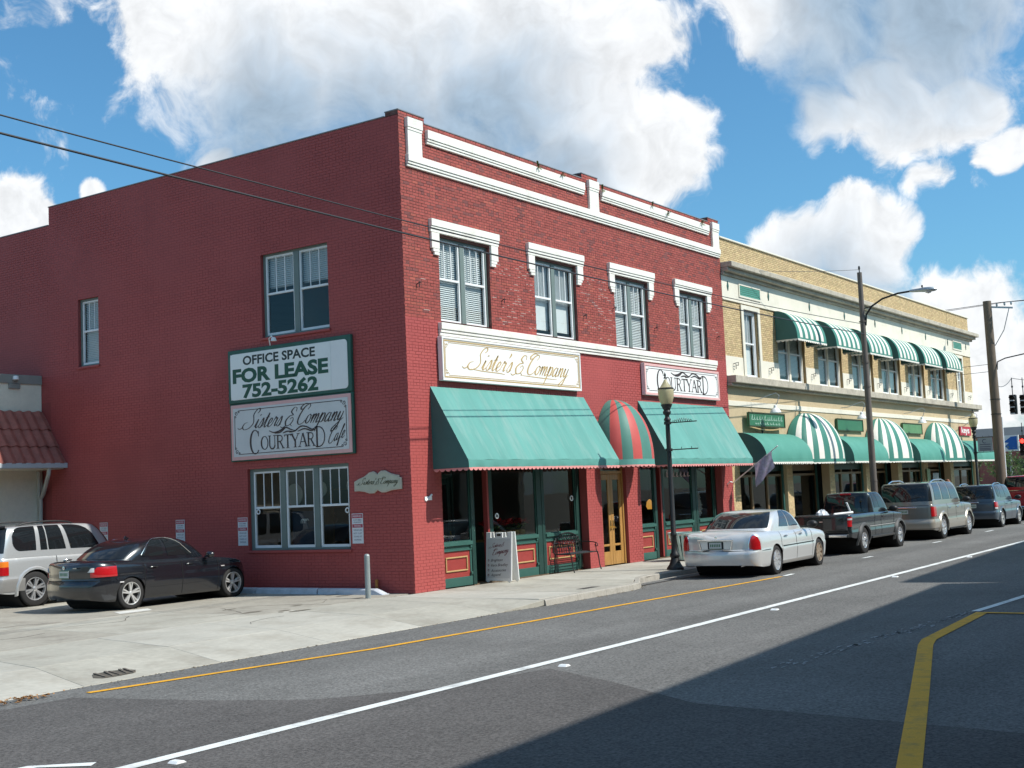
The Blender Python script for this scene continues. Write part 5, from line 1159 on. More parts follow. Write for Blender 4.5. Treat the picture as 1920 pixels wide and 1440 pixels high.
t = thing('window_lettering', 'pale pink script lettering across the right shop window', 'sign', (12.6, .26, 2.2)); mb = MB(); squiggle(mb, fx(.27), 11.95, 13.35, 2.28, .22, .02, 6); mb.build('lettering', pm('pink_script', (.62, .40, .40), .6, 0), t)
# ------------------------------------------------------------------ vehicles
def paint(name, col, metal=.0, rough=.32, flake=.04): return pm(name, col, rough, flake, 30, metal=metal, coat=1.0, spec=.5)
M_tyre = pm('tyre_rubber', (.022, .021, .021), .8, .15, 12, bump=.15, bscale=60); M_rim = pm('alloy_rim', (.60, .59, .57), .3, .06, 10, metal=.45); M_rimc = pm('chrome_rim', (.74, .74, .75), .16, .03, 10, metal=.7)
M_rimb = pm('dusty_rim', (.46, .36, .27), .4, .15, 10, metal=.6)
M_well = pm('wheel_well', (.012, .012, .012), .95, 0); M_cglass = pm('car_glass', (.012, .014, .016), .03, 0, spec=.6); M_cglass2 = pm('car_glass_blue', (.03, .045, .07), .03, 0, spec=.7)
M_lens = pm('tail_lens', (.42, .008, .012), .14, .1, 25, coat=.8, spec=.6); M_lens2 = pm('amber_lens', (.75, .20, .02), .15, 0, coat=.8); M_lensw = pm('clear_lens', (.60, .58, .58), .12, 0, coat=.8)
M_plate = pm('licence_plate', (.60, .61, .60), .45, .08, 30); M_trimb = pm('black_trim', (.016, .016, .017), .5, .1, 10); M_seam = pm('panel_gap', (.006, .006, .006), .9, 0)
M_grn = pm('plate_green', (.10, .22, .12), .5, 0)
def wheel(parent, x, y, R, w, side, spokes, rimm, rr=.68, twin=True):
    """tyre with its rim as a sub-part; axle along y, outside towards side (-1 = right)"""
    s = side; ri = R * rr
    mb = MB(); h = w / 2
    prof = [(ri * .98, -h * .80), (ri * 1.02, -h * .95), (R * .90, -h), (R * .97, -h * .86), (R, -h * .62), (R, h * .62), (R * .97, h * .86), (R * .90, h), (ri * 1.02, h * .95), (ri * .98, h * .80)]
    mb.lathe(prof, (x, y, R), 40, 'y'); mb.lathe([(0, s * h * .25), (ri, s * h * .25)], (x, y, R), 24, 'y')
    wh = mb.build('wheel', M_tyre, parent, smooth=True, local=True, angle=50)
    mb = MB(); o = s * h
    mb.lathe([(ri * .99, o * .30), (ri * 1.0, o * .92), (ri * .985, o * 1.0), (ri * .93, o * .96), (ri * .90, o * .40)], (x, y, R), 40, 'y')
    for k in range(spokes):
        for q in ((-.13, .13) if twin else (0,)):
            a = 2 * PI * k / spokes + .3; r0, r1 = ri * .16, ri * .93; a1 = a + q * 1.15; w0, w1 = ri * (.075 if twin else .15), ri * (.085 if twin else .19)
            P = []
            for (r, aa, ww, oo) in ((r0, a + q * .9, w0, .80), (r1, a1, w1, .90)):
                cx_, cz_ = x + r * math.cos(aa), R + r * math.sin(aa); tx, tz = -math.sin(aa) * ww, math.cos(aa) * ww
                P += [(cx_ - tx, y + o * (oo - .32), cz_ - tz), (cx_ + tx, y + o * (oo - .32), cz_ + tz), (cx_ + tx * .8, y + o * oo, cz_ + tz * .8), (cx_ - tx * .8, y + o * oo, cz_ - tz * .8)]
            mb.add(P, [(0, 1, 5, 4), (1, 2, 6, 5), (2, 3, 7, 6), (3, 0, 4, 7)])
    mb.lathe([(0, o * .92), (ri * .10, o * .91), (ri * .20, o * .82), (ri * .24, o * .5)], (x, y, R), 20, 'y')
    mb.build('rim', rimm, wh, smooth=True, local=True, angle=35)
    return wh
def rear_wiper(c, t):
    mb = MB(); a = c.gpt(.0, .13, .02, 1); b = c.gpt(.38, .22, .02, -1); mb.tube([a, b], .012, 6); mb.lathe([(0, -.03), (.03, -.02), (.03, .02)], a, 8, 'x'); mb.build('rear_wiper', M_trimb, t, local=True)
class Car:
    def __init__(c, sp): c.__dict__.update(sp); c.prep()
    def half(c, L, W, rb, fb, rrx, rry, frx, fry, side_x=None, bar=.02, n1=9, n2=9, nside=46):
        P = []
        W1 = W - rry; xb = rb
        for i in range(n1): y = W1 * i / n1; P.append((rb * (y / W1) ** 2, y))
        for i in range(n2 + 1): a = PI / 2 * i / n2; P.append((xb + rrx * (1 - math.cos(a)), W1 + rry * math.sin(a)))
        i1 = len(P) - 1; x0 = xb + rrx; x1 = L - fb - frx
        xs = sorted(set(list(np.linspace(x0, x1, nside)[1:-1]) + [v for v in (side_x or []) if x0 < v < x1]))
        for v in xs: P.append((v, W))
        W2 = W - fry; i2 = len(P)
        for i in range(n2 + 1): a = PI / 2 * (1 - i / n2); P.append((x1 + frx * math.cos(a), W2 + fry * math.sin(a)))
        for i in range(1, n1 + 1): y = W2 * (1 - i / n1); P.append((L - fb * (y / W2) ** 2, y))
        P = [(a, b * (1 - bar * ((a - L / 2) / (L / 2)) ** 2)) for a, b in P]
        S_ = list(np.linspace(0, 1, i1 + 1)) + [1 + (v - x0) / (x1 - x0) for v in xs] + list(np.linspace(2, 3, len(P) - i2))
        N = []
        for i in range(len(P)):
            if i in (0, len(P) - 1): N.append((-1.0 if i == 0 else 1.0, 0.0)); continue
            a, b = P[i - 1], P[i + 1]; dx, dy = b[0] - a[0], b[1] - a[1]; l = math.hypot(dx, dy); N.append((-dy / l, dx / l))
        return np.array(P), np.array(S_), np.array(N), x0, x1
    def prep(c):
        sx = []
        for (xw, R) in c.wheels:
            Ra = c.arch
            for q in (.9999, .985, .94, .86, .75, .6, .45, .3, .15, 0): sx += [xw - Ra * q, xw + Ra * q]
            sx += [xw - Ra * 1.005, xw + Ra * 1.005]
        c.P, c.S, c.N, c.x0, c.x1 = c.half(c.L, c.W, *c.plan, side_x=sx, bar=c.bar)
    def ztop(c, x): return float(np.interp(x, [a for a, _ in c.top], [b for _, b in c.top]))
    def zlow(c, x, side=True):
        z = float(np.interp(x, [a for a, _ in c.low], [b for _, b in c.low]))
        if side:
            for (xw, R) in c.wheels:
                d = abs(x - xw)
                if d < c.arch: z = max(z, R * .98 + math.sqrt(c.arch ** 2 - d * d))
        return z
    def inset(c, z, nx, x):
        w = min(1, nx * nx * 1.15); s = float(np.interp(z, [a for a, _ in c.sidep], [b for _, b in c.sidep])); ep = c.rearp if x < c.L / 2 else c.frontp
        e = float(np.interp(z, [a for a, _ in ep], [b for _, b in ep])); zt = c.ztop(x); r = c.rnd; q = max(0, (z - (zt - r)) / r)
        return s * (1 - w) + e * w + (1 - math.sqrt(max(0, 1 - q * q))) * r * .8
    def bpt(c, s, z, off=0.0, sgn=-1):
        px = float(np.interp(s, c.S, c.P[:, 0])); py = float(np.interp(s, c.S, c.P[:, 1])); nx = float(np.interp(s, c.S, c.N[:, 0])); ny = float(np.interp(s, c.S, c.N[:, 1]))
        i = c.inset(min(z, c.ztop(px)), nx, px) - off
        return (px - nx * i, sgn * (py - ny * i), z)
    def sx(c, x): return 1 + (x - c.x0) / (c.x1 - c.x0)
    def body(c, t, mat):
        loop = [(i, 1) for i in range(len(c.P))] + [(i, -1) for i in range(len(c.P) - 2, 0, -1)]
        NL = 18; rows = []
        for i, sg in loop:
            px, py = c.P[i]; nx, ny = c.N[i]; zl = c.zlow(px, abs(ny) > .8); zt = c.ztop(px); row = []
            for j in range(NL + 1):
                q = j / NL; q = q if q < .7 else .7 + .3 * math.sin((q - .7) / .3 * PI / 2) ; z = zl + (zt - zl) * q
                n = c.inset(z, nx, px); row.append((px - nx * n, sg * (py - ny * n), z))
            rows.append(row)
        mb = MB(); mb.grid(rows, close_u=True)
        bed = getattr(c, 'bed', None); m = 12; tr_ = []
        for i in range(len(c.P)):
            x, y, z = rows[i][-1]; row = []
            for k in range(m + 1):
                f = 1 - 2 * k / m; zz = z + c.crown * (1 - f * f) * min(1, y / c.W + .0); yy = y * f
                if bed and bed[0] < x < bed[1] :
                    e = .07 / max(y, .1); ff = 1 if k == 0 else -1 if k == m else max(-1 + e, min(1 - e, f * 1.02)); yy = y * ff
                    zz = z if abs(ff) > 1 - e * .999 and k in (0, m) else (bed[2] if 1 < k < m - 1 else z)
                    if k in (2, m - 2): yy = math.copysign(y * (1 - e) - .002, f)
                row.append((x, yy, zz))
            tr_.append(row)
        mb.grid(tr_)
        import bmesh
        me = bpy.data.meshes.new('body'); me.from_pydata(mb.v, [], mb.f); bm = bmesh.new(); bm.from_mesh(me); bmesh.ops.remove_doubles(bm, verts=bm.verts, dist=.0008); bmesh.ops.recalc_face_normals(bm, faces=bm.faces); bm.to_mesh(me); bm.free()
        me.materials.append(mat); me.polygons.foreach_set('use_smooth', [True] * len(me.polygons)); me.set_sharp_from_angle(angle=math.radians(42))
        o = bpy.data.objects.new('body', me); COL.objects.link(o); o.parent = t
        mb = MB(); W_ = c.W - .16
        mb.box(.5, c.L - .6, -W_ + .12, W_ - .12, c.low[1][1] + .01, .62)
        for xw, R in c.wheels: mb.lathe([(c.arch * .99, -c.W + .05), (c.arch * .99, c.W - .05)], (xw, 0, R), 20, 'y')
        mb.build('underbody', M_well, t, local=True)
        return o
    def bpatch(c, name, t, s0, s1, z0, z1, mat, off=.006, sgn=-1, n=14, m=6, parent=None, back=True):
        mb = MB(); g = lambda f, s: f(s) if callable(f) else f
        rows = []
        for i in range(n + 1):
            s = s0 + (s1 - s0) * i / n; a, b = g(z0, s), g(z1, s); rows.append([c.bpt(s, a + (b - a) * j / m, off, sgn) for j in range(m + 1)])
        mb.grid(rows)
        if back:                                           # return edges so that the patch has thickness
            r2 = []
            for i in range(n + 1):
                s = s0 + (s1 - s0) * i / n; a, b = g(z0, s), g(z1, s); r2.append([c.bpt(s, a + (b - a) * j / m, -.01, sgn) for j in range(m + 1)])
            mb.grid([rows[0], r2[0]]); mb.grid([rows[-1], r2[-1]]); mb.grid([[r[0] for r in rows], [r[0] for r in r2]]); mb.grid([[r[-1] for r in rows], [r[-1] for r in r2]])
        return mb.build(name, mat, parent or t, smooth=True, local=True, angle=50)
    LV = ([0, .19, .37, .53, .68, .81, .915, 1.0], [0, .25, .48, .675, .83, .93, .982, 1.0])
    def gprep(c):
        g = c.gh; Lb = g['b'][1] - g['b'][0]; Lt = g['t'][1] - g['t'][0]
        c.GB, c.GS, c.GN, _, _ = c.half(Lb, g['wb'], *g['pb'], bar=g.get('bar', .03)); c.GT, _, _, _, _ = c.half(Lt, g['wt'], *g['pt'], bar=g.get('bar', .03))
    def gpt(c, s, t, off=0.0, sgn=-1):
        g = c.gh; I = lambda A: float(np.interp(s, c.GS, A)); bx, by = g['b'][0] + I(c.GB[:, 0]), I(c.GB[:, 1]); tx, ty = g['t'][0] + I(c.GT[:, 0]), I(c.GT[:, 1]); nx, ny = I(c.GN[:, 0]), I(c.GN[:, 1])
        u = float(np.interp(t, np.linspace(0, 1, 8), c.LV[0])); v = float(np.interp(t, np.linspace(0, 1, 8), c.LV[1])); bl = g.get('bulge', .03) * math.sin(PI * min(1, u)) + off
        mid = (g['t'][0] + g['t'][1]) / 2; hl = (g['t'][1] - g['t'][0]) / 2; zr = g['z'] - g.get('rc', .03) * ((tx - mid) / hl) ** 2 - .025 * (1 - 0)
        zb = c.ztop(bx) - .04
        return (bx + (tx - bx) * u + nx * bl, sgn * (by + (ty - by) * u + ny * bl), zb + (zr - zb) * v + off * .35)
    def greenhouse(c, t, mat):
        c.gprep(); loop = [(s, 1) for s in c.GS] + [(s, -1) for s in c.GS[-2:0:-1]]; NT = 14
        rows = [[c.gpt(s, j / NT, 0, sg) for j in range(NT + 1)] for s, sg in loop]; mb = MB(); mb.grid(rows, close_u=True); n = len(c.GS); tr_ = []
        for i in range(n):
            x, y, z = rows[i][-1]; tr_.append([(x, y * (1 - 2 * k / 10), z + .028 * (1 - (1 - 2 * k / 10) ** 2) * min(1, y / c.gh['wt'])) for k in range(11)])
        mb.grid(tr_)
        import bmesh
        me = bpy.data.meshes.new('cabin'); me.from_pydata(mb.v, [], mb.f); bm = bmesh.new(); bm.from_mesh(me); bmesh.ops.remove_doubles(bm, verts=bm.verts, dist=.0008); bmesh.ops.recalc_face_normals(bm, faces=bm.faces); bm.to_mesh(me); bm.free()
        me.materials.append(mat); me.polygons.foreach_set('use_smooth', [True] * len(me.polygons)); me.set_sharp_from_angle(angle=math.radians(60))
        o = bpy.data.objects.new('cabin', me); COL.objects.link(o); o.parent = t; return o
    def gpatch(c, name, t, s0, s1, t0, t1, mat, off=.006, sgn=-1, n=18, m=8, both=False):
        mb = MB(); g = lambda f, q: f(q) if callable(f) else f; rows = []
        if both:
            ss = [(abs(q), 1 if q >= 0 else -1) for q in np.linspace(-s1, s1, n * 2 + 1)] if s0 == 0 else [(3 - abs(q), 1 if q >= 0 else -1) for q in np.linspace(-(3 - s0), (3 - s0), n * 2 + 1)]
        else: ss = [(s0 + (s1 - s0) * i / n, sgn) for i in range(n + 1)]
        for i, (s, sg) in enumerate(ss):
            q = i / (len(ss) - 1); a, b = g(t0, q), g(t1, q); rows.append([c.gpt(s, a + (b - a) * j / m, off, sg) for j in range(m + 1)])
        mb.grid(rows); return mb.build(name, mat, t, smooth=True, local=True, angle=60)
def rnd_t(lo, hi, k=.35, left=True, right=True):
    """window edge height that rounds off towards its ends"""
    def f(q):
        e = 0
        if left and q < k: e = max(e, 1 - math.sqrt(max(0, 1 - ((k - q) / k) ** 2)))
        if right and q > 1 - k: e = max(e, 1 - math.sqrt(max(0, 1 - ((q - 1 + k) / k) ** 2)))
        return hi + (lo - hi) * e
    return f
def plate(t, x, z, txt='', w=.30, h=.155, frame=None, tilt=.0):
    mb = MB(); mb.box(x - .012, x, -w / 2, w / 2, z - h / 2, z + h / 2); p = mb.build('licence_plate', M_plate, t, local=True, bevel=.004)
    f0 = lambda u, v, d: (x - .012 - d, -u, v)
    mb = MB()
    for (a, b, c_, d_) in ((-w / 2, w / 2, z + h / 2 - .012, z + h / 2), (-w / 2, w / 2, z - h / 2, z - h / 2 + .012)): fbox(mb, f0, a, b, c_, d_, .001, .003)
    for k in range(6): u = -w * .36 + w * .144 * k; fbox(mb, f0, u - .014, u + .014, z - .032, z + .032, .001, .0025)
    mb.build('plate_print', M_grn, p, local=True); return p
def mirror(t, x, y, z, mat, s=1.0):
    mb = MB(); mb.lathe([(0, -.055 * s), (.06 * s, -.05 * s), (.085 * s, -.02 * s), (.088 * s, .05 * s), (.075 * s, .06 * s), (0, .062 * s)], (x, y - .10 * s, z), 14, 'x')
    mb.v = [(a, y - .10 * s + (b - (y - .10 * s)) * 1.15, z + (c_ - z) * .8) for a, b, c_ in mb.v]; mb.bar((x + .02, y - .05, z - .03), (x + .02, y + .06, z - .05), .05, .04); mb.build('wing_mirror', mat, t, smooth=True, local=True, angle=50)
def handles(c, t, xs, z, mat, sgn=-1):
    for x in xs:
        s0, s1 = c.sx(x), c.sx(x + .2); mb = MB(); P = [c.bpt(s0 + (s1 - s0) * q, z + .012 * math.sin(PI * q), .012 + .022 * math.sin(PI * q) ** .5, sgn) for q in (0, .12, .35, .65, .88, 1)]; mb.tube(P, .014, 8); mb.build('door_handle', mat, t, smooth=True, local=True)
def seams(c, t, xs, z1=None, sgn=-1, z0=None):
    for x in xs:
        s = c.sx(x); c.bpatch('panel_gap', t, s - .0022, s + .0022, z0 or c.low[1][1] + .03, (z1 or c.ztop(x) - .035), M_seam, .0025, sgn, n=1, m=14, back=False)
def strip(c, name, t, x0, x1, z0, z1, mat, off=.012, sgn=-1): return c.bpatch(name, t, c.sx(x0), c.sx(x1), z0, z1, mat, off, sgn, n=30, m=2)
def arch_flare(c, t, mat, w=.06, off=.025, sgn=-1):
    for xw, R in c.wheels:
        mb = MB(); rows = []
        for i in range(25):
            a = PI * (-.08 + 1.16 * i / 24); row = []
            for (r, o) in ((c.arch * .985, -.02), (c.arch * .985, off), (c.arch + w * .6, off), (c.arch + w, .002)):
                x = xw + r * math.cos(a); z = R * .98 + r * math.sin(a); q = c.bpt(c.sx(x), max(z, .2), 0, sgn); row.append((x, q[1] + sgn * o, z))
            rows.append(row)
        mb.grid(rows); mb.build('wheel_arch', mat, t, smooth=True, local=True, angle=40)
def wheels(c, t, w, spokes, rimm, twin=True, rr=.68, front=None):
    for k, (xw, R) in enumerate(c.wheels):
        for sg in (-1, 1): wheel(t, xw, sg * (c.W - w / 2 - .025), R, w, sg, spokes, front if (front and k == 1) else rimm, rr, twin)
def exhaust(t, x, y, z):
    mb = MB(); mb.lathe([(.028, -.02), (.032, .0), (.032, .25)], (x, y, z), 12, 'x'); mb.build('exhaust_pipe', M_chrome, t, smooth=True, local=True)

# --- black compact sedan nosed against the side wall
M_blk = paint('black_paint', (.008, .009, .013), .0, .22)
c = Car(dict(L=4.52, W=.905, plan=(.10, .16, .42, .30, .55, .42), bar=.025, wheels=[(1.0, .322), (3.76, .322)], arch=.352, rnd=.09, crown=.03,
    top=[(0, .955), (.06, .985), (.25, 1.005), (.7, 1.0), (1.3, .985), (2.2, .955), (3.2, .93), (3.5, .90), (4.0, .82), (4.3, .74), (4.52, .64)], low=[(0, .26), (.5, .19), (3.9, .17), (4.52, .22)],
    sidep=[(.15, .10), (.22, .055), (.33, .03), (.5, .0), (.62, .0), (.70, .018), (.74, .012), (.85, .03), (.95, .055), (1.02, .07)],
    rearp=[(.2, .12), (.28, .04), (.40, .0), (.56, .0), (.62, .035), (.66, .05), (.8, .035), (.90, .04), (.97, .02), (1.02, .02)], frontp=[(.2, .06), (.35, .0), (.5, .02), (.7, .08), (.95, .12)],
    gh=dict(b=(.60, 3.42), t=(1.36, 2.55), wb=.80, wt=.56, z=1.43, pb=(.06, .16, .5, .30, .5, .35), pt=(.06, .10, .26, .22, .28, .24), bulge=.06, rc=.065)))
t = thing('parked_sedan', 'glossy black sedan parked nose-in against the red side wall', 'car', (-4.93, 5.10, 0), 0.0)
c.body(t, M_blk); c.greenhouse(t, M_blk)
c.gpatch('rear_window', t, 0, .80, .10, .86, M_cglass, both=True); c.gpatch('windscreen', t, 2.2, 3, .08, .88, M_cglass, both=True)
for sg in (-1, 1):
    c.gpatch('side_window', t, 1.06, 1.46, .12, rnd_t(.2, .84, .5, True, False), M_cglass, sgn=sg); c.gpatch('side_window', t, 1.54, 1.98, .12, rnd_t(.25, .84, .5, False, True), M_cglass, sgn=sg)
    mb = MB(); P = [c.gpt(1.04 + .96 * i / 40, rnd_t(.16, .88, .25)(i / 40), .010, sg) for i in range(41)]; mb.tube(P, .0085, 6); mb.build('chrome_strip', M_chrome, t, smooth=True, local=True)
    c.bpatch('tail_lamp', t, .62, 1.04, lambda s: .70, lambda s: .80 + .105 * min(1, max(0, (s - .66) / .10)), M_lens, .012, sg, n=24); c.bpatch('reversing_lamp', t, .56, .705, .805, lambda s: .805 + .085 * min(1, max(.15, (s - .56) / .08)), M_lensw, .016, sg)
    c.bpatch('side_reflector', t, 1.055, 1.085, .56, .585, M_lensw, .012, sg)
    seams(c, t, (1.34, 2.32, 3.32), sgn=sg); handles(c, t, (1.46, 2.42), .815, M_blk, sg); strip(c, 'side_marker', t, 3.40, 3.50, .70, .72, M_lensw, .008, sg)
    mirror(t, 2.98, sg * .90 if sg < 0 else .90 + .2, .985, M_blk)
c.bpatch('bumper_gap', t, 0, .99, .625, .637, M_seam, .004, -1, n=24, m=1, back=False); c.bpatch('bumper_gap', t, 0, .99, .625, .637, M_seam, .004, 1, n=24, m=1, back=False)
mb = MB(); mb.lathe([(0, .006), (.036, .004), (.038, 0)], (.035, 0, .90), 16, 'x'); mb.v = [(.03 - (a - .035), b, z) for a, b, z in mb.v]; mb.build('badge', M_chrome, t, local=True)
mb = MB(); mb.box(.028, .036, -.42, -.30, .885, .905); mb.build('badge', M_chrome, t, local=True)
mb = MB(); mb.prism([(1.50, 1.405), (1.66, 1.41), (1.55, 1.475)], lambda u, v, d: (u, d, v), -.012, .012); mb.build('roof_antenna', M_blk, t, local=True, bevel=.006)
plate(t, .045, .77); wheels(c, t, .225, 5, M_rim, True, .72); exhaust(t, .10, .32, .26)

# --- silver luxury sedan at the kerb
M_sil = paint('silver_paint', (.66, .665, .66), .35, .30); M_tan2 = paint('silver_lower', (.42, .40, .375), .3, .35)
c = Car(dict(L=5.46, W=.985, plan=(.16, .20, .30, .30, .45, .40), bar=.03, wheels=[(1.38, .335), (4.37, .335)], arch=.385, rnd=.13, crown=.035,
    top=[(0, .93), (.05, .985), (.2, 1.02), (.6, 1.035), (1.3, 1.02), (2.4, .985), (3.9, .97), (4.3, .94), (5.0, .86), (5.3, .79), (5.46, .70)], low=[(0, .30), (.6, .23), (4.6, .20), (5.46, .25)],
    sidep=[(.18, .09), (.26, .04), (.40, .02), (.56, .0), (.60, .0), (.61, .012), (.8, .02), (.92, .045), (1.03, .09)],
    rearp=[(.2, .12), (.30, .03), (.42, .0), (.56, .0), (.615, .03), (.63, .065), (.80, .07), (.93, .085), (1.04, .13)], frontp=[(.2, .06), (.35, .0), (.55, .0), (.62, .05), (.9, .10)],
    gh=dict(b=(.98, 4.06), t=(1.92, 3.02), wb=.86, wt=.63, z=1.49, pb=(.10, .22, .35, .30, .5, .35), pt=(.06, .10, .22, .22, .25, .22), bulge=.05, rc=.03)))
t = thing('parked_sedan', 'long silver sedan with tall red tail lamps parked at the kerb by the lamp post', 'car', (5.53, -4.28, RZ), .045)
c.body(t, M_sil); c.greenhouse(t, M_sil)
c.gpatch('rear_window', t, 0, .80, .12, .84, M_cglass, both=True); c.gpatch('windscreen', t, 2.2, 3, .08, .88, M_cglass, both=True)
for sg in (-1, 1):
    c.gpatch('side_window', t, 1.20, 1.57, .14, rnd_t(.25, .84, .45, True, False), M_cglass2, sgn=sg); c.gpatch('side_window', t, 1.61, 2.0, .14, rnd_t(.2, .84, .5, False, True), M_cglass2, sgn=sg)
    c.bpatch('tail_lamp', t, .60, .93, .635, lambda s: .635 + .32 * math.sqrt(max(0.02, 1 - ((s - .765) / .175) ** 2)) ** .8, M_lens, .016, sg, n=20)
    c.bpatch('lamp_surround', t, .585, .945, .625, lambda s: .640 + .335 * math.sqrt(max(0.01, 1 - ((s - .765) / .190) ** 2)) ** .8, M_chrome, .008, sg, n=20)
    seams(c, t, (1.72, 2.72, 3.86), sgn=sg); handles(c, t, (1.90, 2.92), .86, M_chrome, sg); strip(c, 'rub_strip', t, 1.80, 3.95, .625, .648, M_trimb, .012, sg)
    strip(c, 'bumper_line', t, .42, .98, .60, .615, M_trimb, .004, sg); strip(c, 'lower_sill', t, 1.78, 3.97, .225, .30, M_tan2, .008, sg)
    mirror(t, 3.52, sg * .97 if sg < 0 else .97 + .2, 1.07, M_trimb, 1.25)
    c.bpatch('bumper_crease', t, 0, .99, .615, .628, M_seam, .003, sg, n=24, m=1, back=False)
mb = MB(); f0 = lambda u, v, d: (.07 - d, -u, v)
mb.prism([(-.42, .845), (.42, .845), (.44, .885), (-.44, .885)], f0, .0, .05); mb.prism([(-.42, .845), (-.385, .845), (-.345, .665), (-.375, .645)], f0, 0, .025); mb.prism([(.42, .845), (.385, .845), (.345, .665), (.375, .645)], f0, 0, .025); fbox(mb, f0, -.37, .37, .64, .66, .0, .025); mb.build('plate_surround', M_chrome, t, local=True, bevel=.012)
mb = MB(); mb.prism([(-.345, .662), (.345, .662), (.384, .843), (-.384, .843)], f0, 0, .010); mb.build('plate_recess', M_sil, t, local=True); mb = MB(); fbox(mb, f0, -.19, .19, .668, .832, .013, .018); mb.build('plate_holder', M_trimb, t, local=True); plate(t, .048, .75)
mb = MB(); mb.lathe([(0, -.004), (.03, -.003), (.032, 0)], (.085, 0, .925), 14, 'x'); mb.build('badge', M_chrome, t, local=True)
wheels(c, t, .235, 9, M_rimc, False, .70, front=M_rimb); exhaust(t, .12, -.55, .28)

# --- black pickup
M_blk2 = paint('black_truck_paint', (.010, .012, .014), .0, .25); M_flare = pm('grey_flare', (.085, .085, .085), .5, .08, 6)
c = Car(dict(L=5.10, W=.86, plan=(.02, .14, .14, .12, .42, .36), bar=.02, wheels=[(1.14, .375), (4.34, .375)], arch=.435, rnd=.05, crown=.0,
    top=[(0, 1.14), (2.0, 1.14), (2.05, 1.13), (3.6, 1.11), (3.8, 1.10), (4.6, 1.04), (4.95, .98), (5.10, .88)], low=[(0, .52), (.4, .46), (4.5, .42), (5.10, .44)],
    sidep=[(.3, .10), (.45, .03), (.62, .0), (.70, .015), (.9, .02), (1.02, .0), (1.14, .015)], rearp=[(.4, .05), (.60, .01), (.7, .0), (1.14, .01)], frontp=[(.4, .05), (.55, .0), (.7, .02), (1.1, .08)],
    gh=dict(b=(2.02, 3.98), t=(2.14, 3.22), wb=.80, wt=.62, z=1.74, pb=(.03, .14, .18, .16, .4, .30), pt=(.03, .08, .12, .14, .2, .2), bulge=.02, rc=.02), bed=(.07, 1.96, .72)))
t = thing('parked_pickup', 'black pickup truck with grey wheel arches parked ahead of the silver sedan', 'truck', (13.58, -3.72, RZ), .0)
c.body(t, M_blk2); c.greenhouse(t, M_blk2)
c.gpatch('rear_window', t, 0, .85, .16, .84, M_cglass, both=True); c.gpatch('windscreen', t, 2.2, 3, .08, .88, M_cglass, both=True)
for sg in (-1, 1):
    c.gpatch('side_window', t, 1.08, 1.36, .16, .84, M_cglass, sgn=sg); c.gpatch('side_window', t, 1.42, 1.98, .16, rnd_t(.3, .84, .3, False, True), M_cglass, sgn=sg)
    c.bpatch('tail_lamp', t, .58, 1.0, .80, 1.06, M_lens, .014, sg); c.bpatch('reversing_lamp', t, .60, .98, .985, 1.03, M_lensw, .017, sg)
    arch_flare(c, t, M_flare, .075, .05, sg); seams(c, t, (2.06, 2.62, 3.78), sgn=sg); handles(c, t, (2.72,), .98, M_trimb, sg); strip(c, 'pinstripe', t, 1.62, 3.9, .745, .757, M_lensw, .004, sg)
    strip(c, 'step_bar', t, 1.75, 3.75, .40, .455, M_flare, .05, sg); mirror(t, 3.42, sg * .83 if sg < 0 else .83 + .2, 1.20, M_trimb, 1.3)
mb = MB(); mb.box(-.12, .03, -.80, .80, .50, .60); mb.build('rear_bumper', M_trimb, t, local=True, bevel=.02); [MB().box(-.135, -.118, a, b, .515, .585).build('bumper_chrome', M_chrome, t, local=True, bevel=.01) for a, b in ((-.78, -.25), (.25, .78))]; plate(t, -.125, .57, w=.28, h=.14)
mb = MB(); mb.box(-.012, .0, -.05, .05, .94, .965); mb.build('badge', M_chrome, t, local=True)
mb = MB(); mb.box(2.05, 2.09, -.16, .16, 1.655, 1.70); mb.build('brake_lamp', M_lens, t, local=True, bevel=.008)
wheels(c, t, .25, 5, M_rimc, False, .60)
# load in the pickup bed
t2 = thing('tarp_bundle', 'crumpled silver tarpaulin bundle in the bed of the black pickup', 'tarp', (14.6, -3.35, .60)); mb = MB(); random.seed(4); rows = []
for i in range(9):
    th = PI / 2 * i / 8; rows.append([(14.75 + .42 * math.cos(th) * math.cos(2 * PI * j / 18) * random.uniform(.86, 1.1), -3.32 + .26 * math.cos(th) * math.sin(2 * PI * j / 18) * random.uniform(.86, 1.1), .58 + .56 * math.sin(th) * random.uniform(.92, 1.05)) for j in range(18)])
mb.grid(rows, close_v=True); mb.build('tarp_cloth', pm('silver_tarp', (.55, .58, .62), .4, .2, 9, metal=.3), t2)
t2 = thing('jack_stand', 'white angled metal bar sticking out over the pickup bed', 'tool', (14.0, -4.3, 1.0)); mb = MB(); mb.tube([(13.75, -4.05, 1.02), (14.25, -4.42, 1.05)], .035, 8); mb.tube([(14.2, -4.38, 1.05), (14.12, -4.30, 1.34)], .028, 8); mb.tube([(13.75, -4.05, .60), (13.75, -4.05, 1.02)], .03, 8); mb.build('bar_frame', M_winw, t2)

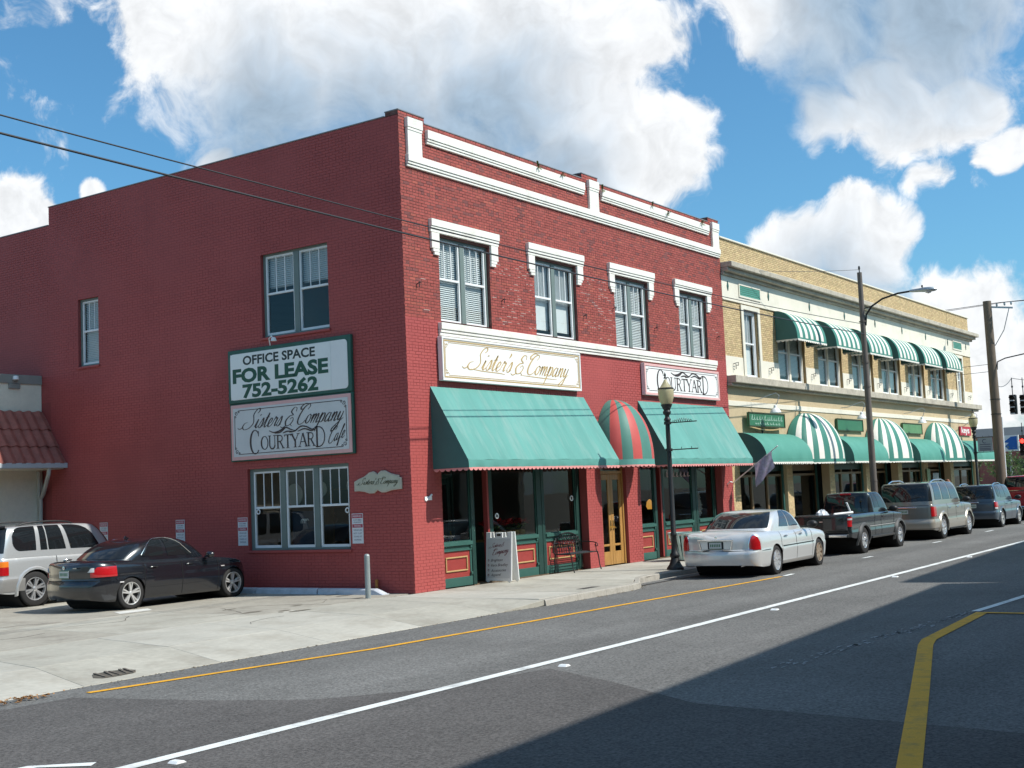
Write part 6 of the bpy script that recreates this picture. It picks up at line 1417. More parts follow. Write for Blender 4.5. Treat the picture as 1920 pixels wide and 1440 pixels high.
# --- SUV builder (wagons with a tall cabin)
def suv(name, label, loc, rz, L, W_, H_, wb_rear, wbase, R, belt, col, low_col, lampspec, rimm, spokes, nose=.98, rails=True, clad=None, glassm=M_cglass, arch_col=None, tw=.25, tumble=.76, rear_rake=.22, plate_z=.8, twin=False, c_extra=None, rimfrac=.66):
    xr = wb_rear; rk = L - 1.65
    c = Car(dict(L=L, W=W_, plan=(.07, .15, .20, .18, .42, .36), bar=.022, wheels=[(xr, R), (xr + wbase, R)], arch=R + .055, rnd=.07, crown=.02,
        top=[(0, belt + .0), (.1, belt + .02), (1.0, belt + .02), (L - 1.7, belt - .01), (L - 1.25, belt - .03), (L - .5, nose), (L - .12, nose - .07), (L, nose - .18)], low=[(0, .36), (.4, .31), (L - .8, .27), (L, .30)],
        sidep=[(.2, .10), (.3, .04), (.45, .01), (.62, .0), (.66, .018), (.85, .02), (belt - .1, .03), (belt + .02, .055)],
        rearp=[(.25, .10), (.38, .01), (.5, .0), (.62, .0), (.66, .05), (.9, .055), (belt + .02, .07)], frontp=[(.25, .08), (.4, .0), (.6, .02), (.95, .08), (1.1, .12)],
        gh=dict(b=(.06, L - 1.22), t=(rear_rake + .08, L - 1.98), wb=W_ - .055, wt=W_ * tumble, z=H_, pb=(.07, .16, .18, .16, .45, .34), pt=(.06, .08, .16, .18, .22, .22), bulge=.03, rc=.035, bar=.02)))
    t = thing(name, label, 'suv', loc, rz); c.body(t, col); c.greenhouse(t, col)
    c.gpatch('rear_window', t, 0, .88, .10, .86, glassm, both=True); c.gpatch('windscreen', t, 2.2, 3, .08, .88, M_cglass, both=True)
    return c, t
M_env = paint('silver_suv_paint', (.52, .53, .53), .4, .28); M_envl = paint('grey_suv_lower', (.30, .29, .275), .3, .4)
c, t = suv('parked_suv', 'silver SUV with black roof rails parked beside the black sedan', (-4.83, 8.50, 0), 0, 4.70, .935, 1.80, 1.0, 2.80, .385, 1.10, M_env, M_envl, None, M_rimc, 6)
for sg in (-1, 1):
    c.gpatch('side_window', t, 1.03, 1.29, rnd_t(.45, .12, .4, True, False), rnd_t(.45, .84, .4, True, False), M_cglass, sgn=sg); c.gpatch('side_window', t, 1.335, 1.405, .12, .84, M_cglass, sgn=sg); c.gpatch('side_window', t, 1.42, 1.60, .12, .84, M_cglass, sgn=sg); c.gpatch('side_window', t, 1.65, 1.98, .12, rnd_t(.15, .84, .7, False, True), M_cglass, sgn=sg)
    c.bpatch('tail_lamp', t, .62, 1.02, .72, .90, M_lens, .014, sg); c.bpatch('indicator_lamp', t, .62, 1.02, .90, 1.02, M_lens2, .014, sg)
    strip(c, 'lower_sill', t, 1.6, 3.5, .32, .62, M_envl, .010, sg); c.bpatch('bumper_cover', t, 0, 1.12, .37, .64, M_envl, .014, sg, n=24)
    arch_flare(c, t, M_env, .06, .035, sg); seams(c, t, (1.55, 2.55, 3.5), sgn=sg); handles(c, t, (1.72, 2.68), .955, M_chrome, sg)
    mb = MB(); P = [c.gpt(1.1 + .75 * i / 12, .985, .02 + .05 * math.sin(PI * i / 12) ** .4, sg) for i in range(13)]; mb.tube([(a, b * .88, z + .05 * math.sin(PI * i / 12) ** .4) for i, (a, b, z) in enumerate(P)], .02, 8); mb.build('roof_rail', M_trimb, t, smooth=True, local=True)
    mirror(t, 3.2, sg * .92 if sg < 0 else .92 + .2, 1.18, M_trimb, 1.2)
wheels(c, t, .25, 6, M_rimc, True, .66); plate(t, .02, .84); c.bpatch('spoiler_lip', t, 0, .9, 1.0, 1.02, M_trimb, .01, -1)
mb = MB(); P = [c.gpt(abs(q), .95, .05, 1 if q >= 0 else -1) for q in np.linspace(-.8, .8, 21)]; mb.tube(P, .03, 8); mb.build('roof_spoiler', M_trimb, t, smooth=True, local=True)

rear_wiper(c, t)
M_nav = paint('tan_suv_paint', (.245, .225, .195), .4, .28); M_navl = paint('tan_suv_lower', (.40, .36, .30), .35, .35)
c, t = suv('parked_suv', 'large tan SUV with red square tail lamps parked ahead of the black pickup', (21.12, -3.66, RZ), 0, 5.25, 1.0, 1.93, 1.20, 3.08, .40, 1.18, M_nav, M_navl, None, M_rimc, 7, nose=1.10)
for sg in (-1, 1):
    c.gpatch('side_window', t, 1.06, 1.30, .12, .84, M_cglass2, sgn=sg); c.gpatch('side_window', t, 1.35, 1.62, .12, .84, M_cglass2, sgn=sg); c.gpatch('side_window', t, 1.66, 1.98, .12, rnd_t(.15, .84, .6, False, True), M_cglass2, sgn=sg)
    c.bpatch('tail_lamp', t, .70, 1.04, .78, 1.10, M_lens, .014, sg); strip(c, 'lower_sill', t, 1.7, 3.75, .34, .66, M_navl, .012, sg); c.bpatch('bumper_cover', t, 0, 1.10, .40, .69, M_navl, .018, sg, n=24); arch_flare(c, t, M_navl, .09, .04, sg)
    seams(c, t, (1.72, 2.72, 3.8), sgn=sg); handles(c, t, (1.88, 2.84), 1.02, M_chrome, sg)
    mb = MB(); P = [c.gpt(1.12 + .7 * i / 12, .985, .02, sg) for i in range(13)]; mb.tube([(a, b * .9, z + .07 * min(1, 4 * min(i, 12 - i) / 12)) for i, (a, b, z) in enumerate(P)], .022, 8); mb.build('roof_rail', M_chrome, t, smooth=True, local=True)
    mirror(t, 3.55, sg * .98 if sg < 0 else .98 + .2, 1.26, M_trimb, 1.35); strip(c, 'step_board', t, 1.75, 3.7, .30, .345, M_trimb, .06, sg)
wheels(c, t, .26, 7, M_rimc, False, .64); mb = MB(); mb.box(-.0, .03, -.45, .45, 1.06, 1.11); mb.build('tailgate_handle', M_chrome, t, local=True, bevel=.012); plate(t, .045, .95, w=.32)

rear_wiper(c, t)
M_vue = paint('slate_suv_paint', (.060, .080, .105), .3, .28)
c, t = suv('parked_suv', 'slate blue SUV with red tail lamps parked ahead of the tan SUV', (29.72, -3.62, RZ), 0, 4.58, .91, 1.69, .98, 2.70, .35, 1.04, M_vue, M_vue, None, M_rim, 5, nose=.96, tumble=.74)
for sg in (-1, 1):
    c.gpatch('side_window', t, 1.05, 1.24, rnd_t(.5, .15, .6, True, False), .82, M_cglass, sgn=sg); c.gpatch('side_window', t, 1.29, 1.58, .12, .84, M_cglass2, sgn=sg); c.gpatch('side_window', t, 1.62, 1.98, .12, rnd_t(.15, .84, .6, False, True), M_cglass2, sgn=sg)
    c.bpatch('tail_lamp', t, .74, 1.04, .80, 1.00, M_lens, .014, sg); c.bpatch('reversing_lamp', t, .76, 1.02, .74, .80, M_lensw, .014, sg); arch_flare(c, t, M_vue, .07, .03, sg); seams(c, t, (1.45, 2.4, 3.3), sgn=sg); handles(c, t, (1.6, 2.5), .90, M_vue, sg)
    mb = MB(); P = [c.gpt(1.12 + .7 * i / 12, .985, .02, sg) for i in range(13)]; mb.tube([(a, b * .9, z + .05 * min(1, 4 * min(i, 12 - i) / 12)) for i, (a, b, z) in enumerate(P)], .02, 8); mb.build('roof_rail', M_chrome, t, smooth=True, local=True); mirror(t, 3.05, sg * .9 if sg < 0 else .9 + .2, 1.12, M_trimb, 1.2)
wheels(c, t, .23, 5, M_rim, True, .66); mb = MB(); mb.box(.02, .05, -.25, .25, .97, 1.01); mb.build('tailgate_handle', M_chrome, t, local=True, bevel=.012); plate(t, .06, .86)

rear_wiper(c, t)
M_red = paint('red_truck_paint', (.36, .012, .020), .1, .25)
c = Car(dict(L=5.7, W=1.0, plan=(.02, .14, .14, .12, .42, .36), bar=.02, wheels=[(1.25, .40), (4.75, .40)], arch=.46, rnd=.05, crown=.0,
    top=[(0, 1.30), (2.2, 1.30), (4.0, 1.27), (5.2, 1.18), (5.7, 1.0)], low=[(0, .55), (.4, .5), (4.9, .46), (5.7, .48)],
    sidep=[(.3, .10), (.48, .03), (.66, .0), (.74, .015), (1.1, .0), (1.3, .02)], rearp=[(.4, .05), (.6, .01), (.7, .0), (1.3, .01)], frontp=[(.4, .05), (.55, .0), (.7, .02), (1.2, .08)],
    gh=dict(b=(2.24, 4.35), t=(2.36, 3.65), wb=.94, wt=.74, z=1.95, pb=(.03, .14, .18, .16, .4, .30), pt=(.03, .08, .12, .14, .2, .2), bulge=.02, rc=.02), bed=(.07, 2.18, .85)))
t = thing('parked_pickup', 'bright red pickup truck farthest along the kerb', 'truck', (36.6, -3.50, RZ), 0); c.body(t, M_red); c.greenhouse(t, M_red)
c.gpatch('rear_window', t, 0, .85, .16, .84, M_cglass, both=True); c.gpatch('windscreen', t, 2.2, 3, .08, .88, M_cglass, both=True)
for sg in (-1, 1):
    c.gpatch('side_window', t, 1.08, 1.45, .16, .84, M_cglass, sgn=sg); c.gpatch('side_window', t, 1.5, 1.98, .16, rnd_t(.3, .84, .3, False, True), M_cglass, sgn=sg); c.bpatch('tail_lamp', t, .6, 1.0, .92, 1.24, M_lens, .014, sg); seams(c, t, (2.26, 3.0, 4.1), sgn=sg)
    strip(c, 'bed_rail_cap', t, .02, 2.2, 1.285, 1.315, M_chrome, .02, sg)
mb = MB(); mb.box(-.15, .02, -.92, .92, .50, .64); mb.build('rear_bumper', M_chrome, t, local=True, bevel=.02); wheels(c, t, .26, 6, M_rim, False, .62); mb = MB(); mb.box(-.03, .06, -.9, .9, 1.30, 1.33); mb.build('tailgate_cap', M_chrome, t, local=True)
# ------------------------------------------------------------------ street furniture
def lamp_post(x, y, label, banner=False, detail=True):
    t = thing('lamp_post', label, 'street lamp', (x, y, 0), 0, 'ornamental lamp posts')
    mb = MB(); mb.lathe([(0, 0), (.21, 0), (.21, .04), (.185, .07), (.15, .12), (.115, .20), (.095, .28), (.12, .31), (.12, .36), (.085, .41), (.072, .52), (.068, .80), (.08, .82), (.08, .86), (.064, .89), (.056, 3.60), (.085, 3.62), (.085, 3.66), (.06, 3.69), (.055, 3.74), (.10, 3.80), (.10, 3.84), (.075, 3.87), (.12, 3.96), (.14, 4.0), (.14, 4.02)], (x, y, 0), 20); mb.build('pole', M_blackm, t, smooth=True, angle=50)
    mb = MB(); mb.lathe([(.12, 4.02), (.155, 4.08), (.185, 4.19), (.195, 4.32), (.187, 4.40), (.18, 4.41), (.14, 4.44), (.08, 4.53), (.045, 4.59), (.03, 4.63), (0, 4.63)], (x, y, 0), 22); mb.build('globe', pm('acorn_globe', (.62, .56, .36), .35, .06, 4, trans=.4), t, smooth=True, angle=50)
    mb = MB(); mb.lathe([(0, 4.82), (.012, 4.79), (.03, 4.74), (.018, 4.70), (.04, 4.67), (.04, 4.655)], (x, y, 0), 10); mb.build('finial', M_blackm, t, smooth=True); mb = MB(); mb.lathe([(.188, 4.385), (.20, 4.395), (.20, 4.415), (.18, 4.425)], (x, y, 0), 22); mb.build('globe_band', M_blackm, t, smooth=True)
    for z in (3.56, 2.90):
        mb = MB(); mb.tube([(x, y, z), (x + .02, y - .78, z + .0)], .014, 6); mb.lathe([(.09, -.035), (.09, .035)], (x, y, z), 14)
        if z > 3 and detail:
            for k in range(9):
                q = y - .12 - .06 * k; mb.tube([(x, q, z + .012), (x, q - .03, z + .05 + .05 * math.sin(k * PI / 8)), (x, q - .065, z + .02)], .008, 5)
        else:
            for q in (-.35, -.62): mb.tube([(x, y + q, z), (x, y + q, z + .06)], .008, 5)
        mb.build('banner_arm', M_blackm, t, smooth=True)
    if banner:
        mb = MB(); mb.box(x + .0, x + .012, y - .74, y - .12, 2.93, 3.53); b = mb.build('banner', pm('grey_banner', (.34, .35, .37), .7, .1, 5), t)
        mb = MB(); f1 = lambda u, v, d: (x - d, y - u, v)
        ribbon(mb, arc(.42, 3.38, .09, .08, .8, 2 * PI - .8, 14), f1, .035, .001, .004)
        for z in (3.22, 3.12, 3.04, 2.98): fbox(mb, f1, .2, .66, z, z + .035, .001, .003)
        mb.build('print', M_nink, b)
    return t
lamp_post(6.78, -2.60, 'black ornamental lamp post with cream globe beside the silver sedan')
lamp_post(36.0, -2.28, 'distant ornamental lamp post with grey banner near the street corner', True, False)
# cobra-head street light
M_wpole = pm('weathered_pole', (.135, .115, .10), .7, .2, 4, stretch=(8, 8, .8), bump=.2, bscale=30)
x, y = 22.58, -2.25
t = thing('street_light', 'tall slim street light pole with curved arm before the yellow building', 'street lamp', (x, y, 0))
mb = MB(); mb.tube([(x, y, 0), (x, y, 3), (x, y, 9.25)], [.125, .115, .085], 14); mb.lathe([(.2, 0), (.2, .06), (.14, .1)], (x, y, 0), 14)
for z in (1.9, 5.2, 6.05, 7.5): mb.lathe([(.128, -.02), (.128, .02)], (x, y, z), 14)
mb.build('pole', M_wpole, t, smooth=True)
mb = MB(); mb.lathe([(0, 9.5), (.035, 9.46), (.04, 9.38), (.02, 9.34), (.02, 9.25)], (x, y, 0), 8); mb.build('insulator', M_blackm, t)
mb = MB(); mb.tube([(x, y - .1, 7.35), (x, y - .14, 7.72), (x, y - .35, 8.0), (x, y - .75, 8.22), (x, y - 1.3, 8.34), (x, y - 1.75, 8.36)], .035, 8); mb.tube([(x, y, 7.95), (x, y - .36, 8.0)], .02, 6); mb.build('arm', M_blackm, t, smooth=True)
mb = MB(); rows = []
for i, (q, w, h) in enumerate(((0, .05, .05), (.12, .07, .065), (.35, .10, .08), (.5, .15, .10), (.68, .165, .10), (.84, .13, .085), (.92, .03, .03))):
    rows.append([(x + w * math.cos(a) * 1.0, y - 1.72 - q, 8.36 - .02 * i * .4 + h * math.sin(a) * (1 if math.sin(a) > 0 else .7)) for a in [2 * PI * k / 14 for k in range(14)]])
mb.grid(rows, close_v=True); mb.build('lamp_head', M_steel, t, smooth=True, angle=70)
mb = MB(); mb.lathe([(0, -.10), (.09, -.07), (.13, 0)], (x, y - 2.35, 8.30), 14); mb.build('lens', M_lensw, t, smooth=True); mb = MB(); mb.lathe([(.0, .09), (.03, .07), (.03, 0)], (x, y - 2.15, 8.44), 8); mb.build('photocell', M_blackm, t)
# timber utility pole with hardware
x, y = 41.25, -2.0
t = thing('utility_pole', 'thick brown timber utility pole at the far street corner', 'utility pole', (x, y, 0))
mb = MB(); mb.tube([(x, y, -.1), (x, y, 5), (x - .03, y + .02, 10.15)], [.235, .215, .19], 14); mb.build('pole', pm('timber_pole', (.15, .115, .085), .85, .2, 5, stretch=(9, 9, .7), bump=.4, bscale=25), t, smooth=True)
mb = MB(); mb.tube([(x + .1, y - .2, 0), (x + .1, y - .215, 4.6)], .04, 8); mb.build('conduit', M_winw, t, smooth=True)
mb = MB(); mb.bar((x, y - .15, 9.85), (x + .1, y - 1.1, 9.72), .06, .08); mb.tube([(x, y - .95, 9.7), (x, y - .65, 8.7), (x, y - .2, 8.0)], .02, 6)
for q in (-.4, -.75, -1.05): mb.lathe([(.0, .16), (.045, .14), (.05, .05), (.03, 0)], (x + .05, y + q, 9.86), 8)
mb.build('crossarm', M_steel, t); mb = MB()
for z in (4.75, 5.45): mb.lathe([(.235, -.02), (.235, .02)], (x, y, z), 14)
mb.build('strap_band', M_blackm, t)
mb = MB(); mb.tube([(x, y - .2, 6.85), (x, y - .24, 7.22), (x, y - .6, 7.36), (x + .4, y - 3.0, 7.75)], .03, 8); mb.build('mast_arm', M_blackm, t, smooth=True)
# hanging signals
M_lampr = pm('signal_red', (1.0, .03, .02), .4, 0, emit=6.0)
def signal(x, y, z, label, n=3, lit=None, w=.36):
    t = thing('traffic_signal', label, 'traffic light', (x, y, z), 0, 'traffic signals at the junction'); mb = MB(); h = .36 * n
    mb.box(x - .14, x + .14, y - w / 2, y + w / 2, z, z + h); mb.build('housing', M_blackm, t, bevel=.03)
    for k in range(n):
        c_ = z + .18 + .36 * k; mb = MB(); mb.lathe([(.15, 0), (.15, -.22)], (x - .14, y, c_), 14, 'x', PI * 1.1); mb.build('visor', M_trimb, t, smooth=True)
        mb = MB(); mb.lathe([(0, -.02), (.10, -.01), (.13, 0)], (x - .14, y, c_), 14, 'x'); mb.build('lens', M_lampr if lit == k else M_trimb, t, smooth=True)
        if not lit: mb = MB(); mb.box(x - .30, x - .15, y - .10, y + .12, c_ - .17, c_ - .12); mb.build('louvre', M_winw, t)
    mb = MB(); mb.tube([(x, y, z + h), (x, y, z + h + .95)], .022, 6); mb.lathe([(.05, 0), (.05, .1)], (x, y, z + h + .4), 8); mb.build('hanger', M_blackm, t)
    return t
signal(52, -.35, 5.15, 'black hanging traffic signal nearest the utility pole'); signal(52.2, -.86, 5.12, 'black hanging traffic signal at the right edge of the picture')
signal(60.5, 1.22, 2.95, 'lit red traffic signal low at the right edge', 3, 2)
t = thing('signal_post', 'dark post carrying the lit red signal at the right edge', 'post', (60.9, 1.2, 0)); mb = MB(); mb.tube([(60.9, 1.2, 0), (60.9, 1.2, 4.2)], .08, 8); mb.build('post', pm('rust_post', (.14, .05, .04), .7, .2, 6), t)
# wires
def wire(label, pts, r=.012, sag=None, group='overhead wires'):
    P = []
    for (a, b) in zip(pts, pts[1:]):
        a, b = Vector(a), Vector(b)
        for k in range(25): q = k / 24; p = a + (b - a) * q; P.append((p.x, p.y, p.z - (sag or 0) * 4 * q * (1 - q)))
    mb = MB(); mb.tube(P, r, 5); return tag(mb.build('overhead_wire', pm('wire_black', (.03, .03, .032), .5, 0)), label, 'wire', group)
wire('lower thick overhead wire crossing in front of the red building', [(-32, -4.3, 6.95), (22.5, -2.3, 7.05)], .016, .40)
wire('upper thin overhead wire crossing in front of the red building', [(-32, -4.3, 7.25), (22.5, -2.3, 7.40)], .011, .50)
wire('thin guy wire from the street light pole to the yellow parapet', [(17.2, .0, 9.0), (22.55, -2.25, 9.35)], .008, .06)
wire('upper wire at the timber pole crossarm running along the street', [(44.0, 16, 10.4), (41.2, -2.4, 10.02), (62, -40, 12.5)], .014, .15); wire('second wire at the timber pole crossarm just below the upper one', [(44.2, 16, 10.2), (41.2, -2.75, 10.0), (62, -40, 12.0)], .012, .15)
wire('wire to the traffic signals from the timber pole', [(41.3, -2, 6.15), (52, -.35, 7.15), (64, -4, 7.4)], .016, .25); wire('span wire from the far corner of the yellow building to the timber pole', [(45.2, 6, 7.6), (41.3, -2, 7.15)], .012, .1); wire('lower span wire behind the timber pole', [(45.2, 8, 7.2), (41.3, -2, 6.8)], .012, .1)
# A-frame sign
t = thing('sandwich_board', 'white A-frame pavement sign with script lettering before the corner shop', 'sign', (2.95, -.17, 0)); AX, AY = 2.95, -.17
def apanel(tilt, yo, face):
    s = -1 if face else 1
    return lambda u, v, d: (AX + s * (.14 - v * .085 + d), AY - u, v)
for face in (True, False):
    fn = apanel(0, 0, face); mb = MB(); w = .36
    mb.prism([(-w, .04), (-w, 1.14), (-w + .13, 1.14), (-w + .13, 1.02), (-.10, 1.02), (-.10, 1.13), (.10, 1.13), (.10, 1.02), (w - .13, 1.02), (w - .13, 1.14), (w, 1.14), (w, .04), (w - .06, .0), (w - .12, .04), (-w + .12, .04), (-w + .06, .0)], fn, 0, .03); p = mb.build('panel', M_signw, t, bevel=.006)
    if face:
        mb = MB(); fbox(mb, fn, -.32, .32, .10, .99, .031, .034); mb.build('print_area', M_signgrey, t)
        mb = MB(); fbox(mb, fn, -.055, .055, 1.05, 1.10, .0305, .032); mb.build('handle_slot', M_trimb, t)
        M_ared = pm('aframe_ink', (.16, .025, .03), .5, 0); mb = MB(); script_text(mb, 'Sisters &', fn, -.06, .83, .46, .85, .5, (.09, .2), .034, .037, rise=.12); script_text(mb, 'Company', fn, .06, .69, .45, .85, .5, (.09, .2), .034, .037, rise=.16); mb.build('lettering', M_ared, t)
        for s_, z, w_, cx_ in (('Brighton', .50, .33, -.05), ('Vera Bradley', .39, .48, .03), ('Accessories', .28, .42, .0), ('Apparel', .17, .28, -.07)): text('lettering', s_, .085, M_ink, t, fn, cx_, z, .036, width=w_, shear=.35, bold=.004, rise=.04)
        mb = MB()
        for z in (.49, .38, .27, .16): ribbon(mb, cat_rom([(-.30, z), (-.285, z + .03), (-.265, z + .02), (-.28, z - .02)], 4), fn, .012, .034, .037)
        mb.build('bullet_mark', M_ared, t)
# iron bench
t = thing('garden_bench', 'black wrought-iron bench before the corner shop display window', 'bench', (6.35, .0, 0)); bx0, bx1, byb, byf = 5.70, 6.98, .14, -.30
mb = MB()
for k in range(8): yy = byb - .02 - (byb - byf - .04) * k / 7; mb.tube([(bx0, yy, .45 + .012 * math.sin(k)), (bx1, yy, .45 + .012 * math.sin(k))], .011, 5)
mb.tube([(bx0, byb, .45), (bx0, byf, .45)], .016, 6); mb.tube([(bx1, byb, .45), (bx1, byf, .45)], .016, 6); mb.build('seat', M_blackm, t)
mb = MB(); cxm = (bx0 + bx1) / 2; hw = (bx1 - bx0) / 2; P = [(cxm + hw * math.cos(a), byb + .06, .50 + .46 * math.sin(a) ** .7) for a in [PI * k / 20 for k in range(21)]]; mb.tube([(bx0, byb, .45)] + P[::-1] + [(bx1, byb, .45)], .018, 6)
for k in range(1, 12):
    xx = bx0 + (bx1 - bx0) * k / 12; zt_ = .50 + .46 * max(0, 1 - ((xx - cxm) / hw) ** 2) ** .35; mb.tube([(xx, byb + .02, .47), (xx + .03, byb + .05, .6), (xx - .03, byb + .05, .75), (xx, byb + .06, zt_)], .008, 5)
for z in (.60, .72, .84): mb.tube([(bx0 + .06, byb + .05, z), (bx1 - .06, byb + .05, z)], .008, 5)
for k in range(6):
    xx = bx0 + .15 + (bx1 - bx0 - .3) * k / 5
    for zz in (.66, .80): mb.tube([(xx + .055 * math.cos(a), byb + .05, zz + .055 * math.sin(a)) for a in [2 * PI * q / 12 for q in range(13)]], .007, 5)
mb.build('backrest', M_blackm, t)
for xx in (bx0, bx1):
    mb = MB(); mb.tube([(xx, byb + .02, .70), (xx, byb - .08, .71), (xx, byf + .10, .69), (xx, byf, .66), (xx, byf - .02, .60), (xx, byf + .04, .58), (xx, byf + .07, .62)], .014, 6); mb.tube([(xx, byf + .05, .66), (xx, byf + .03, .46)], .012, 6); mb.build('armrest', M_blackm, t)
    for (a, b, c_) in ((byf, byf - .05, byf - .09), (byb, byb + .03, byb + .07)):
        mb = MB(); mb.tube([(xx, a, .45), (xx, b + .02, .30), (xx, b, .12), (xx, c_, .0)], [.018, .015, .013, .018], 6); mb.build('leg', M_blackm, t)
# teal slatted litter basket by the right shop
t = thing('slatted_planter', 'flared pale teal slatted planter behind the silver sedan', 'planter', (10.1, -1.2, 0)); M_ptl = pm('pale_teal_paint', (.46, .62, .58), .5, .08, 6)
mb = MB(); mb.lathe([(.44, .70), (.47, .72), (.47, .76), (.42, .76), (.42, .72)], (10.1, -1.2, 0), 24); mb.build('rim', M_ptl, t, smooth=True)
for k in range(20): a = 2 * PI * k / 20; mb = MB(); mb.bar((10.1 + .24 * math.cos(a), -1.2 + .24 * math.sin(a), .03), (10.1 + .44 * math.cos(a), -1.2 + .44 * math.sin(a), .72), .07, .02, up=(math.cos(a), math.sin(a), 0)); mb.build('slat', M_ptl, t)
mb = MB(); mb.lathe([(0, .02), (.21, .02), (.36, .66), (0, .66)], (10.1, -1.2, 0), 18); mb.build('liner', M_green, t, smooth=True)
# bollard, wheel stops, rusty stub
t = thing('bollard', 'grey steel pipe bollard standing before the red side wall', 'bollard', (-1.08, .36, 0)); mb = MB(); mb.tube([(-1.08, .36, -.05), (-1.08, .36, .86)], .057, 18); mb.lathe([(.057, .86), (.05, .885), (.03, .90), (0, .905)], (-1.08, .36, 0), 18); mb.build('pipe', pm('bollard_steel', (.30, .34, .34), .5, .2, 5, metal=.3, stretch=(5, 5, 1)), t, smooth=True, angle=60)
M_ws = pm('wheel_stop_paint', (.52, .55, .60), .75, .12, 4, stain=(.30, .30, .31), stain_scale=3, stain_amt=.6)
ya = [.55, 2.42, 2.46, 4.35, 4.39, 6.3, 6.34, 8.2]
for k in range(0, 8, 2):
    mb = MB(); x1_ = -.20; pr = [(-.20, 0), (-.17, .105), (-.11, .125), (-.03, .125), (0, .10), (0, 0)]; e = .28 if k == 0 else .03
    rows = [[(x1_ + p, ya[k], q * (.1 if k == 0 else .9)) for p, q in pr], [(x1_ + p, ya[k] + e, q) for p, q in pr], [(x1_ + p, ya[k + 1] - .03, q) for p, q in pr], [(x1_ + p, ya[k + 1], q * .9) for p, q in pr]]
    mb.grid(rows); mb.f.append([0, 1, 2, 3, 4, 5]); mb.mi.append(0); n0 = len(mb.v) - 6; mb.f.append([n0 + i for i in range(6)][::-1]); mb.mi.append(0)
    tag(mb.build('wheel_stop', M_ws, bevel=.01), ('tapered pale concrete wheel stop nearest the building corner', 'second pale wheel stop from the corner, along the red wall', 'pale wheel stop under the nose of the black sedan', 'farthest pale wheel stop along the red wall')[k // 2], 'wheel stop', 'wheel stops along the side wall')
mb = MB(); mb.tube([(-.07, 1.0, 0), (-.07, 1.0, .30)], .035, 10); tag(mb.build('pipe_stub', pm('rust', (.42, .18, .05), .8, .3, 12), smooth=True, angle=50), 'short rusty orange pipe stub at the foot of the side wall', 'pipe')
# flag on a slanted staff between the two buildings
t = thing('garden_flag', 'faded patterned flag on a slanted white staff between the two buildings', 'flag', (16.1, -.02, 2.15)); mb = MB(); mb.tube([(16.05, .02, 2.05), (16.0, -1.55, 3.12)], .018, 8); mb.build('staff', M_winw, t); rows = []
for i in range(15):
    q = i / 14; yy = -.72 - .62 * q; zz = 2.05 + 1.07 * (-.02 - yy + .04) / 1.57; rows.append([(16.0 + .05 * math.sin(q * 9 + j * .7), yy - .02 * j * .3, zz - .085 * j * (1.0 - .25 * q)) for j in range(9)])
mb = MB(); mb.grid(rows)
m = pm('flag_cloth', (.42, .38, .50), .85, .3, 6, trans=.35, stain=(.30, .36, .22), stain_scale=5, stain_amt=1.0, var2=.5, scale2=13); mb.build('cloth', m, t, smooth=True)
mb = MB(); mb.tube([(15.5, -.01, 2.0), (15.52, -.1, 2.08), (15.6, -.14, 2.06)], .018, 6); tag(mb.build('flag_bracket', M_winw), 'small white flag bracket on the right pier of the red building', 'bracket')
# pedestrian behind the tan SUV
t = thing('person', 'person with short reddish hair standing on the pavement behind the tan SUV', 'person', (33.9, -1.6, 0), 0)
def skin_body(name, joints, edges, mat, parent):
    me = bpy.data.meshes.new(name); me.from_pydata([j[0] for j in joints], edges, []); o = bpy.data.objects.new(name, me); COL.objects.link(o); o.parent = parent
    md = o.modifiers.new('skin', 'SKIN'); o.modifiers.new('sub', 'SUBSURF').levels = 1; o.modifiers['sub'].render_levels = 2
    for v, j in zip(me.skin_vertices[0].data, joints): v.radius = j[1]
    me.skin_vertices[0].data[0].use_root = True; me.materials.append(mat); return o
M_skin = pm('skin', (.55, .32, .23), .55, .06, 8)
J = [((0, 0, .95), (.16, .12)), ((0, 0, 1.15), (.15, .10)), ((0, 0, 1.38), (.19, .11)), ((0, 0, 1.50), (.06, .06)), ((0, -.01, 1.58), (.075, .085)), ((0, -.01, 1.68), (.085, .10)), ((0, -.005, 1.76), (.06, .075)),
     ((.20, 0, 1.40), (.06, .06)), ((.26, .02, 1.15), (.05, .05)), ((.25, -.06, .90), (.04, .04)), ((.25, -.08, .80), (.03, .045)), ((-.20, 0, 1.40), (.06, .06)), ((-.26, .02, 1.15), (.05, .05)), ((-.25, -.06, .90), (.04, .04)), ((-.25, -.08, .80), (.03, .045)),
     ((.10, 0, .85), (.10, .10)), ((.11, -.02, .48), (.065, .07)), ((.11, .02, .08), (.045, .05)), ((.12, -.12, .04), (.04, .035)), ((-.10, 0, .85), (.10, .10)), ((-.11, -.02, .48), (.065, .07)), ((-.11, .02, .08), (.045, .05)), ((-.12, -.12, .04), (.04, .035))]
skin_body('body', J, [(0, 1), (1, 2), (2, 3), (3, 4), (4, 5), (5, 6), (2, 7), (7, 8), (8, 9), (9, 10), (2, 11), (11, 12), (12, 13), (13, 14), (0, 15), (15, 16), (16, 17), (17, 18), (0, 19), (19, 20), (20, 21), (21, 22)], M_skin, t)
mb = MB(); mb.lathe([(.0, 1.815), (.06, 1.80), (.10, 1.74), (.112, 1.66), (.10, 1.60), (.08, 1.58)], (0, .02, 0), 16); mb.build('hair', pm('auburn_hair', (.20, .07, .03), .6, .2, 30), t, smooth=True, local=True)
mb = MB(); mb.lathe([(.07, 1.50), (.22, 1.44), (.235, 1.30), (.20, 1.10), (.21, .92), (.19, .90)], (0, 0, 0), 18); mb.v = [(a, b * .68, c_) for a, b, c_ in mb.v]; mb.build('shirt', pm('blue_shirt', (.10, .14, .25), .8, .1, 8), t, smooth=True, local=True)
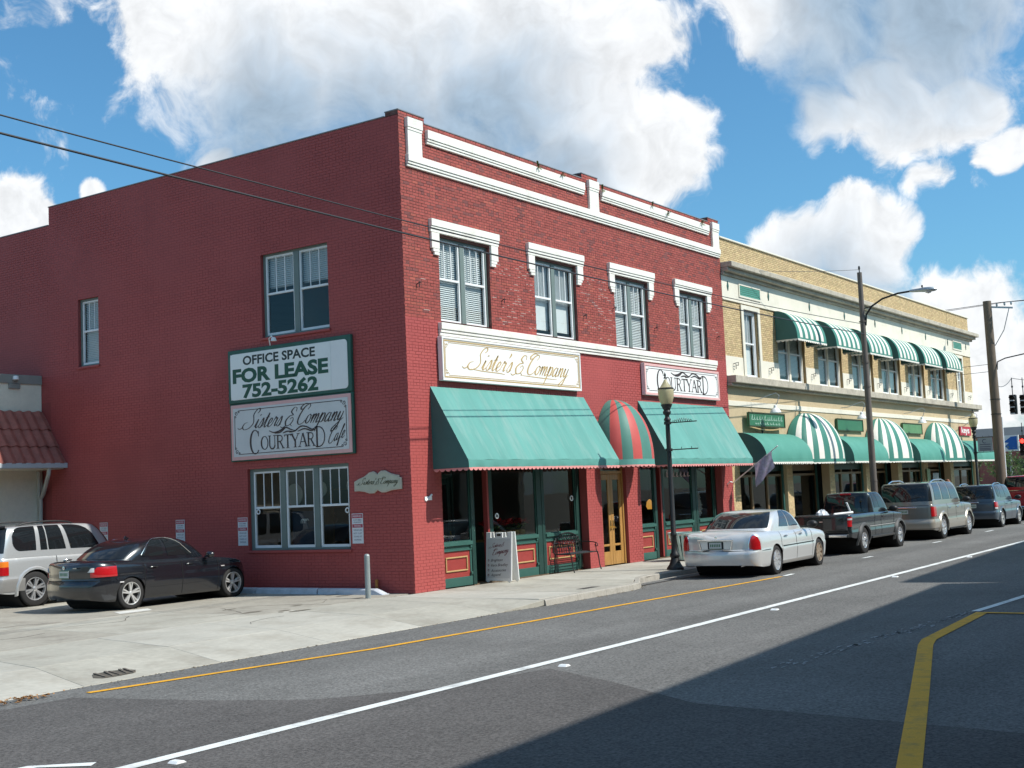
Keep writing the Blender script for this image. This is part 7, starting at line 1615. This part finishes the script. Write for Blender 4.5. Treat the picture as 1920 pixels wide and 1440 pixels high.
mb = MB(); [mb.tube([(s * .10, 0, .95), (s * .11, -.02, .48), (s * .11, .02, .08)], [.13, .095, .085], 12) for s in (-1, 1)]; mb.build('trousers', pm('dark_trousers', (.04, .045, .06), .85, .1, 8), t, smooth=True, local=True)

# ------------------------------------------------------------------ far end of the street
t = thing('far_brick_building', 'low dark red brick building beyond the junction', 'building', (90, 12, 0)); mb = MB(); mb.box(86, 110, -2.0, 45, 0, 4.9); mb.build('wall', pm('far_brick', (.20, .075, .065), .85, .15, 1.5, var2=.12, scale2=8), t)
mb = MB(); mb.box(85.8, 110, -2.2, 45, 4.9, 5.6); mb.build('parapet', pm('far_grey', (.33, .33, .34), .8, .08, 1), t); 
for k in range(6): mb = MB(); mb.box(85.9, 85.985, .5 + 5 * k, 3.5 + 5 * k, 1.0, 3.0); w = mb.build('window', M_trimb, t)
t = thing('blue_sign', 'white and blue roadside sign beyond the timber pole', 'sign', (66, 3.2, 0)); f1 = lambda u, v, d: (66 - d, 3.3 - u, v)
mb = MB(); fbox(mb, f1, -.62, .62, 3.35, 4.40, 0, .12); mb.build('board', M_signw, t); mb = MB(); mb.prism([(-.05, 3.45), (.52, 3.45), (.52, 4.32), (.15, 4.30), (-.35, 3.95), (.0, 3.9), (-.25, 3.7)], f1, .121, .13); mb.build('blue_shape', pm('sign_blue', (.02, .12, .42), .5, .1, 4), t); mb = MB(); mb.tube([(66.05, 3.3, 0), (66.05, 3.3, 3.4)], .08, 8); mb.build('post', M_steel, t)
def foliage_tree(x, y, h, r, label, seed, n=420, name='street_tree', trunk=True):
    t = thing(name, label, 'tree', (x, y, 0), 0, 'trees beyond the junction'); R_ = random.Random(seed); mb = MB()
    tips = []
    mb.tube([(x, y, 0), (x + .1, y, h * .3), (x, y + .1, h * .6)], [.12, .09, .05], 7)
    for k in range(7): a = 2 * PI * k / 7 + R_.uniform(-.3, .3); e = (x + r * .7 * math.cos(a), y + r * .7 * math.sin(a), h * R_.uniform(.55, .95)); mb.tube([(x, y, h * R_.uniform(.25, .5)), ((x + e[0]) / 2, (y + e[1]) / 2, h * .55), e], [.05, .035, .015], 5); tips.append(e)
    mb.build('trunk', pm('bark', (.11, .085, .06), .9, .2, 9), t); mb = MB(); tips += [(x + R_.gauss(0, r * .4), y + R_.gauss(0, r * .4), h * R_.uniform(.35, .95)) for _ in range(10)]
    for k in range(n):
        c_ = R_.choice(tips); q = r * .42; p = Vector((c_[0] + R_.gauss(0, q * .55), c_[1] + R_.gauss(0, q * .55), c_[2] + R_.gauss(0, q * .45))); s = R_.uniform(.06, .15) * (.7 + r * .25); a = R_.uniform(0, 6.28); b = R_.uniform(-1, 1)
        u = Vector((math.cos(a) * math.cos(b), math.sin(a) * math.cos(b), math.sin(b))) * s; v = u.cross(Vector((R_.uniform(-1, 1), R_.uniform(-1, 1), 1))).normalized() * s * .5; mb.add([p - u, p + v, p + u, p - v], [(0, 1, 2, 3)])
    mb.build('crown', pm('leaf_mid', (.085, .14, .045), .6, .35, 3, trans=.35), t)
foliage_tree(63.5, 2.0, 3.4, 1.1, 'bushy green tree under the blue sign', 1, 700); foliage_tree(65, 3.4, 3.0, 1.0, 'small green tree between the timber pole and the blue sign', 2, 600); foliage_tree(60, 4.2, 4.2, 1.3, 'green tree glimpsed behind the distant lamp post', 3, 700); foliage_tree(70, -.5, 3.6, 1.4, 'green tree at the right edge beyond the red pickup', 4, 700)
mb = MB(); mb.box(57, 86, -14, 60, -.29, -.02); struct(mb.build('far_pavement', M_conc))
